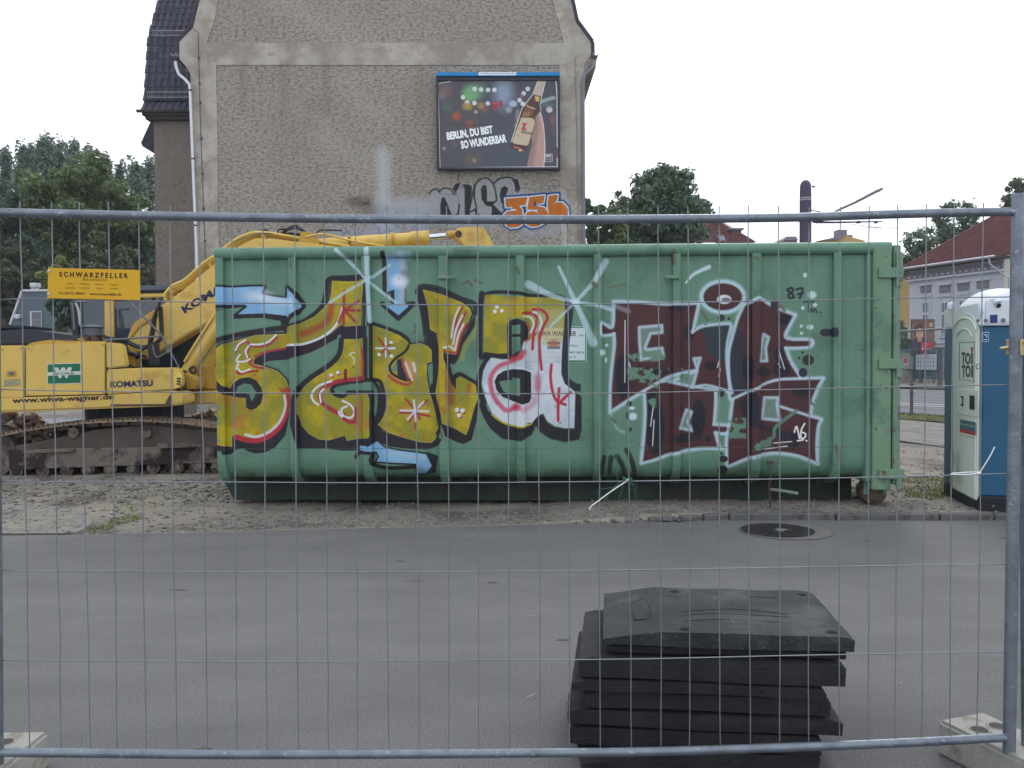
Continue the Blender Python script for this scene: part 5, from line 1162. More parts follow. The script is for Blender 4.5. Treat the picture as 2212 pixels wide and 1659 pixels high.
# scrap of pale foil and a pipe end under the container
mb = MB(); q = [CF.pl(a, b, .55) for a, b in ((1838, 1099), (1852, 1086), (1860, 1078), (1863, 1087), (1866, 1100), (1871, 1112), (1862, 1106), (1850, 1101), (1838, 1102))]
mb.add([(p.x, .55 + .05*math.sin(i*2.1), max(p.z, .06)) for i, p in enumerate(q)] + [(p.x+.01, .60 + .05*math.sin(i*1.3), max(p.z-.02, .06)) for i, p in enumerate(q)], [(i, (i+1) % 9, 9+(i+1) % 9, 9+i) for i in range(9)] + [tuple(range(9))])
o = mb.build('crumpled_foil', mat('dirty_foil', (170, 160, 150), k=.8, rough=.6, var=.25, vs=20), None); o.location = CF.loc; o.rotation_euler = CF.rot
tag(o, 'crumpled dirty pale foil scrap lying under the container beside its roller', 'foil')
q = CF.pl(1710, 1063, .25); o = MB().tube([(q.x-.2, .32, q.z+.02), (q.x-.05, .26, q.z+.005), (q.x+.06, .23, q.z-.012)], .017, 10).build('hose_end', mat('pale_hose', (150, 165, 160), k=.8), cont, smooth=50)

# ================================================================ mobile fence in front
FF = Frame((-1.76, 2.92, 0.0), math.atan2(.07, 3.51))
def fp(sx, sy, off=0.0):       # photograph source pixels (3264 wide)
    q = FF.pl(sx*.67770, sy*.67770, off); return Vector((q.x, off, q.z))
M_galv = mat('galvanised_tube', (120, 129, 140), k=.95, rough=.42, metal=.55, var=.16, vs=14, c2=(104, 112, 124), c2s=9, c2t=.5, c3=(150, 158, 166), c3s=40, c3t=.64, bump=.15, bs=80, spec=.5)
M_wire = mat('fence_wire', (128, 133, 141), k=.95, rough=.45, metal=.45, var=.15, vs=10, spec=.5)
fence = empty('fence_panel', FF.loc, FF.rot, label='galvanised mobile construction fence panel with wire mesh nearest the camera', cat='fence')
top_r = [fp(x, y) for x, y in ((-20, 677), (250, 683), (700, 692), (1200, 698), (1700, 700), (2100, 698), (2480, 694), (2660, 689), (2950, 680), (3236, 675))]
bot_r = [fp(x, y) for x, y in ((-6, 2398), (250, 2400), (700, 2405), (1200, 2404), (1700, 2400), (2100, 2395), (2480, 2383), (2700, 2375), (2950, 2364), (3212, 2350))]
for nm_, P in (('top_rail', top_r), ('bottom_rail', bot_r)):
    MB().tube(catmull([tuple(p) for p in P], n=3), .0152, 16).build(nm_, M_galv, fence, smooth=60)
lp = [fp(-26, 500), fp(-18, 2449)]; d = (lp[1]-lp[0]).normalized()
MB().tube([fp(-24, 560), fp(-9, 2449) + d*.05], .0205, 18).build('post', M_galv, fence, smooth=60)
rp0 = fp(3245, 622); rp1 = fp(3217, 2376); rd = (rp1-rp0).normalized()
MB().tube([rp0, rp0 + rd*.02, rp1 + rd*.05], .0208, 20).build('post', M_galv, fence, smooth=60)
o = MB().tube([rp0 + Vector((0, 0, .004)), rp0 - Vector((0, 0, .008))], .0225, 18).build('post_cap', M_galv, fence, smooth=60)
tops = [63,162,252,346,440,540,636,739,837,938,1035,1133,1231,1330,1425,1521,1619,1716,1809,1907,2001,2099,2193,2291,2385,2483,2578,2677,2771,2862,2952,3041,3136]
bots = [96.5,195,287,376,468] + [468 + (1817-468)*i/14 for i in range(1, 14)] + [1817,1915,2010.6,2107,2200,2296,2390,2486,2579,2674.6,2765.6,2852.6,2939,3026,3113]
def rail_y(P, x): 
    for a, b in zip(P, P[1:]):
        if x <= b[0]: return a[1] + (b[1]-a[1]) * (x-a[0]) / (b[0]-a[0])
    return P[-1][1]
TR = ((-20, 677), (700, 692), (1700, 700), (2480, 694), (2950, 680), (3236, 675)); BR = ((-6, 2398), (700, 2405), (1700, 2400), (2480, 2383), (2950, 2364), (3212, 2350))
kinks = {1: (1970, 9), 9: (1580, 3), 13: (1430, -4), 16: (1600, 3), 20: (2080, 3), 6: (1210, -5), 24: (1790, -3), 29: (1560, 4), 3: (2230, -5), 0: (1800, 3)}
for i, (a, b) in enumerate(zip(tops, bots)):
    y0 = rail_y(TR, a) - (38 + rnd.uniform(-3, 3) if i < 26 else 30); y1 = rail_y(BR, b)
    P = []
    for t in np.linspace(0, 1, 15):
        y = y0 + (y1-y0)*t; x = a + (b-a)*t + rnd.uniform(-1, 1) + 1.6*math.sin(i*1.7 + t*5)
        if i in kinks: x += kinks[i][1] * math.exp(-((y-kinks[i][0])/70)**2)
        P.append(fp(x, y, .0178))
    MB().tube(P, .00195, 6).build('upright_wire', M_wire, fence, smooth=80)
HW = [((-20, 957), (154, 952), (700, 965), (1300, 970), (1700, 971), (2300, 962), (2900, 951), (3223, 946)), ((-20, 1240), (250, 1246), (700, 1251), (1300, 1254), (1900, 1254), (2400, 1244), (2900, 1233), (3218, 1226)),
      ((-20, 1532), (250, 1537), (700, 1537), (1250, 1539), (1800, 1536), (2300, 1530), (2800, 1520), (3216, 1509)), ((-20, 1819), (400, 1821), (1000, 1823), (1500, 1822), (2100, 1815), (2700, 1806), (3212, 1799)), ((-20, 2104), (400, 2107), (900, 2110), (1500, 2105), (2000, 2101), (2500, 2090), (2900, 2083), (3208, 2078))]
for P in HW:
    pts = catmull([(p[0], p[1] + rnd.uniform(-.8, .8)) for p in P], n=6)
    MB().tube([fp(x, y, .0138) for x, y in pts], .0021, 6).build('cross_wire', M_wire, fence, smooth=80)

nb = empty('fence_panel', FF.loc, FF.rot, label='edge post of the next mobile fence panel, cut off by the right frame edge', cat='fence')
MB().tube([fp(3264, 640, .035), fp(3276, 2400, .035)], .0205, 18).build('post', M_galv, nb, smooth=60)
# yellow firm sign wired to the mesh
M_ysign = mat('yellow_sign_plate', (204, 158, 24), k=1.0, rough=.38, var=.04, vs=3)
M_ink = mat('sign_ink', (50, 40, 26), k=.8, rough=.5)
M_ink2 = mat('faded_ink', (120, 92, 34), k=.9, rough=.5)
sg = empty('firm_sign', FF.loc, FF.rot, label='small yellow metal fence hire sign fixed to the wire mesh at the left', cat='sign')
so_ = .0085
c = [fp(154, 854, so_), fp(446, 861, so_), fp(447, 957, so_), fp(152, 951, so_)]
mb = MB(); mb.add([(p.x, so_-.002, p.z) for p in c] + [(p.x, so_+.001, p.z) for p in c], [(0,1,2,3), (7,6,5,4), (0,4,5,1), (1,5,6,2), (2,6,7,3), (3,7,4,0)])
mb.build('plate', M_ysign, sg, bevel=.0006)
def sl(u, v):  # 0..1 on the sign, from upper left
    a = c[0].lerp(c[1], u); b = c[3].lerp(c[2], u); q = a.lerp(b, v); return Vector((q.x, so_-.0024, q.z))
sxd = (c[1]-c[0]).normalized(); syd = Vector((0, 0, 1))
def stext(t, u0, v0, u1, v1, m, bold=0, nm='lettering'):
    o = sl(u0, v1); w_ = (sl(u1, v1)-o).length; h = sl(u0, v0).z - o.z
    return letter(t, o, sxd, Vector((-sxd.z, 0, sxd.x)), w_, h, m, sg, bold, th=.0004, name=nm)
stext('S C H W A R Z F E L L E R', .125, .115, .872, .285, M_ink, .035); stext('B a u z ä u n e', .385, .305, .640, .39, M_ink2, .02)
for t, u, wd_, v in (('Berlin', .22, .055, .47), ('Bielefeld', .355, .09, .47), ('Bremen', .52, .08, .47), ('Frankfurt', .675, .095, .47), ('Karlsruhe', .20, .095, .605), ('Langenfeld', .345, .11, .605), ('Leipzig', .525, .075, .605), ('Stuttgart', .68, .09, .605)):
    stext(t, u, v, u + wd_, v + .06, M_ink2)
stext('Tel.: 02173 / 8904-0', .12, .775, .405, .855, M_ink, .01); stext('www.schwarzfeller.de', .455, .775, .80, .865, M_ink, .01)
for u, v in ((.012, .10), (.012, .86)):
    q = sl(u, v); MB().lathe([(0, 0.0), (.0052, 0.0), (.0042, .0022), (0, .003)], n=12).build('rivet', mat('rivet_metal', (200, 196, 188), metal=.5, rough=.35), sg).matrix_local = Matrix.Translation(q) @ Matrix.Rotation(math.pi/2, 4, 'X')

# brass door lever and lock plates on the right post
M_brass = mat('worn_brass', (176, 160, 122), k=.95, rough=.35, metal=.6, var=.15, vs=30)
lk = empty('gate_lever', FF.loc, FF.rot, label='brass lever handle with narrow back plates on the right fence post', cat='door handle')
a = fp(3219, 1095, .012); MB().b2((a.x-.0035, .006, fp(3218, 1131).z), (a.x+.0035, .03, fp(3218, 1081).z)).build('back_plate', M_brass, lk, bevel=.0015)
p = fp(3217, 1110, .018); q = fp(3187, 1110, .03)
MB().tube([(p.x, .018, p.z+.002), (p.x-.008, .020, p.z+.002), (p.x-.012, .026, p.z), (q.x, .03, q.z)], [.0062, .0062, .0052, .0045], 12).build('lever', M_brass, lk, smooth=60)
a = fp(3250, 1082, -.022); b = fp(3263, 1133, -.022); o = MB().b2((a.x, -.026, b.z), (b.x+.012, -.0205, a.z)).build('lock_plate', M_brass, lk, bevel=.002)
MB().cyl((b.x+.001, -.026, a.z-.012), (b.x+.001, -.031, a.z-.012), .006, n=16).build('lock_cylinder', M_brass, o, smooth=40)

# cable ties and frayed twine
M_tie = mat('white_cable_tie', (218, 222, 224), k=.95, rough=.35, var=.03)
def twisted(name, pts, r, m, label, cat, sub=None):
    root = empty(name, FF.loc, FF.rot, label=label, cat=cat)
    for nm_, P, rr in pts: MB().tube(catmull([tuple(fp(x, y, o_ + .036)) for x, y, o_ in P], n=5), rr, 7).build(nm_, m, root, smooth=70)
    return root
twisted('cable_tie', [('loop', [(3030, 1512, -.028), (3060, 1513, -.030), (3100, 1512, -.030), (3126, 1508, -.028), (3100, 1505, -.018), (3060, 1507, -.014), (3032, 1509, -.018)], .0022), ('tail', [(3122, 1508, -.028), (3140, 1480, -.034), (3158, 1450, -.04), (3171, 1424, -.042)], .0022), ('tie_head', [(3116, 1509, -.028), (3126, 1507, -.028)], .0048)], .002, M_tie, 'white plastic cable tie on the mesh wire in front of the toilet cabin', 'cable tie')
twisted('cable_tie', [('strap', [(2000, 1532, -.026), (1975, 1548, -.032), (1940, 1572, -.04), (1900, 1602, -.046), (1884, 1614, -.048), (1879, 1625, -.048)], .0023), ('tie_head', [(1996, 1534, -.027), (2004, 1528, -.027)], .0045)], .002, M_tie, 'long white cable tie hanging from the mesh wire beneath the brown graffiti', 'cable tie')
M_tw = mat('green_twine', (70, 118, 104), k=.95, rough=.8, var=.2)
tw = empty('frayed_twine', FF.loc, FF.rot, label='tangled frayed green twine knotted on the mesh wire by a white tie', cat='twine'); rs = np.random.RandomState(3)
for i in range(16):
    P = [(2000 + rs.uniform(-12, 12), 1530 + rs.uniform(-8, 8), -.026)]
    if i < 5:
        tgt = [(1905, 1575), (1935, 1600), (1968, 1612), (2035, 1620), (2028, 1560)][i]
        P += [(P[0][0]*.6 + tgt[0]*.4 + rs.uniform(-18, 18), 1545 + rs.uniform(-5, 20), -.03), (tgt[0] + rs.uniform(-10, 10), tgt[1] - 15, -.035), (tgt[0], tgt[1], -.03)]
        if i == 0: P += [(1930, 1590, -.03), (1960, 1600, -.03)]
    else:
        for k in range(4): P.append((2000 + rs.uniform(-20, 20), 1530 + rs.uniform(-12, 14), -.026 + rs.uniform(-.008, .008)))
    MB().tube(catmull([tuple(fp(x, y, o_ + .036)) for x, y, o_ in P], n=5), .0007, 5).build('strand', M_tw, tw)
q = [fp(1968, y, .011) for y in (1300, 1380, 1450, 1535)]; MB().tube([q[0] + Vector((-.018, 0, 0)), q[1] + Vector((-.01, 0, 0)), q[2] + Vector((-.004, 0, 0)), q[3] + Vector((-.0, 0, 0))], .0008, 5).build('strand', M_tw, tw)

# ---------------------------------------------------------------- concrete feet
M_conc = mat('foot_concrete', (160, 160, 154), k=.84, rough=.9, var=.12, vs=8, c2=(132, 126, 116), c2s=10, c2t=.54, c3=(116, 108, 98), c3s=60, c3t=.68, bump=.35, bs=120)
M_hole = mat('hole_shadow_concrete', (96, 94, 88), k=.5, rough=.95, var=.2, vs=20)
def foot(name, loc, rz, length, wid, h, label, holes, mirror=1):
    r = empty(name, loc, (0, 0, rz), label=label, cat='fence foot', group='concrete feet carrying the fence')
    bm = bmesh.new()
    # body with bevelled ends, rim tapered towards the top
    vs = [(-wid/2, -length/2, 0), (wid/2, -length/2, 0), (wid/2, length/2, 0), (-wid/2, length/2, 0), (-wid/2*.96, -length/2*.985, h), (wid/2*.96, -length/2*.985, h), (wid/2*.96, length/2*.985, h), (-wid/2*.96, length/2*.985, h)]
    V = [bm.verts.new(v) for v in vs]
    for f in ((0,3,2,1), (0,1,5,4), (1,2,6,5), (2,3,7,6), (3,0,4,7), (4,5,6,7)): bm.faces.new([V[i] for i in f])
    bmesh.ops.bevel(bm, geom=[e for e in bm.edges], offset=.012, segments=2, affect='EDGES')
    me = bpy.data.meshes.new('block'); bm.to_mesh(me); bm.free(); me.materials.append(M_conc)
    o = bpy.data.objects.new('block', me); COL.objects.link(o); o.parent = r
    # real sockets: cut with a boolean
    cut = MB()
    for (hx, hy) in holes: cut.cyl((hx, hy, h-.075), (hx, hy, h+.02), .023, .029, n=20)
    for gy in (-.045, .045): cut.box((0, gy + holes[0][1]*0, h+.012), (wid*.9, .006, .030))
    co = cut.build('socket_cutter', M_hole, None)
    md = o.modifiers.new('sockets', 'BOOLEAN'); md.operation = 'DIFFERENCE'; md.object = co; md.solver = 'EXACT'
    bpy.context.view_layer.update(); dg = bpy.context.evaluated_depsgraph_get(); me2 = bpy.data.meshes.new_from_object(o.evaluated_get(dg)); o.modifiers.clear(); o.data = me2
    bpy.data.objects.remove(co)
    for (hx, hy) in holes: MB().lathe([(.030, h+.0005), (.036, h+.004), (.040, h+.0005), (.040, h-.001)], (hx, hy, 0), 20).build('socket_rim', M_conc, o, smooth=60)
    for (hx, hy) in holes: MB().lathe([(0, h+.0009), (.030, h+.0009), (.030, h-.002)], (hx, hy, 0), 20).build('socket_shade', M_hole, o)  # flat dark disc caps each opening, its colour standing for the shade inside
    return r
gR = on_z(2015, 1620, 0.0)       # far left corner of the right block
bR = on_z(2021, 1640, 0.0)
FH = .13
c1 = on_z(2020, 1553, FH); c2 = on_z(2110, 1537, FH); d = (Vector((c2.x-c1.x, c2.y-c1.y, 0))).normalized(); nrm = Vector((d.y, -d.x, 0))
wdt, lng = .235, .72
cen = Vector((c1.x, c1.y, 0)) + d*wdt/2 + nrm*lng/2
foot('concrete_foot', (cen.x, cen.y, 0), math.atan2(d.y, d.x), lng, wdt, FH, 'pale concrete foot with sockets under the right post of the mesh fence', [(-.04, lng/2-.13), (.05, lng/2-.13), (.0, .0), (0, -.13)])
c1 = on_z(0, 1590, FH); c2 = on_z(111, 1577, FH); cR = Vector((c2.x, c2.y, 0)); d = Vector((.995, .02, 0)).normalized(); nrm = Vector((d.y, -d.x, 0))
cen = cR - d*wdt/2 + nrm*lng/2
foot('concrete_foot', (cen.x, cen.y, 0), math.atan2(d.y, d.x), lng, wdt, FH, 'pale concrete foot with a red paint fleck under the left end of the fence', [(-.0, lng/2-.10), (-.03, -.02), (0, -.2)])

# ---------------------------------------------------------------- stack of black rubber base plates
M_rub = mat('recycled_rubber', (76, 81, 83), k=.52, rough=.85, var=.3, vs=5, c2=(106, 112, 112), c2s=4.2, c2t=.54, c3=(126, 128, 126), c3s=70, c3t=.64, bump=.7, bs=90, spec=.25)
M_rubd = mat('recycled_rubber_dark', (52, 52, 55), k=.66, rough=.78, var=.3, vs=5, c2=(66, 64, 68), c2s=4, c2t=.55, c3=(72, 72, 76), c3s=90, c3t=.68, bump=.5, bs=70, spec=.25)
YS = 3.10
PX = lambda px, py, Y=YS: at(px, py, Y)
def plate(name, cx, cy, z, W, Dp, h, rz, label, m, flip=False, holes=True, tilt=0.0, ramp=.23):
    """flat plate with long bevel on its left end and short bevel right"""
    r = empty(name, (cx, cy, z), (tilt, 0, rz), label=label, cat='base plate', group='stack of black rubber base plates')
    s = -1 if flip else 1
    nxv, nyv = 34, 14
    V = []; 
    def zt(u, v):
        x = u*W; t = h
        t0 = .030 if ramp > .1 else h-.012
        if x < ramp: t = t0 + (h-t0) * (x/ramp)**.9
        if x > W - .035: t = h - (x-(W-.035)) * .35
        return t - .004*(1-abs(2*v-1)**8*0) + .0035*nz(u*6, v*4, 1, hash(name) % 5 + z*30) - .012*math.sin(math.pi*u)*0
    us = np.concatenate([np.linspace(0, ramp/W, 8), np.linspace(ramp/W, 1, nxv-7)[1:]]); vs_ = np.linspace(0, 1, nyv)
    nx = len(us)
    def edge(u, v): # slight irregular outline and chamfered back corners
        return .003*nz(u*5, v*5, 2, 4)
    for v in vs_:
        for u in us: V.append(((u-.5)*W*s + edge(u, v), (v-.5)*Dp + .004*nz(u*7, v, 1, 3), zt(u, v)))
    top = len(V)
    for v in vs_:
        for u in us: V.append(((u-.5)*W*s*.996, (v-.5)*Dp*.985, .003 + .0025*math.sin(u*7+z*60) + (.010*math.sin(u*math.pi*2) if v in (0, 1) else 0) * 0))
    F = []
    for j in range(nyv-1):
        for i in range(nx-1):
            a = j*nx+i; F.append((a, a+1, a+nx+1, a+nx)); F.append((top+a, top+a+nx, top+a+nx+1, top+a+1))
    for i in range(nx-1): F.append((i, top+i, top+i+1, i+1)); a = (nyv-1)*nx+i; F.append((a, a+1, top+a+1, top+a))
    for j in range(nyv-1): a = j*nx; F.append((a, a+nx, top+a+nx, top+a)); a = j*nx+nx-1; F.append((a, top+a, top+a+nx, a+nx))
    mb = MB(); mb.add(V, F); o = mb.build('plate_body', m, r, smooth=35, bevel=0)
    return r, o, zt
lays = []   # (left px, right px, top y, bottom y of front face)
lay = [(1306.6, 1854, 1380, 1413.6), (1322, 1839, 1416, 1432), (1262, 1833, 1434, 1486), (1246, 1790, 1486, 1513), (1272, 1802, 1513, 1556), (1238, 1830, 1556, 1597), (1242, 1785, 1598, 1642), (1250, 1781, 1642, 1672)]
names = ['top one of the black rubber plates with drilled holes and a raised pad', 'thin black rubber plate directly beneath the topmost plate', 'black rubber plate third from the top, sticking out left with pale edge', 'narrower black rubber plate fourth from the top, set back at the right', 'black rubber plate fifth from the top of the stack', 'wide black rubber plate sixth from the top, wavy lower edge', 'black rubber plate seventh from the top, behind the bottom rail', 'lowest visible black rubber plate, eighth from the top']
ztop_prev = None
zs_ = [PX(1500, y).z for y in (1413.6, 1433, 1487, 1513, 1556, 1597, 1642)]; zs_.append(.045); 
zs_top = [PX(1700, 1374).z] + [PX(1600, y).z for y in (1414, 1434, 1487, 1514, 1557, 1598, 1643)]
for i, (l, r_, a, b) in enumerate(lay):
    X0, X1 = PX(l, a).x, PX(r_, a).x; z0 = zs_[i] if i < 7 else .06; z1 = zs_top[i] - .0015
    Dp = .64 if i == 0 else rnd.uniform(.60, .65); X0 += 0 if i else .03; X1 += .02; X0 += .006 if i == 0 else .022; X1 += .006 if i == 0 else .010; cy = 3.465 + (0 if i == 0 else rnd.uniform(-.01, .02))
    flip = i == 1; sc_ = .5 if i else 1
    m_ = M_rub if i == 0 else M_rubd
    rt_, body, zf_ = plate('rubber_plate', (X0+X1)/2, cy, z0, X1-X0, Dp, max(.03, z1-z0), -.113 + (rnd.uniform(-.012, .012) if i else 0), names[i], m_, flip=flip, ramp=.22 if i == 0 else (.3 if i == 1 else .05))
    if i == 0: topp = (rt_, body, zf_, X0, X1, z0, z1, Dp)
# ninth plate on the ground
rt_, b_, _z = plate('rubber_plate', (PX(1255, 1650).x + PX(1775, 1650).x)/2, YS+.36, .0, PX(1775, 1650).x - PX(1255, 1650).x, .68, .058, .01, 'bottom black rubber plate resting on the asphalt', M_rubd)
# details on the top plate
rt_, body, zf_, X0, X1, z0, z1, Dp = topp; W = X1-X0
def on_top(px, py):
    q = on_z(px, py, z1); v = Matrix.Rotation(.113, 3, 'Z') @ Vector((q.x - (X0+X1)/2, q.y - 3.465, 0)); return v.x, v.y
for (hx, hy) in ((1456, 1276), (1732, 1283), (1479, 1357), (1798, 1364)):
    x, y = on_top(hx, hy); h = zf_((x + W/2)/W, (y + Dp/2)/Dp)
    MB().lathe([(0, h+.0022), (.0175, h+.0022), (.019, h-.002)], (x, y, 0), 18).build('hole_shade_disc', mat('hole_shade_black', (16, 16, 20), k=.6, rough=.9), body, smooth=60)  # black disc on the surface paints the shade inside a drilled hole
mb = MB()
for P in ([(1363, 1296), (1396, 1290), (1408, 1347)], [(1363, 1296), (1362, 1310)], [(1442, 1286), (1470, 1290)], [(1470, 1319), (1560, 1314), (1640, 1318), (1700, 1326)], [(1470, 1328), (1540, 1323), (1640, 1328), (1710, 1332)], [(1480, 1340), (1560, 1336), (1690, 1342)], [(1572, 1332), (1582, 1350)], [(1620, 1287), (1680, 1290)]):
    pts = []
    for a, b in P:
        x, y = on_top(a, b); pts.append((x, y, zf_((x + W/2)/W, (y + Dp/2)/Dp) + .0006))
    mb.tube(catmull(pts, n=4), .0011, 4)
mb.build('score_marks', mat('score_black', (24, 24, 28), k=.7, rough=.9), body)
x, y = on_top(1384, 1322); h = zf_((x + W/2)/W, .5)
o = MB().box((x, y, h+.001), (.055, .12, .006), Matrix.Rotation(-.10, 3, 'Y')).build('raised_pad', M_rub, body, bevel=.002)

# ================================================================ yellow crawler excavator
XF = Frame((at(230, 1030, 11.55).x, 11.55, 0.02), R(5.5), R(-1.25))
def z2(x, y): return (x*.3919*.6777, (950 + y*.3919)*.6777)
def zF(x, y): return ((380 + x*.24111)*.6777, (750 + y*.24111)*.6777)
def xp(p, off=0.0): q = XF.pl(p[0], p[1], off); return (q.x, q.z)
def xpoly(P, off, f=z2): return [xp(f(*p) if f else p, off) for p in P]
YEL = (212, 180, 92)
M_y = mat('machine_yellow', YEL, k=.95, rough=.45, var=.07, vs=1.5, c2=(186, 148, 70), c2s=2.0, c2t=.55, c3=(128, 98, 62), c3s=26, c3t=.69, spec=.4)
M_yd = mat('machine_yellow_worn', (192, 154, 66), k=.92, rough=.5, var=.12, vs=2, c2=(140, 108, 60), c2s=3, c2t=.55, c3=(110, 84, 56), c3s=18, c3t=.66)
M_dark = mat('dark_steel', (58, 58, 66), k=.85, rough=.6, var=.2, vs=4)
M_hood = mat('black_hood', (48, 52, 62), k=.9, rough=.5, var=.25, vs=3, c2=(84, 86, 92), c2s=3.5, c2t=.56)
M_trk = mat('track_steel', (112, 104, 97), k=1.0, rough=.8, metal=.2, var=.25, vs=6, c2=(66, 58, 56), c2s=4, c2t=.5, bump=.4, bs=50)
M_shoe = mat('shoe_steel', (150, 132, 114), k=.85, rough=.75, metal=.2, var=.25, vs=10, c2=(86, 72, 64), c2s=9, c2t=.52, rand=.15)
M_dirt = mat('caked_mud', (120, 112, 105), k=1.0, rough=.95, var=.25, vs=2.4, c2=(54, 46, 46), c2s=2.2, c2t=.46, bump=1.0, bs=25)
M_dirtd = mat('oily_dirt', (88, 79, 74), k=1.0, rough=.85, var=.3, vs=2.4, c2=(96, 88, 84), c2s=3.0, c2t=.6, bump=.8, bs=25)
M_glass = glass_mat('cab_glass', (58, 66, 78))
M_grey = mat('grey_bar', (108, 112, 122), k=.9, rough=.5, metal=.3, var=.1)
M_hose = mat('rubber_hose', (54, 52, 58), k=.9, rough=.6, var=.2)
M_chrome = mat('chrome_rod', (205, 208, 214), k=.95, rough=.12, metal=.95, var=.03)
M_navy = mat('navy_print', (40, 42, 82), k=.9, rough=.5, var=.1)
M_blackp = mat('black_print', (44, 38, 34), k=.9, rough=.5, var=.1)
exc = empty('excavator', XF.loc, XF.rot, label='yellow crawler excavator with raised boom behind the graffitied container', cat='excavator')

# --- tracks
def track(y0, yw, nm_):
    root = empty(nm_, (0, 0, 0)); root.parent = exc
    xs0, zb = xp((60, 1032), y0)[0], xp((230, 1036), y0)[1]
    topc = [(-.2, xp((-30, 948), y0)[1])] 
    T = [xp(p, y0) for p in ((-70, 962), (0, 940), (88, 923.5), (175, 913), (239, 909), (311, 907.5), (398, 913), (465, 921), (560, 926), (620, 932))]
    zg = zb; xl_, xr_ = T[0][0] - .18, T[-1][0] + .12
    loop = [(xl_, T[0][1]-.30), (xl_+.04, T[0][1]-.10)] + T + [(xr_+.12, T[-1][1]-.14), (xr_+.16, T[-1][1]-.36), (xr_+.05, zg+.10), (xr_-.16, zg), (xl_+.36, zg), (xl_+.1, zg+.12)]
    P = catmull(loop, True, 8); seg = np.linalg.norm(np.roll(P, -1, 0)-P, axis=1); tot = seg.sum(); n = int(tot / .19); acc = np.concatenate([[0], np.cumsum(seg)])
    sh = MB(); sh.box((0, yw/2, -.012), (.178, yw, .022)); sh.box((-.07, yw/2, .012), (.016, yw, .03)); sh.box((.0, yw/2, .010), (.014, yw, .024)); sh.box((.065, yw/2, .012), (.014, yw, .028)); sh.box((0, yw/2, -.05), (.15, .10, .06))
    src = None
    for i in range(n):
        s = tot*i/n; j = int(np.searchsorted(acc, s, 'right')-1); j = min(j, len(P)-1); t = (s-acc[j])/max(1e-6, seg[j]); a = P[j]; b = P[(j+1) % len(P)]; q = a+(b-a)*t; d = b-a
        if src is None: src = sh.build('track_shoe', M_shoe, root); o = src
        else: o = inst(src, root)
        ang = math.atan2(d[1], d[0]); o.location = (q[0], y0, q[1]); o.rotation_euler = (0, -ang, 0)
    # frame
    fr = xpoly([(40, 1215), (300, 1170), (760, 1075), (1170, 1035), (1500, 1060), (1760, 1090), (2300, 1180), (2300, 1330), (1690, 1345), (60, 1402), (-200, 1405), (-200, 1260)], y0)
    MB().prism(fr, y0+.10, y0+yw-.1).build('track_frame', M_dirtd, root, bevel=.02)
    g = xpoly([(50, 1235), (270, 1250), (600, 1225), (1000, 1222), (1500, 1210), (1690, 1215), (2300, 1225), (2300, 1325), (1690, 1345), (60, 1402)], y0)
    MB().prism(g, y0+.05, y0+.099).build('guard_plate', M_dirt, root, bevel=.008)
    for P_ in ([(265, 1235), (600, 1222), (600, 1250), (270, 1265)], [(1285, 1182), (1640, 1190), (1640, 1212), (1280, 1225)]): MB().prism(xpoly(P_, y0), y0+.0, y0+.048).build('side_step', M_trk, root, bevel=.006)
    c = xp(z2(1395, 1265), y0); MB().cyl((c[0], y0+.046, c[1]), (c[0], y0+.052, c[1]), .045, n=16).build('drain_hole', M_dark, root)
    for cx in (130, 345, 540, 715, 895, 1080, 1245, 1440, 1620, 1800, 1980):
        c = xp(z2(cx, 1400 - (cx-130)*.03), y0+.08); o = MB().cyl((c[0], y0+.08, c[1]-.02), (c[0], y0+yw-.08, c[1]-.02), .085, n=18).build('track_roller', M_trk, root, smooth=40)
        MB().cyl((c[0], y0+.055, c[1]-.02), (c[0], y0+.079, c[1]-.02), .05, n=12).build('roller_cap', M_dirt, o)
    for cx in (600, 1190): c = xp(z2(cx, 1095), y0+.08); MB().cyl((c[0], y0+.06, c[1]), (c[0], y0+yw-.1, c[1]), .07, n=18).build('carrier_roller', M_trk, root, smooth=40)
    MB().cyl((T[0][0]+.2, y0+.08, zg+.40), (T[0][0]+.2, y0+yw-.08, zg+.40), .36, n=24).build('drive_sprocket', M_trk, root)
    MB().cyl((T[-1][0]-.2, y0+.08, zg+.38), (T[-1][0]-.2, y0+yw-.08, zg+.38), .34, n=24).build('idler_wheel', M_trk, root)
    return root
track(0.0, .55, 'crawler_track'); track(2.05, .55, 'crawler_track')
cA = xp(z2(1100, 900), 1.3); MB().b2((cA[0]-.9, .62, xp(z2(1100, 1180), 1.3)[1]), (cA[0]+1.0, 1.98, cA[1]-.18)).build('car_body', M_dirtd, exc)
MB().cyl((cA[0], 1.3, cA[1]-.25), (cA[0], 1.3, cA[1]+.1), .68, n=28).build('slewing_ring', M_dark, exc)

# --- upper body, near side
YB = .10
def pan(nm_, P, m=M_y, y0=YB, y1=YB+.12, bev=.018, f=z2, par=exc, seg=2): return MB().prism(xpoly(P, y0, f), y0, y1).build(nm_, m, par, bevel=bev, seg=seg, smooth=35)
pan('counterweight', [(-700, 400), (-8, 386), (188, 384), (196, 400), (196, 800), (190, 808), (-700, 830)], y1=2.6, bev=.03)
pan('engine_door', [(210, 396), (240, 378), (846, 359), (852, 363), (852, 782), (210, 796)])
pan('filter_box', [(860, 360), (985, 370), (1002, 392), (1034, 556), (864, 574)])
pan('tool_box', [(864, 580), (1130, 568), (1442, 564), (1478, 600), (1490, 700), (1470, 728), (1400, 748), (864, 786)])
pan('side_skirt', [(-700, 836), (200, 806), (862, 790), (1410, 753), (1495, 772), (1508, 800), (1500, 866), (1380, 880), (680, 906), (0, 932), (-700, 955)], y0=YB-.015, y1=YB+.5, bev=.03)
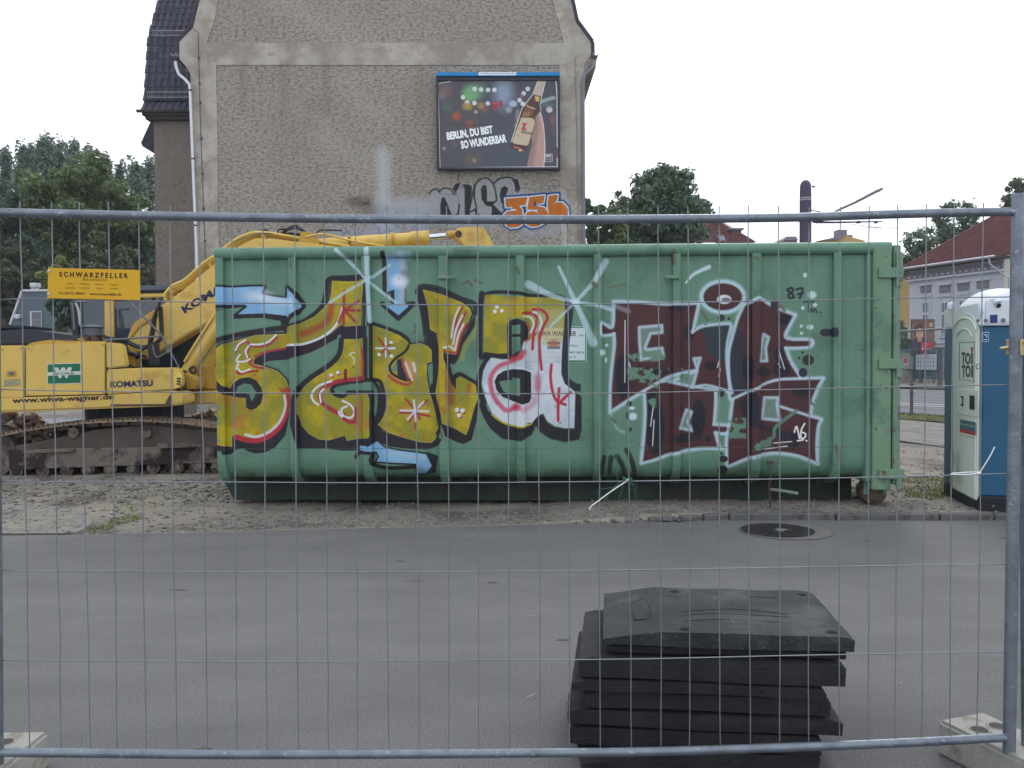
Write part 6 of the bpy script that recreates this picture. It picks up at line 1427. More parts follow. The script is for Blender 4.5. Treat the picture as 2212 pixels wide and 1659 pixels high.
pan('body_core', [(-700, 420), (200, 400), (850, 380), (1000, 580), (1440, 590), (1470, 740), (1380, 850), (-700, 920)], M_dark, YB+.125, 2.45, .02)
pan('vent_corner', [(1412, 578), (1446, 570), (1484, 620), (1486, 700), (1466, 726), (1412, 742)], mat('bright_yellow', (226, 196, 96), k=.95, rough=.4), YB-.012, YB-.001, .006)
for y in (648, 670, 692): pan('vent_slot', [(1434, y), (1466, y), (1474, y+16), (1438, y+14)], M_dark, YB-.020, YB-.013, .002)
pan('door_latch', [(52, 592), (128, 590), (128, 634), (52, 636)], M_yd, YB-.012, YB-.001, .004); pan('latch_key', [(70, 600), (112, 599), (112, 626), (70, 627)], M_grey, YB-.018, YB-.0125, .003)
pan('worn_label', [(40, 664), (164, 656), (164, 712), (26, 720)], mat('worn_label_grey', (160, 152, 118), k=.9, var=.3, vs=30), YB-.004, YB-.0005, 0)
# logo plate and lettering
pan('logo_plate', [(382, 534), (655, 527), (659, 694), (384, 702)], mat('logo_white', (206, 214, 204), k=.95), YB-.003, YB-.0004, 0)
M_lg = mat('logo_green', (14, 110, 78), k=.95, rough=.45)
pan('logo_field', [(387, 540), (652, 532), (652, 594), (387, 603)], M_lg, YB-.005, YB-.0032, 0); pan('logo_field', [(388, 632), (654, 623), (655, 688), (389, 697)], M_lg, YB-.005, YB-.0032, 0)
def xl(t, p0, p1, h, m, bold=0, off=YB-.003, f=z2, nm='lettering', th=.002, shear=0, par=exc):
    a = Vector((*[xp(f(*p0), off)[0]], off, xp(f(*p0), off)[1])); b = Vector((xp(f(*p1), off)[0], off, xp(f(*p1), off)[1])); xd = (b-a).normalized()
    yd = Vector((-xd.z, 0, xd.x)); c = xp((f(*p0)[0], f(*p0)[1]-h), off); hh = abs(c[1]-a.z)
    return letter(t, a, xd, yd, (b-a).length, hh, m, par, bold, th, nm, shear)
xl('W', (440, 652), (590, 650), 23, mat('logo_white', (206, 214, 204)), .10, YB-.008, nm='emblem'); xl('W I W A', (442, 624), (604, 620), 4.4, mat('logo_grey', (70, 90, 84)), .02, YB-.0105)
xl('KOMATSU', (898, 728), (1244, 716), 13.5, M_navy, .035)
xl('www.wiwa-wagner.de', (102, 868), (926, 836), 15.0, M_blackp, .03, YB-.0175)
# --- hood, pipes, cap
pan('engine_hood', [(-700, 260), (0, 262), (180, 250), (300, 262), (560, 300), (600, 340), (600, 362), (400, 372), (-700, 400)], M_hood, YB+.25, 2.2, .03)
pan('hood_lid', [(-300, 228), (180, 222), (180, 246), (-300, 252)], M_hood, YB+.8, 1.9, .01)
pan('hood_edge', [(400, 340), (560, 348), (870, 352), (850, 372), (210, 382), (260, 362)], M_yd, YB+.06, YB+.6, .01)
def pts3(P, off, f=z2): 
    out = []
    for i, p in enumerate(P):
        o_ = off if not isinstance(off, (list, tuple)) else off[i]; q = xp(f(*p), o_); out.append((q[0], o_, q[1]))
    return out
def tb(nm_, P, r, m, off, f=z2, n=10, sm=True, par=exc):
    q = pts3(P, off, f); q = catmull(q, n=5) if sm and len(q) > 2 else q
    return MB().tube(q, r, n).build(nm_, m, par, smooth=60)
tb('exhaust_pipe', [(598, 30), (612, 200), (618, 350)], .045, M_dark, 1.0); tb('mirror_post', [(640, 30), (645, 200), (650, 355)], .055, M_dark, 1.1)
tb('mirror_arm', [(612, 34), (665, 30), (710, 28)], .015, M_grey, .9); tb('mirror_arm', [(615, 40), (640, 110), (652, 220)], .018, mat('bare_steel', (170, 172, 172), metal=.4, rough=.5), .9); tb('mirror_arm', [(585, 30), (596, 120), (606, 260)], .012, M_grey, .85)
c0 = xp(z2(732, 292), 1.2); c1 = xp(z2(732, 246), 1.2); o = MB().cyl((c0[0], 1.2, c0[1]-.1), (c1[0], 1.2, c1[1]), .165, n=24).build('air_filter', M_grey, exc, smooth=40)
MB().lathe([(.17, 0), (.195, .01), (.17, .045), (.0, .06)], (c1[0], 1.2, c1[1]), 24).build('filter_cap', M_grey, o, smooth=40)
for i in range(9):
    x = 620 + i*30; pan('pump_part', [(x, 330 - (i*37 % 40)), (x+45, 322 - (i*53 % 30)), (x+50, 372), (x-4, 372)], (M_yd, M_rust, M_dark)[i % 3], .5 + .1*(i % 4), .75 + .1*(i % 4), .012)
tb('hose', [(760, 310), (830, 300), (880, 330)], .02, M_hose, .6); tb('hose', [(540, 330), (600, 352), (660, 350)], .015, M_hose, .5)

# --- cab on the far side
CY0, CY1 = 1.75, 2.75
def cpan(nm_, P, m, y0, y1, b=.01): return pan(nm_, P, m, y0, y1, b)
cpan('cab_pillar', [(848, 20), (925, 20), (928, 330), (850, 330)], M_y, CY0, CY0+.12)
cpan('cab_glass', [(925, 28), (1720, 20), (1720, 560), (1200, 560), (925, 420)], M_glass, CY0+.03, CY0+.05, 0)
tb('seam_dirt', [(900, 870), (1300, 868), (1390, 862)], .012, M_dirtd, YB-.02)
for (x, y) in ((230, 410), (835, 380), (230, 780), (835, 765), (880, 600), (1400, 590), (880, 745), (20, 420), (170, 410)): c = xp(z2(x, y), YB); MB().cyl((c[0], YB-.006, c[1]), (c[0], YB+.002, c[1]), .009, n=8).build('panel_bolt', M_grey, exc)
pan('rust_patch', [(1350, 840), (1385, 780), (1400, 850), (1385, 872), (1340, 872)], M_rust, YB-.019, YB-.0155, .002)
tb('swing_hose', [(1050, 560), (1090, 500), (1150, 470), (1190, 480)], .02, M_hose, .75)
cpan('cab_sill', [(925, 400), (1250, 560), (1900, 560), (1900, 700), (925, 700)], M_dark, CY0+.01, CY1, .01)
cpan('cab_roof', [(1140, -60), (1560, -75), (1560, -108), (840, -100), (840, -66)], mat('cab_roof_grey', (88, 98, 112), k=.9), CY0-.05, CY1)
cpan('roof_rail', [(848, -30), (1700, -45), (1700, -18), (848, 2)], M_y, CY0-.02, CY0+.10)
cpan('cab_front_pillar', [(1700, -30), (1760, -30), (1760, 560), (1700, 560)], M_y, CY0, CY0+.12)
cpan('cab_back', [(930, -90), (1000, -90), (1000, 420), (930, 420)], M_dark, CY1-.1, CY1)
mbq = MB()
for i in range(14): x = 920 + i*24; mbq.tube(pts3([(x, -60), (x+20, -34)], CY0+.04), .006, 4)
mbq.build('roof_mesh', M_grey, exc)
cpan('seat_back', [(970, 100), (1010, 105), (1015, 400), (975, 400)], mat('seat_grey', (110, 125, 130), k=.9), CY0+.35, CY0+.8)

# --- boom
BY0, BY1 = 1.05, 1.48
bp = [zF(98, 1372), zF(185, 1165), zF(250, 1120), zF(440, 1010), zF(740, 800), zF(1000, 600), zF(1290, 345), (500, 541), (532, 523), (552, 514), (590, 516), (755, 535), (880, 556), (985, 585), (1000, 610), (985, 632), (900, 628), (740, 622), (620, 612), (560, 622), (520, 650), (467, 688), zF(1000, 1252), zF(500, 1552), zF(380, 1640), zF(180, 1640), zF(110, 1500)]
bo = MB().prism([xp(p, BY0) for p in bp], BY0, BY1).build('boom', M_y, exc, bevel=.02, seg=2, smooth=35)
pan('boom_foot_rib', [(1090, 200), (1250, 95), (1300, 130), (1130, 240), (1060, 330), (1050, 310)], M_yd, BY0-.03, BY0-.001, .008)
xl('KOMATSU', (1500, 132), (2010, -178), 17.5, mat('print_edge', (226, 200, 120)), .06, BY0-.0015, par=bo); xl('KOMATSU', (1502, 128), (2006, -174), 16.5, M_navy, .048, BY0-.004, par=bo)
# pipes along the back of the boom
for k, (dx, dy, r) in enumerate(((0, -10, .022), (4, 30, .026), (10, 70, .028))):
    tb('boom_pipe', [(600+dx, 790+dy), (700+dx, 680+dy), (860+dx, 610+dy-8), (1020+dx, 460+dy), (1160+dx, 350+dy-5), (1290+dx, 265+dy), (1500+dx, 90+dy), (1740+dx, -20+dy*.8), (1950+dx, -28+dy*.5), (2150+dx, 0+dy*.5), (2500, 60+dy*.4), (3050, 150+dy*.3)], r, M_y, BY0+.10+.07*k, zF, 8)
for (x, y) in ((680, 745), (1190, 390), (1900, 20), (690, 820)): pan('pipe_clamp', [(x-32, y-10), (x+5, y-40), (x+42, y+10), (x+8, y+48)], M_yd, BY0+.02, BY0+.34, .008, zF)
tb('boom_pipe', [(1500, 95), (1600, 50), (1840, -20), (2000, -25), (2060, 0)], .008, M_grey, BY0+.05, zF, 6)
# boom cylinders
def cyl(nm_, a, b, c, r, y, f=z2, m=M_y, rr=None):
    A, B_, C_ = pts3([a, b, c], y, f); o = MB().cyl(A, B_, r, n=20).build(nm_, m, exc, smooth=40); MB().cyl(B_, C_, (rr or r*.6), n=16).build('piston_rod', M_chrome, o, smooth=60)
    d = (Vector(B_)-Vector(A)).normalized(); MB().cyl(Vector(B_)-d*.10, Vector(B_)+d*.015, r*1.14, n=20).build('gland_ring', M_yd, o, smooth=40); return o
cyl('boom_cylinder', (1490, 640), (1960, -60), (2130, -310), .088, .82); cyl('boom_cylinder', (1590, 690), (2060, -10), (2230, -260), .088, 1.62)
tb('cylinder_pipe', [(1500, 520), (1560, 420), (1700, 200), (1760, 110)], .02, M_y, .74); tb('hose', [(1560, 605), (1545, 575), (1580, 560), (1590, 600), (1550, 620)], .015, M_hose, .74)
pan('cylinder_foot', [(1440, 640), (1500, 600), (1560, 640), (1610, 660), (1600, 740), (1400, 760)], M_yd, .55, .95, .02)
pan('platform_front', [(1480, 560), (1740, 560), (1760, 745), (1480, 745)], M_yd, 1.0, 1.9, .02); pan('platform_edge', [(1415, 758), (1760, 755), (1765, 860), (1430, 870)], M_y, .8, 2.3, .02)
# arm cylinder along the top, arm head
A = z4(  [(-820, 1478)])[0]
def dpts(P, off): return [(xp(p, off)[0], off, xp(p, off)[1]) for p in P]
q = dpts([(655, 531), (925, 513), (988, 507)], BY0+.22); o = MB().cyl(q[0], q[1], .093, n=22).build('arm_cylinder', M_y, exc, smooth=40); MB().cyl(q[1], q[2], .05, n=18).build('piston_rod', M_chrome, o, smooth=60)
d = (Vector(q[1])-Vector(q[0])).normalized(); MB().cyl(Vector(q[1])-d*.26, Vector(q[1])+d*.02, .108, n=22).build('gland_ring', M_y, o, smooth=40)
Q = dpts([(700, 528), (756, 523), (849, 518)], BY0+.22)
for p in Q[1:]: MB().cyl(Vector(p)-d*.02, Vector(p)+d*.02, .112, n=20).build('pipe_band', M_yd, o, smooth=40)
q2 = dpts([(963, 508), (990, 506)], BY0+.22); MB().cyl(q2[0], q2[1], .06, n=16).build('rod_eye', M_yd, o, smooth=40)
arm = [(981, 502), (986, 494), (1000, 490.5), (1035, 490), (1046, 493), (1056, 508), (1070, 536), (1078, 600), (1062, 720), (1040, 860), (1020, 960), (1000, 960), (990, 850), (975, 700), (965, 600), (1003, 538), (996, 522), (984, 514)]
ar = MB().prism([xp(p, BY0+.05) for p in arm], BY0+.05, BY0+.40).build('arm', M_y, exc, bevel=.015, seg=2, smooth=35)
c = xp((990.5, 505.5), BY0+.04); MB().cyl((c[0], BY0+.03, c[1]), (c[0], BY0+.06, c[1]), .052, n=20).build('pin_head', M_rust, ar, smooth=40); 
# bucket behind the container
bk = [(1010, 950), (1080, 960), (1090, 1010), (1040, 1040), (960, 1035), (930, 990), (960, 940)]; MB().prism([xp(p, 1.0) for p in bk], .75, 1.8).build('bucket', M_trk, exc, bevel=.02)
# hoses and handrail
for P, r, off in (([(1030, 345), (1080, 380), (1150, 400), (1205, 395)], .032, .9), ([(960, 340), (1020, 350), (1100, 395), (1190, 408)], .02, .8), ([(1212, 370), (1235, 250), (1250, 160), (1290, 60), (1310, 0)], .022, .85), ([(1232, 372), (1256, 250), (1270, 130), (1300, 40)], .018, .9), ([(1250, 380), (1310, 320), (1312, 200), (1305, 70)], .03, .95),
                  ([(1040, 420), (1060, 450), (1110, 460), (1160, 420), (1200, 390)], .018, .7), ([(1030, 440), (1080, 450), (1120, 470)], .022, .65), ([(1240, 380), (1262, 470), (1300, 475), (1370, 435)], .012, .5), ([(830, 350), (880, 330), (980, 340), (1040, 350)], .016, .6)): tb('hose', P, r, M_hose if r > .013 else M_grey, off)
pan('hose_block', [(1195, 365), (1245, 362), (1250, 550), (1212, 552)], M_dark, .55, .85, .01)
rail = empty('handrail', (0, 0, 0)); rail.parent = exc
for P in ([(1050, 30), (1310, 300)], [(840, 345), (1310, 310)], [(1310, 300), (1385, 435)], [(1385, 435), (1500, 650)]): tb('rail_tube', P, .013, M_grey, .35, par=rail, sm=False)
tb('lamp_bracket', [(1360, 440), (1390, 430)], .035, M_grey, .36)
for (x, y, a) in ((1225, 1510, 0), (0, 0, 1)):
    if a == 0:
        for P in ([(1020, 420), (1090, 425), (1110, 560), (1030, 560)],): pan('swing_bracket', P, M_yd, .7, .9, .01)
# loops of hose above the boom near the cylinder base
def dtb(nm_, P, r, m, off): MB().tube(catmull(dpts(P, off), n=6), r, 8).build(nm_, m, exc, smooth=60)
dtb('hose', [(600, 503), (603, 496), (618, 495), (640, 494), (652, 497)], .014, M_hose, BY0+.1); dtb('hose', [(605, 508), (620, 496), (636, 489), (648, 494), (662, 503)], .026, M_hose, BY0+.15); dtb('hose', [(608, 507), (630, 505), (652, 508), (668, 513)], .022, M_hose, BY0+.18)
dtb('hose', [(684, 505), (690, 498), (712, 497), (738, 498)], .013, M_hose, BY0+.2); dtb('boom_pipe', [(660, 512), (700, 506), (760, 520), (830, 532)], .016, M_y, BY0+.05); dtb('hose', [(556, 505), (566, 498), (576, 497), (584, 504)], .012, M_hose, BY0+.15)
pan('cylinder_mount', [(640, 540), (650, 500), (668, 500), (690, 518), (690, 540)], M_yd, BY0+.05, BY0+.42, .01, None)

# --- heaps of broken brick
M_brk = mat('broken_brick', (146, 110, 94), k=.95, rough=.9, var=.25, vs=5, rand=.3, c2=(160, 146, 124), c2s=6, c2t=.5, bump=.5, bs=40)
M_brk2 = mat('mortared_brick', (178, 158, 128), k=1.0, rough=.9, var=.25, vs=5, rand=.25, c2=(128, 88, 74), c2s=7, c2t=.56, bump=.5, bs=40)
def heap(label, cpx, Y, rx, h, n, seed):
    rs = random.Random(seed); c = at(cpx, 1000, Y); r = empty('brick_heap', (c.x, Y, 0), label=label, cat='rubble heap')
    V = []; k = 9; mb = MB()
    P = [(0, 0, h*.8)]; 
    for j in (1, 2, 3):
        for i in range(14): a = i*6.283/14; q = j/3; P.append((rx*q*math.cos(a), rx*.7*q*math.sin(a), max(-.02, h*.8*(1-q)**.8 - .02 + rs.uniform(-.03, .03))))
    f = [(0, 1+i, 1+(i+1) % 14) for i in range(14)] + [(1+14*(j-1)+i, 1+14*j+i, 1+14*j+(i+1) % 14, 1+14*(j-1)+(i+1) % 14) for j in (1, 2) for i in range(14)]
    mb.add(P, f).build('debris_core', M_dirt, r, smooth=80)
    srcs = []
    for i in range(n):
        a = rs.uniform(0, 6.283); q = math.sqrt(rs.random())*.97; x = rx*q*math.cos(a); y = rx*.7*q*math.sin(a); z = h*.8*(1-q)**.8 + .075
        if len(srcs) < 6:
            m_ = MB(); L = rs.choice((.23, .20, .13, .11)); m_.box((0, 0, 0), (L, .11, .07)); m_.v = [(p[0]+rs.uniform(-.02, .02), p[1]+rs.uniform(-.015, .015), p[2]+rs.uniform(-.01, .01)) for p in m_.v]
            o = m_.build('brick', (M_brk, M_brk2)[len(srcs) % 2], r, bevel=.006); srcs.append(o)
        else: o = inst(rs.choice(srcs), r)
        o.location = (x, y, z); o.rotation_euler = (rs.uniform(-.7, .7), rs.uniform(-.7, .7), rs.uniform(0, 3.14))
    return r
heap('heap of broken bricks behind the track at the far left', 20, 14.0, 1.1, 1.0, 130, 3)
heap('heap of broken bricks between the track and the green container', 455, 14.6, 1.15, .78, 110, 5)

# ================================================================ toilet cabin
TA = at(2120, 1050, 8.25); TF = Frame((TA.x, TA.y, .05), math.atan2(-.18, 1.0))   # local x: to the right along the blue front; local y: away
M_blue = mat('cabin_blue', (26, 86, 120), k=.92, rough=.45, var=.06, vs=1.5, spec=.4)
M_door = mat('cabin_door_grey', (196, 206, 198), k=1.02, rough=.45, var=.05, vs=2, c2=(156, 166, 152), c2s=1.5, c2t=.55)
M_roof = mat('cabin_roof_white', (214, 222, 232), k=.85, rough=.35, var=.04, spec=.5)
M_base = mat('cabin_base_black', (32, 34, 42), k=.9, rough=.6, var=.2)
M_dkgr = mat('print_dark', (44, 54, 56), k=.9, rough=.5)
toi = empty('toilet_cabin', TF.loc, TF.rot, label='blue portable toilet cabin with white roof and pale door beside the container', cat='portable toilet')
def tpx(px, py, x=None, off=None):
    """point on the plane local x = const (door side) or local y = const"""
    o = TF.I @ EYE; d = TF.I.to_3x3() @ ray(px, py)
    t = ((x if x is not None else 0) - o.x)/d.x if off is None else (off - o.y)/d.y
    return o + d*t
W_, D_ = 1.10, 1.08
MB().b2((-.02, -.02, -.045), (W_+.02, D_+.02, .15)).build('skid_base', M_base, toi, bevel=.02)
ZB_, ZW = .15, tpx(2150, 704, off=0).z
MB().b2((.0, .0, ZB_), (W_, .04, ZW)).build('front_panel', M_blue, toi, bevel=.012)
MB().b2((W_-.04, .041, ZB_), (W_, D_-.041, ZW)).build('side_panel', M_blue, toi, bevel=.012)
MB().b2((0, D_-.04, ZB_), (W_, D_, ZW)).build('back_panel', M_blue, toi, bevel=.012)
MB().b2((-.03, tpx(2057.6, 880, x=-.045).y + .004, ZB_), (.05, D_-.041, ZW)).build('door_jamb', M_blue, toi, bevel=.006); MB().b2((.0, .041, ZB_), (.05, .07, ZW)).build('door_jamb', M_blue, toi, bevel=.004)
# roof: rounded hood, arched over the door
dd = D_/2
def roof_z(x, y, t):    # t 0 at rim, 1 top
    return 0
rm = MB(); nu, nv = 28, 28; zr = ZW + .02; zt_ = tpx(2170, 617, off=.3).z
V = []
for j in range(nv+1):
    for i in range(nu+1):
        u = -1 + 2*i/nu; v = -1 + 2*j/nv
        ru = max(0, 1-abs(u)**3.2)**.55; rv = max(0, 1-abs(v)**3.2)**.55; h = ru*rv
        z = zr + (zt_-zr) * (.0 + 1.0*h) + .02*math.sin(u*7)*h
        V.append((W_/2 + u*(W_/2+.03)*(1), D_/2 + v*(D_/2+.03), z))
F_ = [(j*(nu+1)+i, j*(nu+1)+i+1, (j+1)*(nu+1)+i+1, (j+1)*(nu+1)+i) for j in range(nv) for i in range(nu)]
rm.add(V, F_); rf = rm.build('roof', M_roof, toi, smooth=60)
MB().slab([(-.032, -.032), (W_+.032, -.032), (W_+.032, D_+.032), (-.032, D_+.032)], ZW+.001, zr+.004).build('roof_rim', M_roof, toi, bevel=.01)
# the vertical skirt of the roof above the front panel with details
q0 = tpx(2119, 697, off=-.03); 
for (px, py, r) in ((2112, 698, .016), (2129, 697, .018), (2167, 697, .020)):
    q = tpx(px, py, off=-.036); MB().cyl((q.x, -.0335, zr+.03), (q.x, -.045, zr+.03), r, n=14).build('roof_bolt', mat('bolt_grey', (110, 112, 110), k=.9), toi, smooth=40)
# upright wall of the roof shell (front and door side)
MB().b2((.012, -.033, zr), (W_-.01, -.015, zr+.22)).build('roof_skirt', M_roof, toi, bevel=.02, seg=3, smooth=50); MB().b2((-.033, .02, zr), (-.015, D_-.02, zr+.20)).build('roof_skirt', M_roof, toi, bevel=.02, seg=3, smooth=50)
a = tpx(2139, 680, off=-.04); b = tpx(2155, 697, off=-.04); MB().b2((a.x, -.040, b.z), (b.x, -.0335, a.z)).build('blue_badge', mat('badge_blue', (38, 52, 120), k=.95, rough=.4), toi, bevel=.006)
q = tpx(2152, 658, off=-.03); o = MB().tube([(q.x-.02, .03, q.z+.04), (q.x+.0, -.02, q.z+.04), (q.x+.01, -.045, q.z+.01)], [.03, .034, .032], 14).build('vent_hood', M_roof, toi, smooth=60)
MB().cyl((q.x+.012, -.058, q.z-.012), (q.x+.013, -.062, q.z-.014), .022, n=14).build('vent_opening', M_base, o)
q = tpx(2051, 662, x=-.05); o = MB().tube([(-.01, q.y, q.z+.02), (-.04, q.y, q.z+.015), (-.05, q.y, q.z-.03)], [.035, .035, .03], 12).build('vent_hood', M_roof, toi, smooth=60)
# door, bulged with arched head, slightly proud of the wall
dz0 = .10; dz1 = tpx(2090, 672, x=-.03).z; ya, yb = .035, tpx(2057.6, 880, x=-.045).y
mb = MB(); n = 14
P = [(yb, dz0+.02), (ya, dz0)] + [(ya, dz1-.20)] + [((ya+yb)/2 - (yb-ya)/2*math.cos(t), dz1-.20 + .20*math.sin(t)) for t in np.linspace(.0, math.pi, n)][1:-1] + [(yb, dz1-.20)]
vs = [(-.045, y, z) for y, z in P] + [(-.001, y, z) for y, z in P]; k = len(P)
mb.add(vs, [tuple(range(k)), tuple(range(2*k-1, k-1, -1))] + [(i, k+i, k+(i+1) % k, (i+1) % k) for i in range(k)]); door_t = mb.build('door', M_door, toi, bevel=.014, seg=2, smooth=40)
def dpan(nm_, y0, z0, y1, z1, m, x=-.052, x1=-.0455, bev=.006): return MB().b2((x, y0, z0), (x1, y1, z1)).build(nm_, m, door_t, bevel=bev, smooth=40)
def dq(px, py): q = tpx(px, py, x=-.048); return q.y, q.z
for rr, zz in ((.28, .12), (.19, .06)):
    P = [(-.047, (ya+yb)/2 + rr*math.cos(t)*1.2, dz1-.34+zz + rr*.55*math.sin(t)) for t in np.linspace(.15, math.pi-.15, 16)]; MB().tube(P, .010, 8).build('pressed_arch', M_door, door_t, smooth=60)
y0, z0 = dq(2072, 818); y1, z1 = dq(2104, 738)
for P in ([(y0, z1), (y1, z1), (y1, z0-.02), (y0, z0-.0), (y0, z1)],): MB().tube([(-.047, y, z) for y, z in P], .0022, 5).build('logo_frame', M_dkgr, door_t)
def dtext(t, px0, px1, pyt, pyb, m, bold=.0, par=door_t):
    ya_, zt__ = dq(px0, pyt); yb_, zb__ = dq(px1, pyb); return letter(t, (-.0475, ya_, zb__), (0, -1, 0), (0, 0, 1), ya_-yb_, zt__-zb__, m, par, bold, .001)
for k_, (t_, a_, b_) in enumerate((('T', 2077, 2084.5), ('O', 2085, 2095.5), ('I', 2097.5, 2100.5))): dtext(t_, a_, b_, 762 if k_ else 761, 787, M_dkgr, .03); dtext(t_, a_+.6, b_+.6, 789, 815, M_dkgr, .03)
y, z = dq(2099, 753); mb = MB(); hz = [(.0, -.032), (.018, -.006), (.017, .008), (.009, .014), (0, .006), (-.009, .014), (-.017, .008), (-.018, -.006)]; mb.add([(-.048, y + a*1.6, z + b*1.4) for a, b in hz], [tuple(range(8))]); mb.build('heart_emblem', mat('heart_red', (190, 50, 62)), door_t)
y0, z0 = dq(2067, 868); y1, z1 = dq(2118, 848); dpan('pressed_panel', y1+.04, z0-.12, y0-.02, z1+.02, M_door, -.054)
y, z = dq(2080, 866); dpan('indicator', y-.035, z-.05, y+.035, z+.05, M_dkgr, -.060, -.0545); dpan('indicator_face', y-.018, z-.03, y+.018, z+.03, M_door, -.064, -.0605)
y0, z0 = dq(2097, 884); y1, z1 = dq(2119, 856); dpan('latch_box', max(ya+.002, y1), z0, y0, z1, M_base, -.062, -.0545)
y0, z0 = dq(2073, 933); y1, z1 = dq(2107, 912)
dpan('firm_label', y1, z0, y0, z1, mat('label_teal', (70, 110, 124), k=.9), -.0475, -.0455, 0); dpan('label_stripe', y1+.001, z0, y0-.001, z0+.035, mat('label_red', (178, 62, 66), k=.9), -.0485, -.0476, 0)
dtext('TOI TOI & DIXI', 2074, 2106, 914, 923, mat('label_white', (215, 220, 224)), .02).location = (-.001, 0, 0)
dtext('030 - 364 706-0', 2074, 2107, 938, 948, M_dkgr, .01)
y, z = dq(2117, 790); MB().tube([(-.05, y+.02, z+.02), (-.075, y+.03, z-.0), (-.075, y+.01, z-.03), (-.05, y, z-.02)], .004, 6).build('pull_ring', M_dkgr, door_t, smooth=60)
# water tap pictogram on the blue front
a = tpx(2122.5, 717.5, off=-.002); b = tpx(2136, 738, off=-.002); cx_, cz_ = (a.x+b.x)/2, (a.z+b.z)/2; hw, hh = abs(b.x-a.x)/2, abs(a.z-b.z)/2; M_pic = mat('pictogram_white', (200, 214, 224), k=.95)
pic = MB().b2((cx_-hw, -.003, cz_-hh), (cx_+hw, -.0005, cz_+hh)).build('pictogram_plate', M_pic, toi)
MB().b2((cx_-hw*.86, -.0045, cz_-hh*.89), (cx_+hw*.86, -.0032, cz_+hh*.89)).build('pictogram_field', mat('pic_blue', (28, 74, 120)), pic)
MB().tube([(cx_-hw*.5, -.006, cz_+hh*.4), (cx_, -.006, cz_+hh*.45), (cx_+hw*.25, -.006, cz_+hh*.3), (cx_+hw*.25, -.006, cz_-hh*.1)], .005, 6).build('tap_symbol', M_pic, pic); MB().b2((cx_-hw*.6, -.006, cz_-hh*.62), (cx_+hw*.6, -.0046, cz_-hh*.5)).build('basin_symbol', M_pic, pic)
for x in (.1, .45): MB().cyl((x, -.021, .06), (x, -.024, .06), .012, n=10).build('base_bolt', mat('bolt_grey', (110, 112, 110)), toi)

# ================================================================ second mesh fence further back
f0 = at(1900, 958, 15.6); f1 = at(2062, 981, 13.6)
dx, dy = f1.x-f0.x, f1.y-f0.y; Lf = math.hypot(dx, dy)
F2 = empty('mesh_fence', (f0.x, f0.y, 0), (0, 0, math.atan2(dy, dx)), label='fine meshed mobile fence between the container and the toilet, nearer than the street', cat='fence')
M_fg = mat('fence_grey', (122, 126, 128), k=.9, rough=.5, metal=.4, var=.1)
Lf = 3.5 * math.ceil(Lf/3.5)
for z, nm_ in ((.12, 'bottom_rail'), (2.02, 'top_rail')): MB().tube([(-.5, 0, z), (Lf, 0, z)], .017, 8).build(nm_, M_fg, F2, smooth=60)
MB().tube([(Lf, 0, 0), (Lf, 0, 2.04)], .021, 8).build('post', M_fg, F2, smooth=60); MB().tube([(-.5, 0, 0), (-.5, 0, 2.04)], .021, 8).build('post', M_fg, F2, smooth=60)
us = None
for i in range(int((Lf+.5)/.038)):
    x = -.48 + i*.038
    if us is None: us = MB().cyl((0, 0, .12), (0, 0, 2.02), .0014, n=4).build('upright_wire', M_fg, F2); o = us
    else:
        if i > 105: break
        o = inst(us, F2)
    o.location = (x, 0, 0)
cs = None
for i in range(9):
    if cs is None: cs = MB().cyl((-.5, .004, 0), (Lf, .004, 0), .0022, n=4).build('cross_wire', M_fg, F2); o = cs
    else: o = inst(cs, F2)
    o.location = (0, 0, .30 + i*.2)

# ================================================================ street furniture
M_cast = mat('bollard_iron', (84, 80, 88), k=.8, rough=.6, var=.15)
def bollard(x, y, label):
    z = gz(x, y); r = empty('bollard', (x, y, z), label=label, cat='bollard', group='iron bollards along the street')
    MB().lathe([(.055, 0), (.055, .12), (.042, .15), (.042, .60), (.052, .62), (.052, .66), (.04, .68), (.038, .84), (.03, .86)], n=14).build('shaft', M_cast, r, smooth=50)
    MB().lathe([(.03, .86), (.075, .88), (.08, .90), (.045, .92), (.03, .94), (.042, .97), (.036, 1.0), (0, 1.015)], n=14).build('cap', M_cast, r, smooth=50)
q = at(1969, 899, 23.3); bollard(q.x, q.y, 'dark iron bollard with flared cap on the verge, seen through the gap')
# parking/trams post further back across the street
def on_q(px, qv):   # point on the line of sight at perpendicular street offset q
    d = ray(px, 790); t = ((qv + 11*.9397 + 24.4*.3420) - 0) / (d.x*.9397 + d.y*.3420); return EYE.x + d.x*t, EYE.y + d.y*t
x, y = on_q(2031, 12.0); r = empty('street_post', (x, y, gz(x, y)+.09), label='dark post with a cross top on the far footpath behind the mesh fence', cat='post')
MB().lathe([(.22, 0), (.14, .06), (.11, .2), (.09, .3), (.085, 2.3)], n=12).build('shaft', M_cast, r, smooth=50); MB().box((0, 0, 2.3), (.7, .12, .14), Matrix.Rotation(R(-10), 3, 'Z')).build('cross_top', M_cast, r, bevel=.02)
_sh = (at(2031, 752, y).z - r.location.z)/2.3; r.scale = (1, 1, max(.4, _sh))

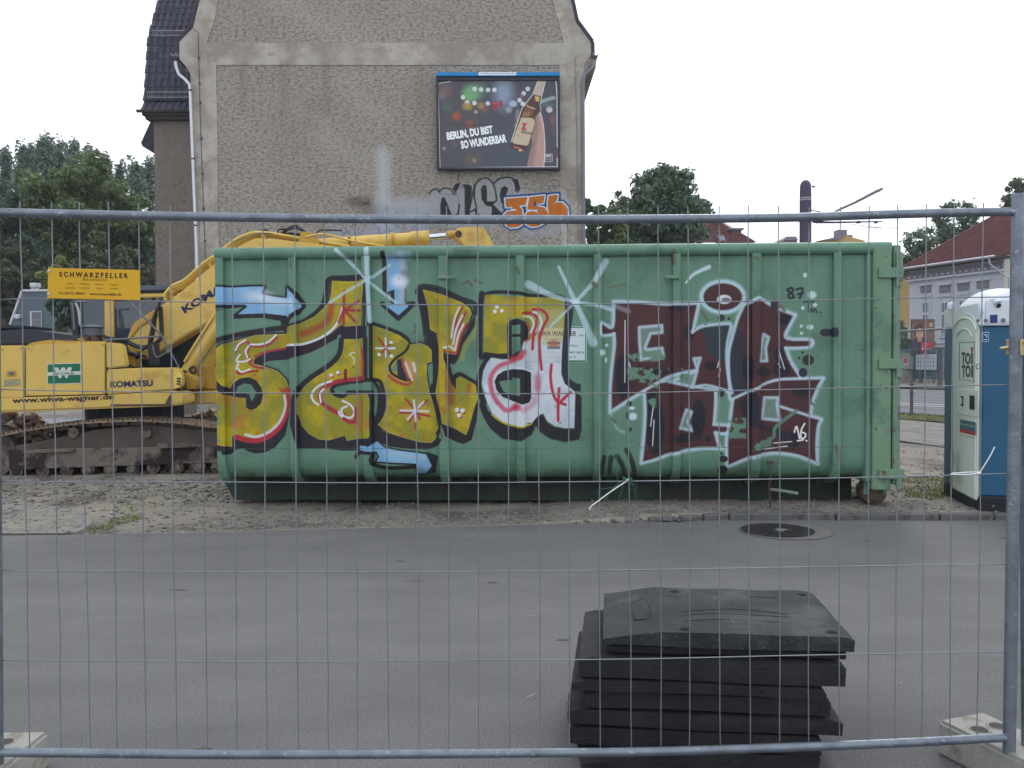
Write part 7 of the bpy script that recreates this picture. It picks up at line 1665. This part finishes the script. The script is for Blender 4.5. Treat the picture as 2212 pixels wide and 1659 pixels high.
# blue-green slatted fence with a notice and a box, by the far footpath
M_slat = mat('teal_slat', (74, 112, 124), k=.85, rough=.7, var=.15, rand=.15)
gf = empty('slat_fence', ST.loc, (0, 0, R(-70)), label='weathered blue green slatted fence along the far footpath', cat='fence')
xa = (ST.I @ Vector((*on_q(1925, 14.6), 0))).x; xb = (ST.I @ Vector((*on_q(2062, 14.6), 0))).x; zf0 = .03*12.6; ss = None; n = int(abs(xb-xa)/.14)
for i in range(min(n, 120)):
    x = xa + (xb-xa)*i/n
    if ss is None: ss = MB().box((0, 0, 1.0), (.095, .025, 1.5)).build('slat', M_slat, gf); o = ss
    else: o = inst(ss, gf)
    o.location = (x, 14.6, zf0 + rnd.uniform(-.02, .02))
for z in (.55, 1.5): MB().b2((xa-.1, 14.62, zf0+z-.04), (xb+.1, 14.66, zf0+z+.04)).build('rail', M_slat, gf)
def board(nm_, pxa, pxb, pya, pyb, qv, m, label, cat, th=.04):
    # board standing parallel to the footpath, face towards the street
    A = ST.pl(pxa, pya, qv); B_ = ST.pl(pxb, pyb, qv)
    r = empty(nm_, ST.loc, (0, 0, R(-70)), label=label, cat=cat); o = MB().b2((A.x, qv, min(A.z, B_.z)), (B_.x, qv+th, max(A.z, B_.z))).build('board', m, r, bevel=.01); return r, A, B_, o
M_nb = mat('notice_white', (184, 196, 206), k=.9, rough=.6, var=.06)
r, A, B_, o = board('notice_board', 1978, 2022, 766, 799, 14.2, M_nb, 'white notice board with blue grid lines fixed low on the slatted fence', 'notice board')
mb = MB(); x0, x1 = sorted((A.x, B_.x)); zz0, zz1 = sorted((A.z, B_.z))
for i in range(1, 8): mb.box((x0+(x1-x0)*i/8, 14.196, (zz0+zz1)/2), (.02, .006, (zz1-zz0)*.96))
for i in range(1, 4): mb.box(((x0+x1)/2, 14.194, zz0+(zz1-zz0)*i/4), ((x1-x0)*.97, .006, .02))
mb.build('grid_lines', mat('grid_blue', (110, 128, 150), k=.9), r); mb = MB(); mb.box((x0+(x1-x0)*.52, 14.19, zz1-(zz1-zz0)*.14), (.10*(x1-x0), .006, .26*(zz1-zz0))); mb.build('orange_mark', mat('mark_orange', (170, 116, 84)), r)
for x in (x0+.2, x1-.2): MB().b2((x-.04, 14.25, zf0), (x+.04, 14.30, zz1)).build('support', M_slat, r)
r, A, B_, o = board('utility_box', 1938, 1962, 763, 798, 13.9, mat('utility_grey', (134, 144, 138), k=.85, var=.1), 'grey utility cabinet with a red and white warning label', 'cabinet', .35)
x0, x1 = sorted((A.x, B_.x)); zz0, zz1 = sorted((A.z, B_.z)); MB().b2((x0+(x1-x0)*.45, 13.89, zz0+(zz1-zz0)*.25), (x1-.02, 13.897, zz0+(zz1-zz0)*.68)).build('label_sheet', M_nb, r)
for i in range(3): MB().b2((x0+(x1-x0)*.5, 13.882, zz0+(zz1-zz0)*(.62-.1*i)-.04), (x1-.05, 13.889, zz0+(zz1-zz0)*(.62-.1*i)+.04)).build('red_stripe', mat('stripe_red', (168, 60, 66)), r)
MB().b2((x0+.1, 13.95, zf0), (x1-.1, 14.2, zz0)).build('plinth', M_walk, r)

# election poster on its pole, nearer, beside the street
IMG_P = paint_poster().image('poster_print')
YP = on_q(1993, 14.55)[1]; pa = at(1968, 691, YP); pb = at(2018.5, 765, YP)
po = empty('election_poster', ((pa.x+pb.x)/2, YP, 0), (0, 0, R(4)), label='brown and red election poster with a portrait, hung above the white notice board', cat='poster')
hw = (pb.x-pa.x)/2; zc0, zc1 = pb.z, pa.z
uvp = lambda co: np.stack([(co[:, 0]+hw)/(2*hw), (co[:, 2]-zc0)/(zc1-zc0)], 1)
MB().b2((-hw, -.012, zc0), (hw, -.004, zc1)).build('print', mat('poster_paper', (110, 90, 80), rough=.5, var=.02, img=IMG_P), po, uvf=uvp)
MB().b2((-hw-.03, -.003, zc0-.03), (hw+.03, .02, zc1+.03)).build('backing', mat('poster_edge', (56, 64, 70), k=.9), po, bevel=.02)
q = gz(po.location.x, YP); MB().cyl((.0, .06, q-.05), (.0, .06, zc1-.1), .03, n=10).build('lamp_pole', M_cast, po, smooth=50)

# ================================================================ tram mast and wires
YM = 18.5
xm = at(1740, 460, YM).x; hm = at(1740, 391, YM).z
ms = empty('tram_mast', (xm, YM, 0), label='thick dark purple tram wire mast rising behind the container', cat='mast')
M_mast = mat('mast_paint', (76, 70, 92), k=.9, rough=.6, var=.1, vs=1.5)
MB().lathe([(.128, 0), (.122, hm-.55), (.119, hm-.20), (.112, hm-.08), (.085, hm-.02), (.04, hm+.015), (0, hm+.02)], n=24).build('shaft', M_mast, ms, smooth=60)
mb = MB()
for z in (hm-.37, hm-.41): mb.lathe([(.121, z-.01), (.128, z), (.121, z+.01)], n=24)
mb.build('wire_band', mat('band_pale', (170, 172, 172)), ms, smooth=60)
def mp(px, py, Y=YM): q = at(px, py, Y); return (q.x-xm, Y-YM, q.z)
MB().tube([mp(1755, 478), mp(1765, 480), mp(1800, 480.5), mp(1906, 478.5)], [.03, .026, .022, .012], 8).build('bracket_arm', M_mast, ms, smooth=60)
for px in (1766, 1774, 1884-30, 1854+38): MB().lathe([(.0, -.03), (.05, -.02), (.03, 0), (.05, .02), (0, .03)], mp(px, 480), 10).build('insulator', M_cast, ms)
MB().tube([mp(1795, 462), mp(1812, 453), mp(1850, 436), mp(1899, 412)], [.02, .024, .028, .018], 8).build('raised_arm', M_fg, ms, smooth=60)
MB().tube([mp(1850, 434), mp(1875, 421), mp(1896, 410)], .016, 6).build('raised_arm', M_fg, ms, smooth=60); MB().tube([mp(1740, 452), mp(1795, 462)], .012, 6).build('raised_arm', M_fg, ms)
MB().box(mp(1901, 410), (.12, .05, .06), Matrix.Rotation(-.5, 3, 'Y')).build('arm_clamp', M_fg, ms, bevel=.01)
MB().tube([mp(1754, 403), mp(1760, 403.5)], .02, 6).build('hook', M_mast, ms)
o = empty('overhead_wire', (0, 0, 0), label='thin overhead tram wires crossing the white sky near the mast', cat='wire')
for a, b in (((1860, 490, 18.6), (1990, 497, 30)), ((1740, 470, 18.5), (1560, 600, 34)), ((1835, 484, 18.6), (1905, 492, 24))): MB().tube([tuple(at(*a)), tuple(at(*b))], .006, 4).build('wire', M_cast, o)

# ================================================================ white house across the street
S_ = 1.2
h0 = at(1949, 584, 53.5); h1 = at(2153, 553, 47.2)
WF = Frame((h0.x, h0.y, 0.0), math.atan2(h1.y-h0.y, h1.x-h0.x))
M_rt = mat('red_roof_tile', (106, 66, 66), k=.85, rough=.85, var=.2, vs=2, c2=(96, 60, 60), c2s=1.2, c2t=.5, bump=.3, bs=20, rand=.12)
M_wh = mat('pale_blue_render', (184, 190, 202), k=.9, rough=.9, var=.06, vs=.8)
M_fr = mat('frieze_grey', (128, 124, 136), k=.8, rough=.9, var=.15, vs=6)
M_cream = mat('cream_render', (196, 196, 186), k=.85, rough=.9, var=.06)
M_frame = mat('window_white', (206, 210, 218), k=.85, rough=.6, var=.04)
M_wgl = glass_mat('window_glass', (70, 76, 90))
M_gut = mat('gutter_pale', (170, 174, 184), k=.9, rough=.4, metal=.3)
def wq(px, py, off=0.0): return WF.pl(px, py, off)
wh = empty('white_house', WF.loc, WF.rot, label='pale blue rendered house with a large red tiled roof across the street at the right', cat='house')
eL, eR = wq(1949, 584), wq(2153, 553); wL = wq(1965, 620, .5).x; wR = wq(2167, 600, .5).x; ze = (eL.z+eR.z)/2; ezr = ze
DP = 9.0
MB().b2((wL, .5, 0), (wR, DP, ze-.05)).build('wall', M_wh, wh)
g1 = wq(2166, 581, .45).z; MB().b2((wL-.05, .38, g1), (wR+.02, .499, ze-.25)).build('frieze', M_fr, wh); MB().b2((wL-.08, .30, g1-.12), (wR+.05, .499, g1-.003)).build('cornice', M_wh, wh)
mb = MB(); src = None
xx = wL; i = 0
while xx < wR - .2:
    if src is None: src = MB().box((0, .36, g1 + .12), (.10, .03, .12)).build('frieze_block', M_wh, wh); o = src
    else: o = inst(src, wh)
    o.location = (xx + .12, 0, 0); xx += .42
MB().b2((eL.x-.1, -.1, ze-.10), (wR+.5, .6, ze+.02)).build('eaves', M_wood, wh)
MB().tube([(eL.x-.1, -.12, ze+.03), (eR.x, -.12, ze+.03)], .075, 10).build('gutter', M_gut, wh, smooth=60)
MB().tube([(eR.x-.4, -.1, ze-.02), (eR.x-.35, -.1, ze-.35), (eR.x+.25, .25, ze-1.0), (eR.x+.45, .4, ze-1.15), (eR.x+.45, .4, 0)], .05, 10).build('downpipe', M_gut, wh, smooth=60)
# roof slope with courses of tiles as steps
RD = 4.6
rl = wq(2148, 468, RD); rr_ = wq(2184, 466, RD); zr_ = (rl.z + rr_.z)/2
xlr = rl.x; 
rows = 34; mb = MB()
for i in range(rows):
    t0, t1 = i/rows, (i+1)/rows; y0, y1 = t0*RD - .0, t1*RD; z0, z1 = ze + .05 + (zr_-ze)*t0, ze + .05 + (zr_-ze)*t1
    xa, xb = eL.x + (xlr-eL.x)*t0, eL.x + (xlr-eL.x)*t1; xe = wR + .9
    mb.add([(xa, y0, z0+.05), (xe, y0, z0+.05), (xe, y1, z1+.01), (xb, y1, z1+.01), (xa, y0, z0-.03), (xe, y0, z0-.03)], [(0, 1, 2, 3), (4, 5, 1, 0)])
xe = wR + .9
mb.add([(eL.x, 0, ze), (xlr, RD, zr_), (xlr, RD+.1, zr_), (eL.x, DP+.3, ze)], [(0, 3, 2, 1)]); mb.add([(xlr, RD, zr_), (xe, RD, zr_), (xe, DP+.3, ze), (eL.x, DP+.3, ze)], [(0, 1, 2, 3)])
mb.build('roof', M_rt, wh, fix=False)
MB().tube([(eL.x, 0, ze+.08), (xlr, RD, zr_+.08), (xe, RD, zr_+.08)], .11, 8).build('ridge_tiles', M_rt, wh, smooth=60)
for a in range(60):   # rows of raised tile ribs down the slope
    x = eL.x + (xe-eL.x)*a/60; t = min(1.0, max(0.0, (x-eL.x)/(xlr-eL.x)))
    if t < .03: continue
    o = MB().tube([(x, 0, ze+.10), (x, RD*t*.99, ze + .09 + (zr_-ze)*t*.99)], .022, 4).build('tile_rib', M_rt, wh)
mb = MB(); mb.add([(wR, .5, ze-.06), (wR, DP, ze-.06), (wR, RD, zr_-.1)], [(0, 1, 2)]); mb.build('gable', M_cream, wh, fix=False)
MB().b2((wR+.003, .5, 0), (wR+.05, DP, ze-.06)).build('end_wall', M_cream, wh)
# windows with hoods
SPW = (wq(2122, 650, .45).x - wq(1999, 650, .45).x)/3; HWD = SPW*.36
for k_, (px, pyt, pyb) in enumerate(((1999, 652, 724), (2040.5, 652, 722), (2080, 648, 720), (2122, 644, 718))):
    c_ = wq(px, pyt, .45); b_ = wq(px, pyb, .45); z0, z1 = b_.z, c_.z; x = c_.x; w2 = SPW*.17
    wn = MB().b2((x-w2, .44, z0), (x+w2, .499, z1)).build('window', M_frame, wh)
    for sx_ in (-1, 1):
        for (u0, u1) in ((.03, .62), (.68, .97)): MB().b2((x + (.03 if sx_ > 0 else -w2+.05), .425, z0+(z1-z0)*u0), (x + (w2-.05 if sx_ > 0 else -.03), .439, z0+(z1-z0)*u1)).build('pane', M_wgl, wn)
    MB().b2((x-w2-.16, .46, z0-.1), (x-w2-.03, .498, z1+.3)).build('surround', M_wh, wn); MB().b2((x+w2+.03, .46, z0-.1), (x+w2+.16, .498, z1+.3)).build('surround', M_wh, wn)
    MB().b2((x-w2-.2, .44, z1+.31), (x+w2+.2, .498, z1+.42)).build('lintel', M_wh, wn); MB().b2((x-HWD, .36, z1+.98), (x+HWD, .498, z1+1.06)).build('hood', M_wh, wn); MB().b2((x-HWD*.8, .45, z1+.55), (x+HWD*.8, .498, z1+.975)).build('hood_frieze', M_fr, wn)
    MB().b2((x-w2-.2, .38, z0-.20), (x+w2+.2, .498, z0-.1)).build('sill', M_wh, wn)
z = wq(2040, 738, .45).z; MB().b2((wL-.03, .40, z-.1), (wR, .497, z+.02)).build('string_course', M_wh, wh)
# yellow house beyond
YF_ = 66.0
def bx(name, pxa, pxb, pyt, Y, dep, m, label, cat='house', z0=0.0):
    A = at(pxa, pyt, Y); B_ = at(pxb, pyt, Y); r = empty(name, ((A.x+B_.x)/2, Y, z0), label=label, cat=cat); w2 = abs(B_.x-A.x)/2
    MB().b2((-w2, 0, 0), (w2, dep, A.z-z0)).build('wall', m, r); return r, w2, A.z-z0
M_yh = mat('ochre_render', (196, 170, 112), k=.85, rough=.9, var=.08)
r, w2, zz = bx('yellow_house', 1925, 1966, 588, YF_, 8, M_yh, 'narrow ochre yellow house strip between the container and the white house')
MB().prism([(-w2-.4, zz), (w2+.4, zz), (w2+.2, zz+.4), (-w2, zz+1.8)], -.3, 8).build('roof', M_rt, r)
for i, (x, z) in enumerate(((-.6, 3.0), (.3, 3.0))): wn = MB().b2((x-.3, -.03, z), (x+.3, .0, z+1.2)).build('window', M_frame, r); MB().b2((x-.24, -.045, z+.06), (x+.24, -.031, z+1.14)).build('pane', M_wgl, wn)

# red hipped roof house behind the round tree
YH = 62.0
def hq(px, py, Y=YH): q = at(px, py, Y); return (q.x, q.z)
rh = empty('red_roof_house', (0, YH, 0), label='house with a hipped red tiled roof behind the round chestnut tree', cat='house')
a = hq(1440, 525); b = hq(1630, 524); rg0 = hq(1500, 436); rg1 = hq(1548, 441); hip = hq(1556, 452)
MB().b2((a[0]+.4, 0.3, 0), (b[0]-.5, 10, a[1])).build('wall', M_yh, rh)
mb = MB(); n = 22
P0 = [(a[0], a[1]), (b[0], b[1])]; P1 = [(rg0[0], rg1[1]+.2), (rg1[0]+.3, rg1[1]+.1)]
for i in range(n):
    t0, t1 = i/n, (i+1)/n; f = lambda t, s: (P0[s][0]+(P1[s][0]-P0[s][0])*t, P0[s][1]+(P1[s][1]-P0[s][1])*t)
    A0, B0, A1, B1 = f(t0, 0), f(t0, 1), f(t1, 0), f(t1, 1)
    mb.add([(A0[0], 5*t0-.3, A0[1]+.05), (B0[0], 5*t0-.3, B0[1]+.05), (B1[0], 5*t1-.3, B1[1]), (A1[0], 5*t1-.3, A1[1]), (A0[0], 5*t0-.3, A0[1]-.04), (B0[0], 5*t0-.3, B0[1]-.04)], [(0, 1, 2, 3), (4, 5, 1, 0)])
mb.add([(b[0], -.3, b[1]), (b[0], 10, b[1]), (P1[1][0], 4.7, P1[1][1])], [(0, 1, 2)]); mb.build('roof', M_rt, rh, fix=False)
for k_ in range(26):
    u = (k_+.5)/26; x0 = P0[0][0]+(P0[1][0]-P0[0][0])*u; x1 = P1[0][0]+(P1[1][0]-P1[0][0])*u; MB().tube([(x0, -.32, a[1]+.08), (x1, 4.6, P1[0][1]+.05)], .028, 4).build('tile_rib', M_rt, rh)
c_ = hq(1552, 445); MB().b2((hq(1533, 440)[0], 2.5, a[1]+1), (hq(1544, 440)[0], 3.3, hq(1540, 437)[1])).build('chimney', mat('chimney_render', (140, 120, 118), k=.85, var=.2, vs=6), rh)
s0 = hq(1549, 508); s1 = hq(1568, 521); MB().prism([(hq(1549, 509)[0], hq(1549, 509)[1]), (hq(1562, 509)[0], hq(1562, 509)[1]), (hq(1569, 523)[0], hq(1569, 523)[1]), (hq(1555, 523)[0], hq(1555, 523)[1])], -.1, .3).build('skylight', mat('skylight_glass', (140, 150, 170), rough=.2), rh)
d0 = hq(1588, 487); d1 = hq(1612, 505); MB().b2((hq(1586, 488)[0], .8, hq(1570, 520)[1]), (hq(1608, 488)[0], 4, hq(1600, 493)[1])).build('dormer', mat('dormer_brown', (120, 84, 78), k=.8), rh)
MB().b2((hq(1580, 486)[0], .6, hq(1600, 493)[1]), (hq(1612, 486)[0], 4.2, hq(1600, 493)[1]+.12)).build('dormer_roof', M_pipeg, rh)
# small buildings whose tops peep over the container
r, w2, zz = bx('yellow_gable_house', 1770, 1868, 521, 70, 8, M_yh, 'yellow gabled house top with two grey chimneys peeping over the container')
pk = at(1828, 509, 70).z; MB().prism([(-w2*1.05, zz), (w2*1.05, zz), (w2*.2, pk)], 0.0, 8).build('gable', M_yh, r); mb = MB()
cxh = r.location.x
for (pa_, pb_, pt, pbm) in ((1809, 1830, 496, 520), (1831, 1842, 507, 520)):
    A = at(pa_, pt, 71); B_ = at(pb_, pbm, 71); o = MB().b2((A.x-cxh, 1, B_.z), (B_.x-cxh, 1.9, A.z)).build('chimney', mat('chimney_grey', (128, 120, 132), k=.85, var=.15, vs=4), r, bevel=.03)
MB().prism([(-w2*1.1, zz), (-w2*.2, zz+.35), (w2*.05, pk+.08), (w2*.05, pk-.1), (-w2*.2, zz+.1)], -.2, 8).build('roof', M_pipeg, r)
r, w2, zz = bx('grey_roof_house', 1694, 1722, 519, 68, 6, mat('chimney_grey', (128, 120, 132)), 'tiny grey roof lantern just above the container left of the mast', 'building'); MB().prism([(-w2*1.1, zz), (w2*1.1, zz), (w2*.8, zz+.28), (-w2*.7, zz+.28)], -.1, 5).build('roof', M_pipeg, r)

# grey house with sloping side at the left
YG = 34.0
def gq(px, py): q = at(px, py, YG); return (q.x, q.z)
def zS(x, y): return ((x*.18083)*.6777, (800 + y*.18083)*.6777)
M_gh = mat('slate_grey_render', (100, 114, 124), k=.85, rough=.9, var=.06, vs=.8)
gh = empty('grey_house', (0, YG, 0), label='slate grey house with a slanting white edge and one window, left behind the excavator', cat='house')
P = [zS(180, 1310), zS(395, 705), zS(1200, 700), zS(1250, 1500), zS(120, 1600)]; Pq = [gq(*p) for p in P]; Pq[3] = (Pq[3][0], 0); Pq[4] = (gq(*zS(60, 1600))[0], 0)
MB().prism(Pq, 0, 7).build('wall', M_gh, gh)
a, b = gq(*zS(185, 1300)), gq(*zS(395, 700)); c_ = gq(*zS(1200, 694)); MB().tube([(a[0], -.02, a[1]), (b[0], -.02, b[1])], .05, 6).build('verge_trim', M_frame, gh); MB().tube([(b[0], -.02, b[1]), (c_[0], -.02, c_[1])], .05, 6).build('roof_edge', M_frame, gh)
a, b = gq(*zS(545, 1370)), gq(*zS(742, 1060)); wn = MB().b2((a[0], -.05, a[1]), (b[0], -.001, b[1])).build('window', M_frame, gh); MB().b2((a[0]+.07, -.065, a[1]+.07), (b[0]-.03, -.051, (a[1]+b[1])/2-.01)).build('pane', M_wgl, wn); MB().b2((a[0]+.07, -.065, (a[1]+b[1])/2+.01), (b[0]-.03, -.051, b[1]-.04)).build('pane', M_wgl, wn)
a = gq(*zS(575, 640)); MB().b2((a[0]-.12, .1, gq(*zS(575, 690))[1]), (a[0]+.10, .3, a[1])).build('vent_legs', M_gut, gh); MB().b2((a[0]-.13, .0, a[1]), (a[0]+.13, .4, gq(*zS(575, 560))[1])).build('roof_vent', M_frame, gh, bevel=.03)
a = gq(*zS(342, 1160)); MB().box((a[0], -.1, a[1]), (.22, .2, .18)).build('wall_lamp', M_frame, gh, bevel=.04)
o = bx('cream_house', 176, 205, 690, 44, 6, M_cream, 'small pale cream house wall glimpsed between the left trees')[0]

# ================================================================ trees
def leaf_mat(nm_, c, k=1.0, isl=.4): return mat(nm_, c, k=k*1.75, rough=.55, var=.3, vs=.35, island=isl, trans=.3, spec=.35)
M_pop = leaf_mat('poplar_leaf', (88, 102, 92), .88, .4); M_lf = leaf_mat('lime_leaf', (88, 104, 68), .76, .4); M_ch = leaf_mat('chestnut_leaf', (76, 94, 72), .8, .35); M_yl = leaf_mat('yellow_green_leaf', (108, 116, 66), .8, .35)
M_br = leaf_mat('brownish_leaf', (78, 84, 60), .72, .3); M_dk = leaf_mat('dark_green_leaf', (62, 80, 60), .85, .35)
M_bark = mat('bark', (86, 78, 70), k=.7, rough=.95, var=.25, vs=6, bump=.5, bs=30)
def leaves(name, centers, n, size, m, parent, seed, gap=.0):
    """centers: (x,y,z,rx,ry,rz,weight) clumps; leaves concentrate near the clump surfaces"""
    rs = np.random.RandomState(seed); C_ = np.array(centers, float); w = C_[:, 6]/C_[:, 6].sum(); idx = rs.choice(len(C_), n, p=w)
    d = rs.randn(n, 3); d /= np.linalg.norm(d, axis=1)[:, None]; rad = (np.abs(rs.randn(n))*.75)[:, None] if gap else (.4 + .75*rs.rand(n)**.7)[:, None]
    P = C_[idx, :3] + d*rad*C_[idx, 3:6]
    nm = d*.6 + rs.randn(n, 3)*.6; nm[:, 2] += .35; nm /= np.linalg.norm(nm, axis=1)[:, None]
    t = np.cross(nm, rs.randn(n, 3)); t /= np.linalg.norm(t, axis=1)[:, None]; b = np.cross(nm, t)
    s = size*(.4 + .9*rs.rand(n))[:, None]
    V = np.stack([P - t*s*.9, P - b*s*.42 + nm*s*.12, P + t*s*.9, P + b*s*.42 + nm*s*.12], 1).reshape(-1, 3)
    F = np.arange(4*n).reshape(-1, 4); return fast_mesh(name, V, F, m, parent)
def tree(name, label, x, y, h, rx, rz, n, size, m, seed, nc=60, trunk=.25, base=None, group=None, shape='round', cz=None):
    rs = np.random.RandomState(seed); z0 = gz(x, y); r = empty(name, (x, y, z0), label=label, cat='tree', group=group)
    CZ = cz if cz is not None else h - rz; cs = []
    for i in range(nc):
        d = rs.randn(3); d /= np.linalg.norm(d); q = rs.rand()**.38
        if shape == 'round': p = d*q*np.array((rx, rx*.9, rz)); s = rx*(.11 + .13*rs.rand())
        elif shape == 'column':
            t = rs.rand(); zz = -rz + 2*rz*t; wd = rx*(1 - .85*max(0, t-.55)/.45)*(.7+.3*math.sin(t*9+seed)); a = rs.rand()*6.28; qq = math.sqrt(rs.rand()); p = np.array((wd*qq*math.cos(a), wd*qq*math.sin(a), zz)); s = rx*(.15 + .15*rs.rand())
        else:
            p = d*(.25+.75*rs.rand())*np.array((rx, rx, rz)); s = rx*(.12 + .14*rs.rand())
        zs = s*(2.2 if shape == 'column' else .75)
        cs.append((p[0], p[1], CZ + p[2], s, s, zs, s**1.7))
    leaves('crown', cs, n, size, m, r, seed+100, shape == 'open')
    mb = MB(); mb.tube([(0, 0, -.1), (.04*h*.1, 0, CZ*.5), (0, .02*h, CZ)], [trunk, trunk*.8, trunk*.5], 10); mb.build('trunk', M_bark, r, smooth=60)
    mb = MB()
    for i in range(min(nc, 16)):
        c_ = cs[i*len(cs)//16]; s0 = CZ*(.55 + .35*rs.rand()) if shape != 'column' else max(.5, c_[2]-rx*1.5)
        s0 = min(s0, c_[2]); mid = ((c_[0])*.45, (c_[1])*.45, (s0 + c_[2])/2 + .1*rx); mb.tube([(0, 0, s0), mid, (c_[0], c_[1], c_[2])], [trunk*.35, trunk*.22, trunk*.06], 5)
    mb.build('limbs', M_bark, r); return r
# poplar row, far left
pops = [(-20, 372, 62), (12, 330, 64), (45, 318, 61), (70, 315, 66), (98, 305, 62), (130, 313, 64), (160, 308, 61), (192, 322, 65), (226, 340, 62), (258, 352, 64), (292, 362, 61), (322, 350, 63)]
for i, (px, py, Y) in enumerate(pops):
    q = at(px, py + 7, Y); h = q.z - gz(q.x, Y)
    tree('poplar_tree', ['tall blue green poplar at the left edge of the frame', 'poplar second from the left edge, slightly taller', 'poplar third from left in the far row', 'poplar fourth from left in the far row', 'tall poplar top left of the middle of the row', 'poplar in the middle of the far row', 'highest poplar crown above the yellow sign', 'poplar right of the highest crown', 'poplar in the falling right half of the row', 'lower poplar fourth from the house', 'poplar second from the house wing', 'poplar touching the house wing at its left wall'][i], q.x, Y, h, 1.35 + .3*(i % 3), h*.49, 9500, .19, M_pop, 20+i, nc=130, trunk=.22, group='poplar row behind the left trees', shape='column')
def tpx_(name, label, px, pyt, Y, rxpx, rzpx, n, size, m, seed, **k):
    q = at(px, pyt, Y); h = q.z - gz(q.x, Y); return tree(name, label, q.x, Y, h, rxpx*Y/FPX, rzpx*Y/FPX, n, size, m, seed, **k)
tpx_('lime_tree', 'broad yellow green tree above the yellow sign, nearer than the poplars', 165, 335, 46, 112, 108, 17000, .17, M_lf, 51, nc=110)
tpx_('lime_tree', 'small green tree crown leaning on the house wing at the left', 262, 395, 48, 66, 88, 9000, .17, M_lf, 52, nc=70)
tpx_('dark_tree', 'dark tree low at the left frame edge', 5, 400, 44, 70, 130, 8500, .17, M_dk, 53, nc=80)
tpx_('dark_tree', 'brownish dark tree below the sign at the excavator cab', 240, 520, 42, 85, 110, 10500, .15, M_br, 54, nc=90)
tpx_('dark_tree', 'dark green tree filling the gap behind the sign', 140, 495, 50, 95, 105, 8500, .17, M_dk, 55, nc=80)
tpx_('dark_tree', 'shadowy tree against the wing of the house', 310, 470, 50, 48, 130, 7500, .17, M_dk, 56, nc=70)
tpx_('brown_tree', 'brownish tree at the far left above the engine hood', 20, 520, 40, 55, 90, 6000, .15, M_br, 57, nc=60)
tpx_('shrub_tree', 'yellow green bush behind the sloping grey house', 118, 560, 39, 42, 42, 3200, .13, M_yl, 58, nc=36, trunk=.08)
tpx_('shrub_tree', 'leafy branch hanging beside the grey house window', 132, 625, 32, 32, 52, 3600, .11, M_dk, 59, nc=30, trunk=.08)
# middle
tpx_('chestnut_tree', 'large round dark chestnut tree just right of the gable house', 1432, 368, 50, 104, 104, 17500, .20, M_ch, 61, nc=210, trunk=.4)
tpx_('lime_tree', 'yellow green tree between the house and the chestnut', 1315, 440, 44, 48, 62, 6500, .15, M_lf, 62, nc=60)
tpx_('dark_tree', 'dark narrow tree close against the right edge of the gable house', 1275, 420, 47, 32, 82, 5000, .15, M_dk, 63, nc=50)
tpx_('thin_tree', 'sparse reddish topped tree left of the chestnut', 1340, 402, 56, 42, 60, 3000, .17, M_br, 64, nc=42, shape='open')
# right, behind the white house
tpx_('open_tree', 'airy green tree rising behind the red roof at the right', 2062, 432, 66, 62, 66, 6500, .20, M_ch, 65, nc=90, shape='open')
tpx_('open_tree', 'loose branched tree just right of the container top', 1985, 490, 62, 50, 60, 5500, .18, M_ch, 66, nc=80, shape='open')
tpx_('open_tree', 'reddish leafed tree top at the right frame edge behind the post', 2195, 378, 58, 42, 48, 3200, .20, M_br, 67, nc=34, shape='open')
# bushes behind the slatted fence
for i, (px, pyt, lab) in enumerate(((1950, 690, 'dark bush behind the slatted fence next to the yellow house'), (1975, 735, 'dark bush behind the election poster'))):
    x, y = on_q(px, 16.5 + i*1.2); q = at(px, pyt, y); z = gz(x, y); tree('bush', lab, x, y, q.z - z, 1.5, max(.8, (q.z-z)/2), 2600, .12, (M_dk, M_dk, M_lf)[i], 71+i, nc=34, trunk=.05)
hb = MB(); 
V = []
hd = empty('hedge', ST.loc, (0, 0, R(-70)), label='low green hedge under the notice board along the far footpath', cat='hedge')
leaves('foliage', [(x, 14.35 + .1*math.sin(x*3), .03*12.4 + .25, .35, .18, .28, 1) for x in np.arange(xa-.3, xb+.3, .3)], 3500, .07, M_lf, hd, 80)

# ---------------------------------------------------------------- thin air haze
hz_ = MB().b2((-310, -42, -1.2), (310, 312, 25)).build('haze', None, None); hm_ = bpy.data.materials.new('haze'); hm_.use_nodes = True; t_ = hm_.node_tree; t_.nodes.clear()
vo = t_.nodes.new('ShaderNodeVolumePrincipled'); vo.inputs['Density'].default_value = .0006; vo.inputs['Color'].default_value = (.86, .92, 1.0, 1); oo = t_.nodes.new('ShaderNodeOutputMaterial'); t_.links.new(vo.outputs[0], oo.inputs['Volume'])
hz_.data.materials.append(hm_); tag(hz_, 'thin pale haze filling the air over the yard and street', 'haze', kind='stuff')
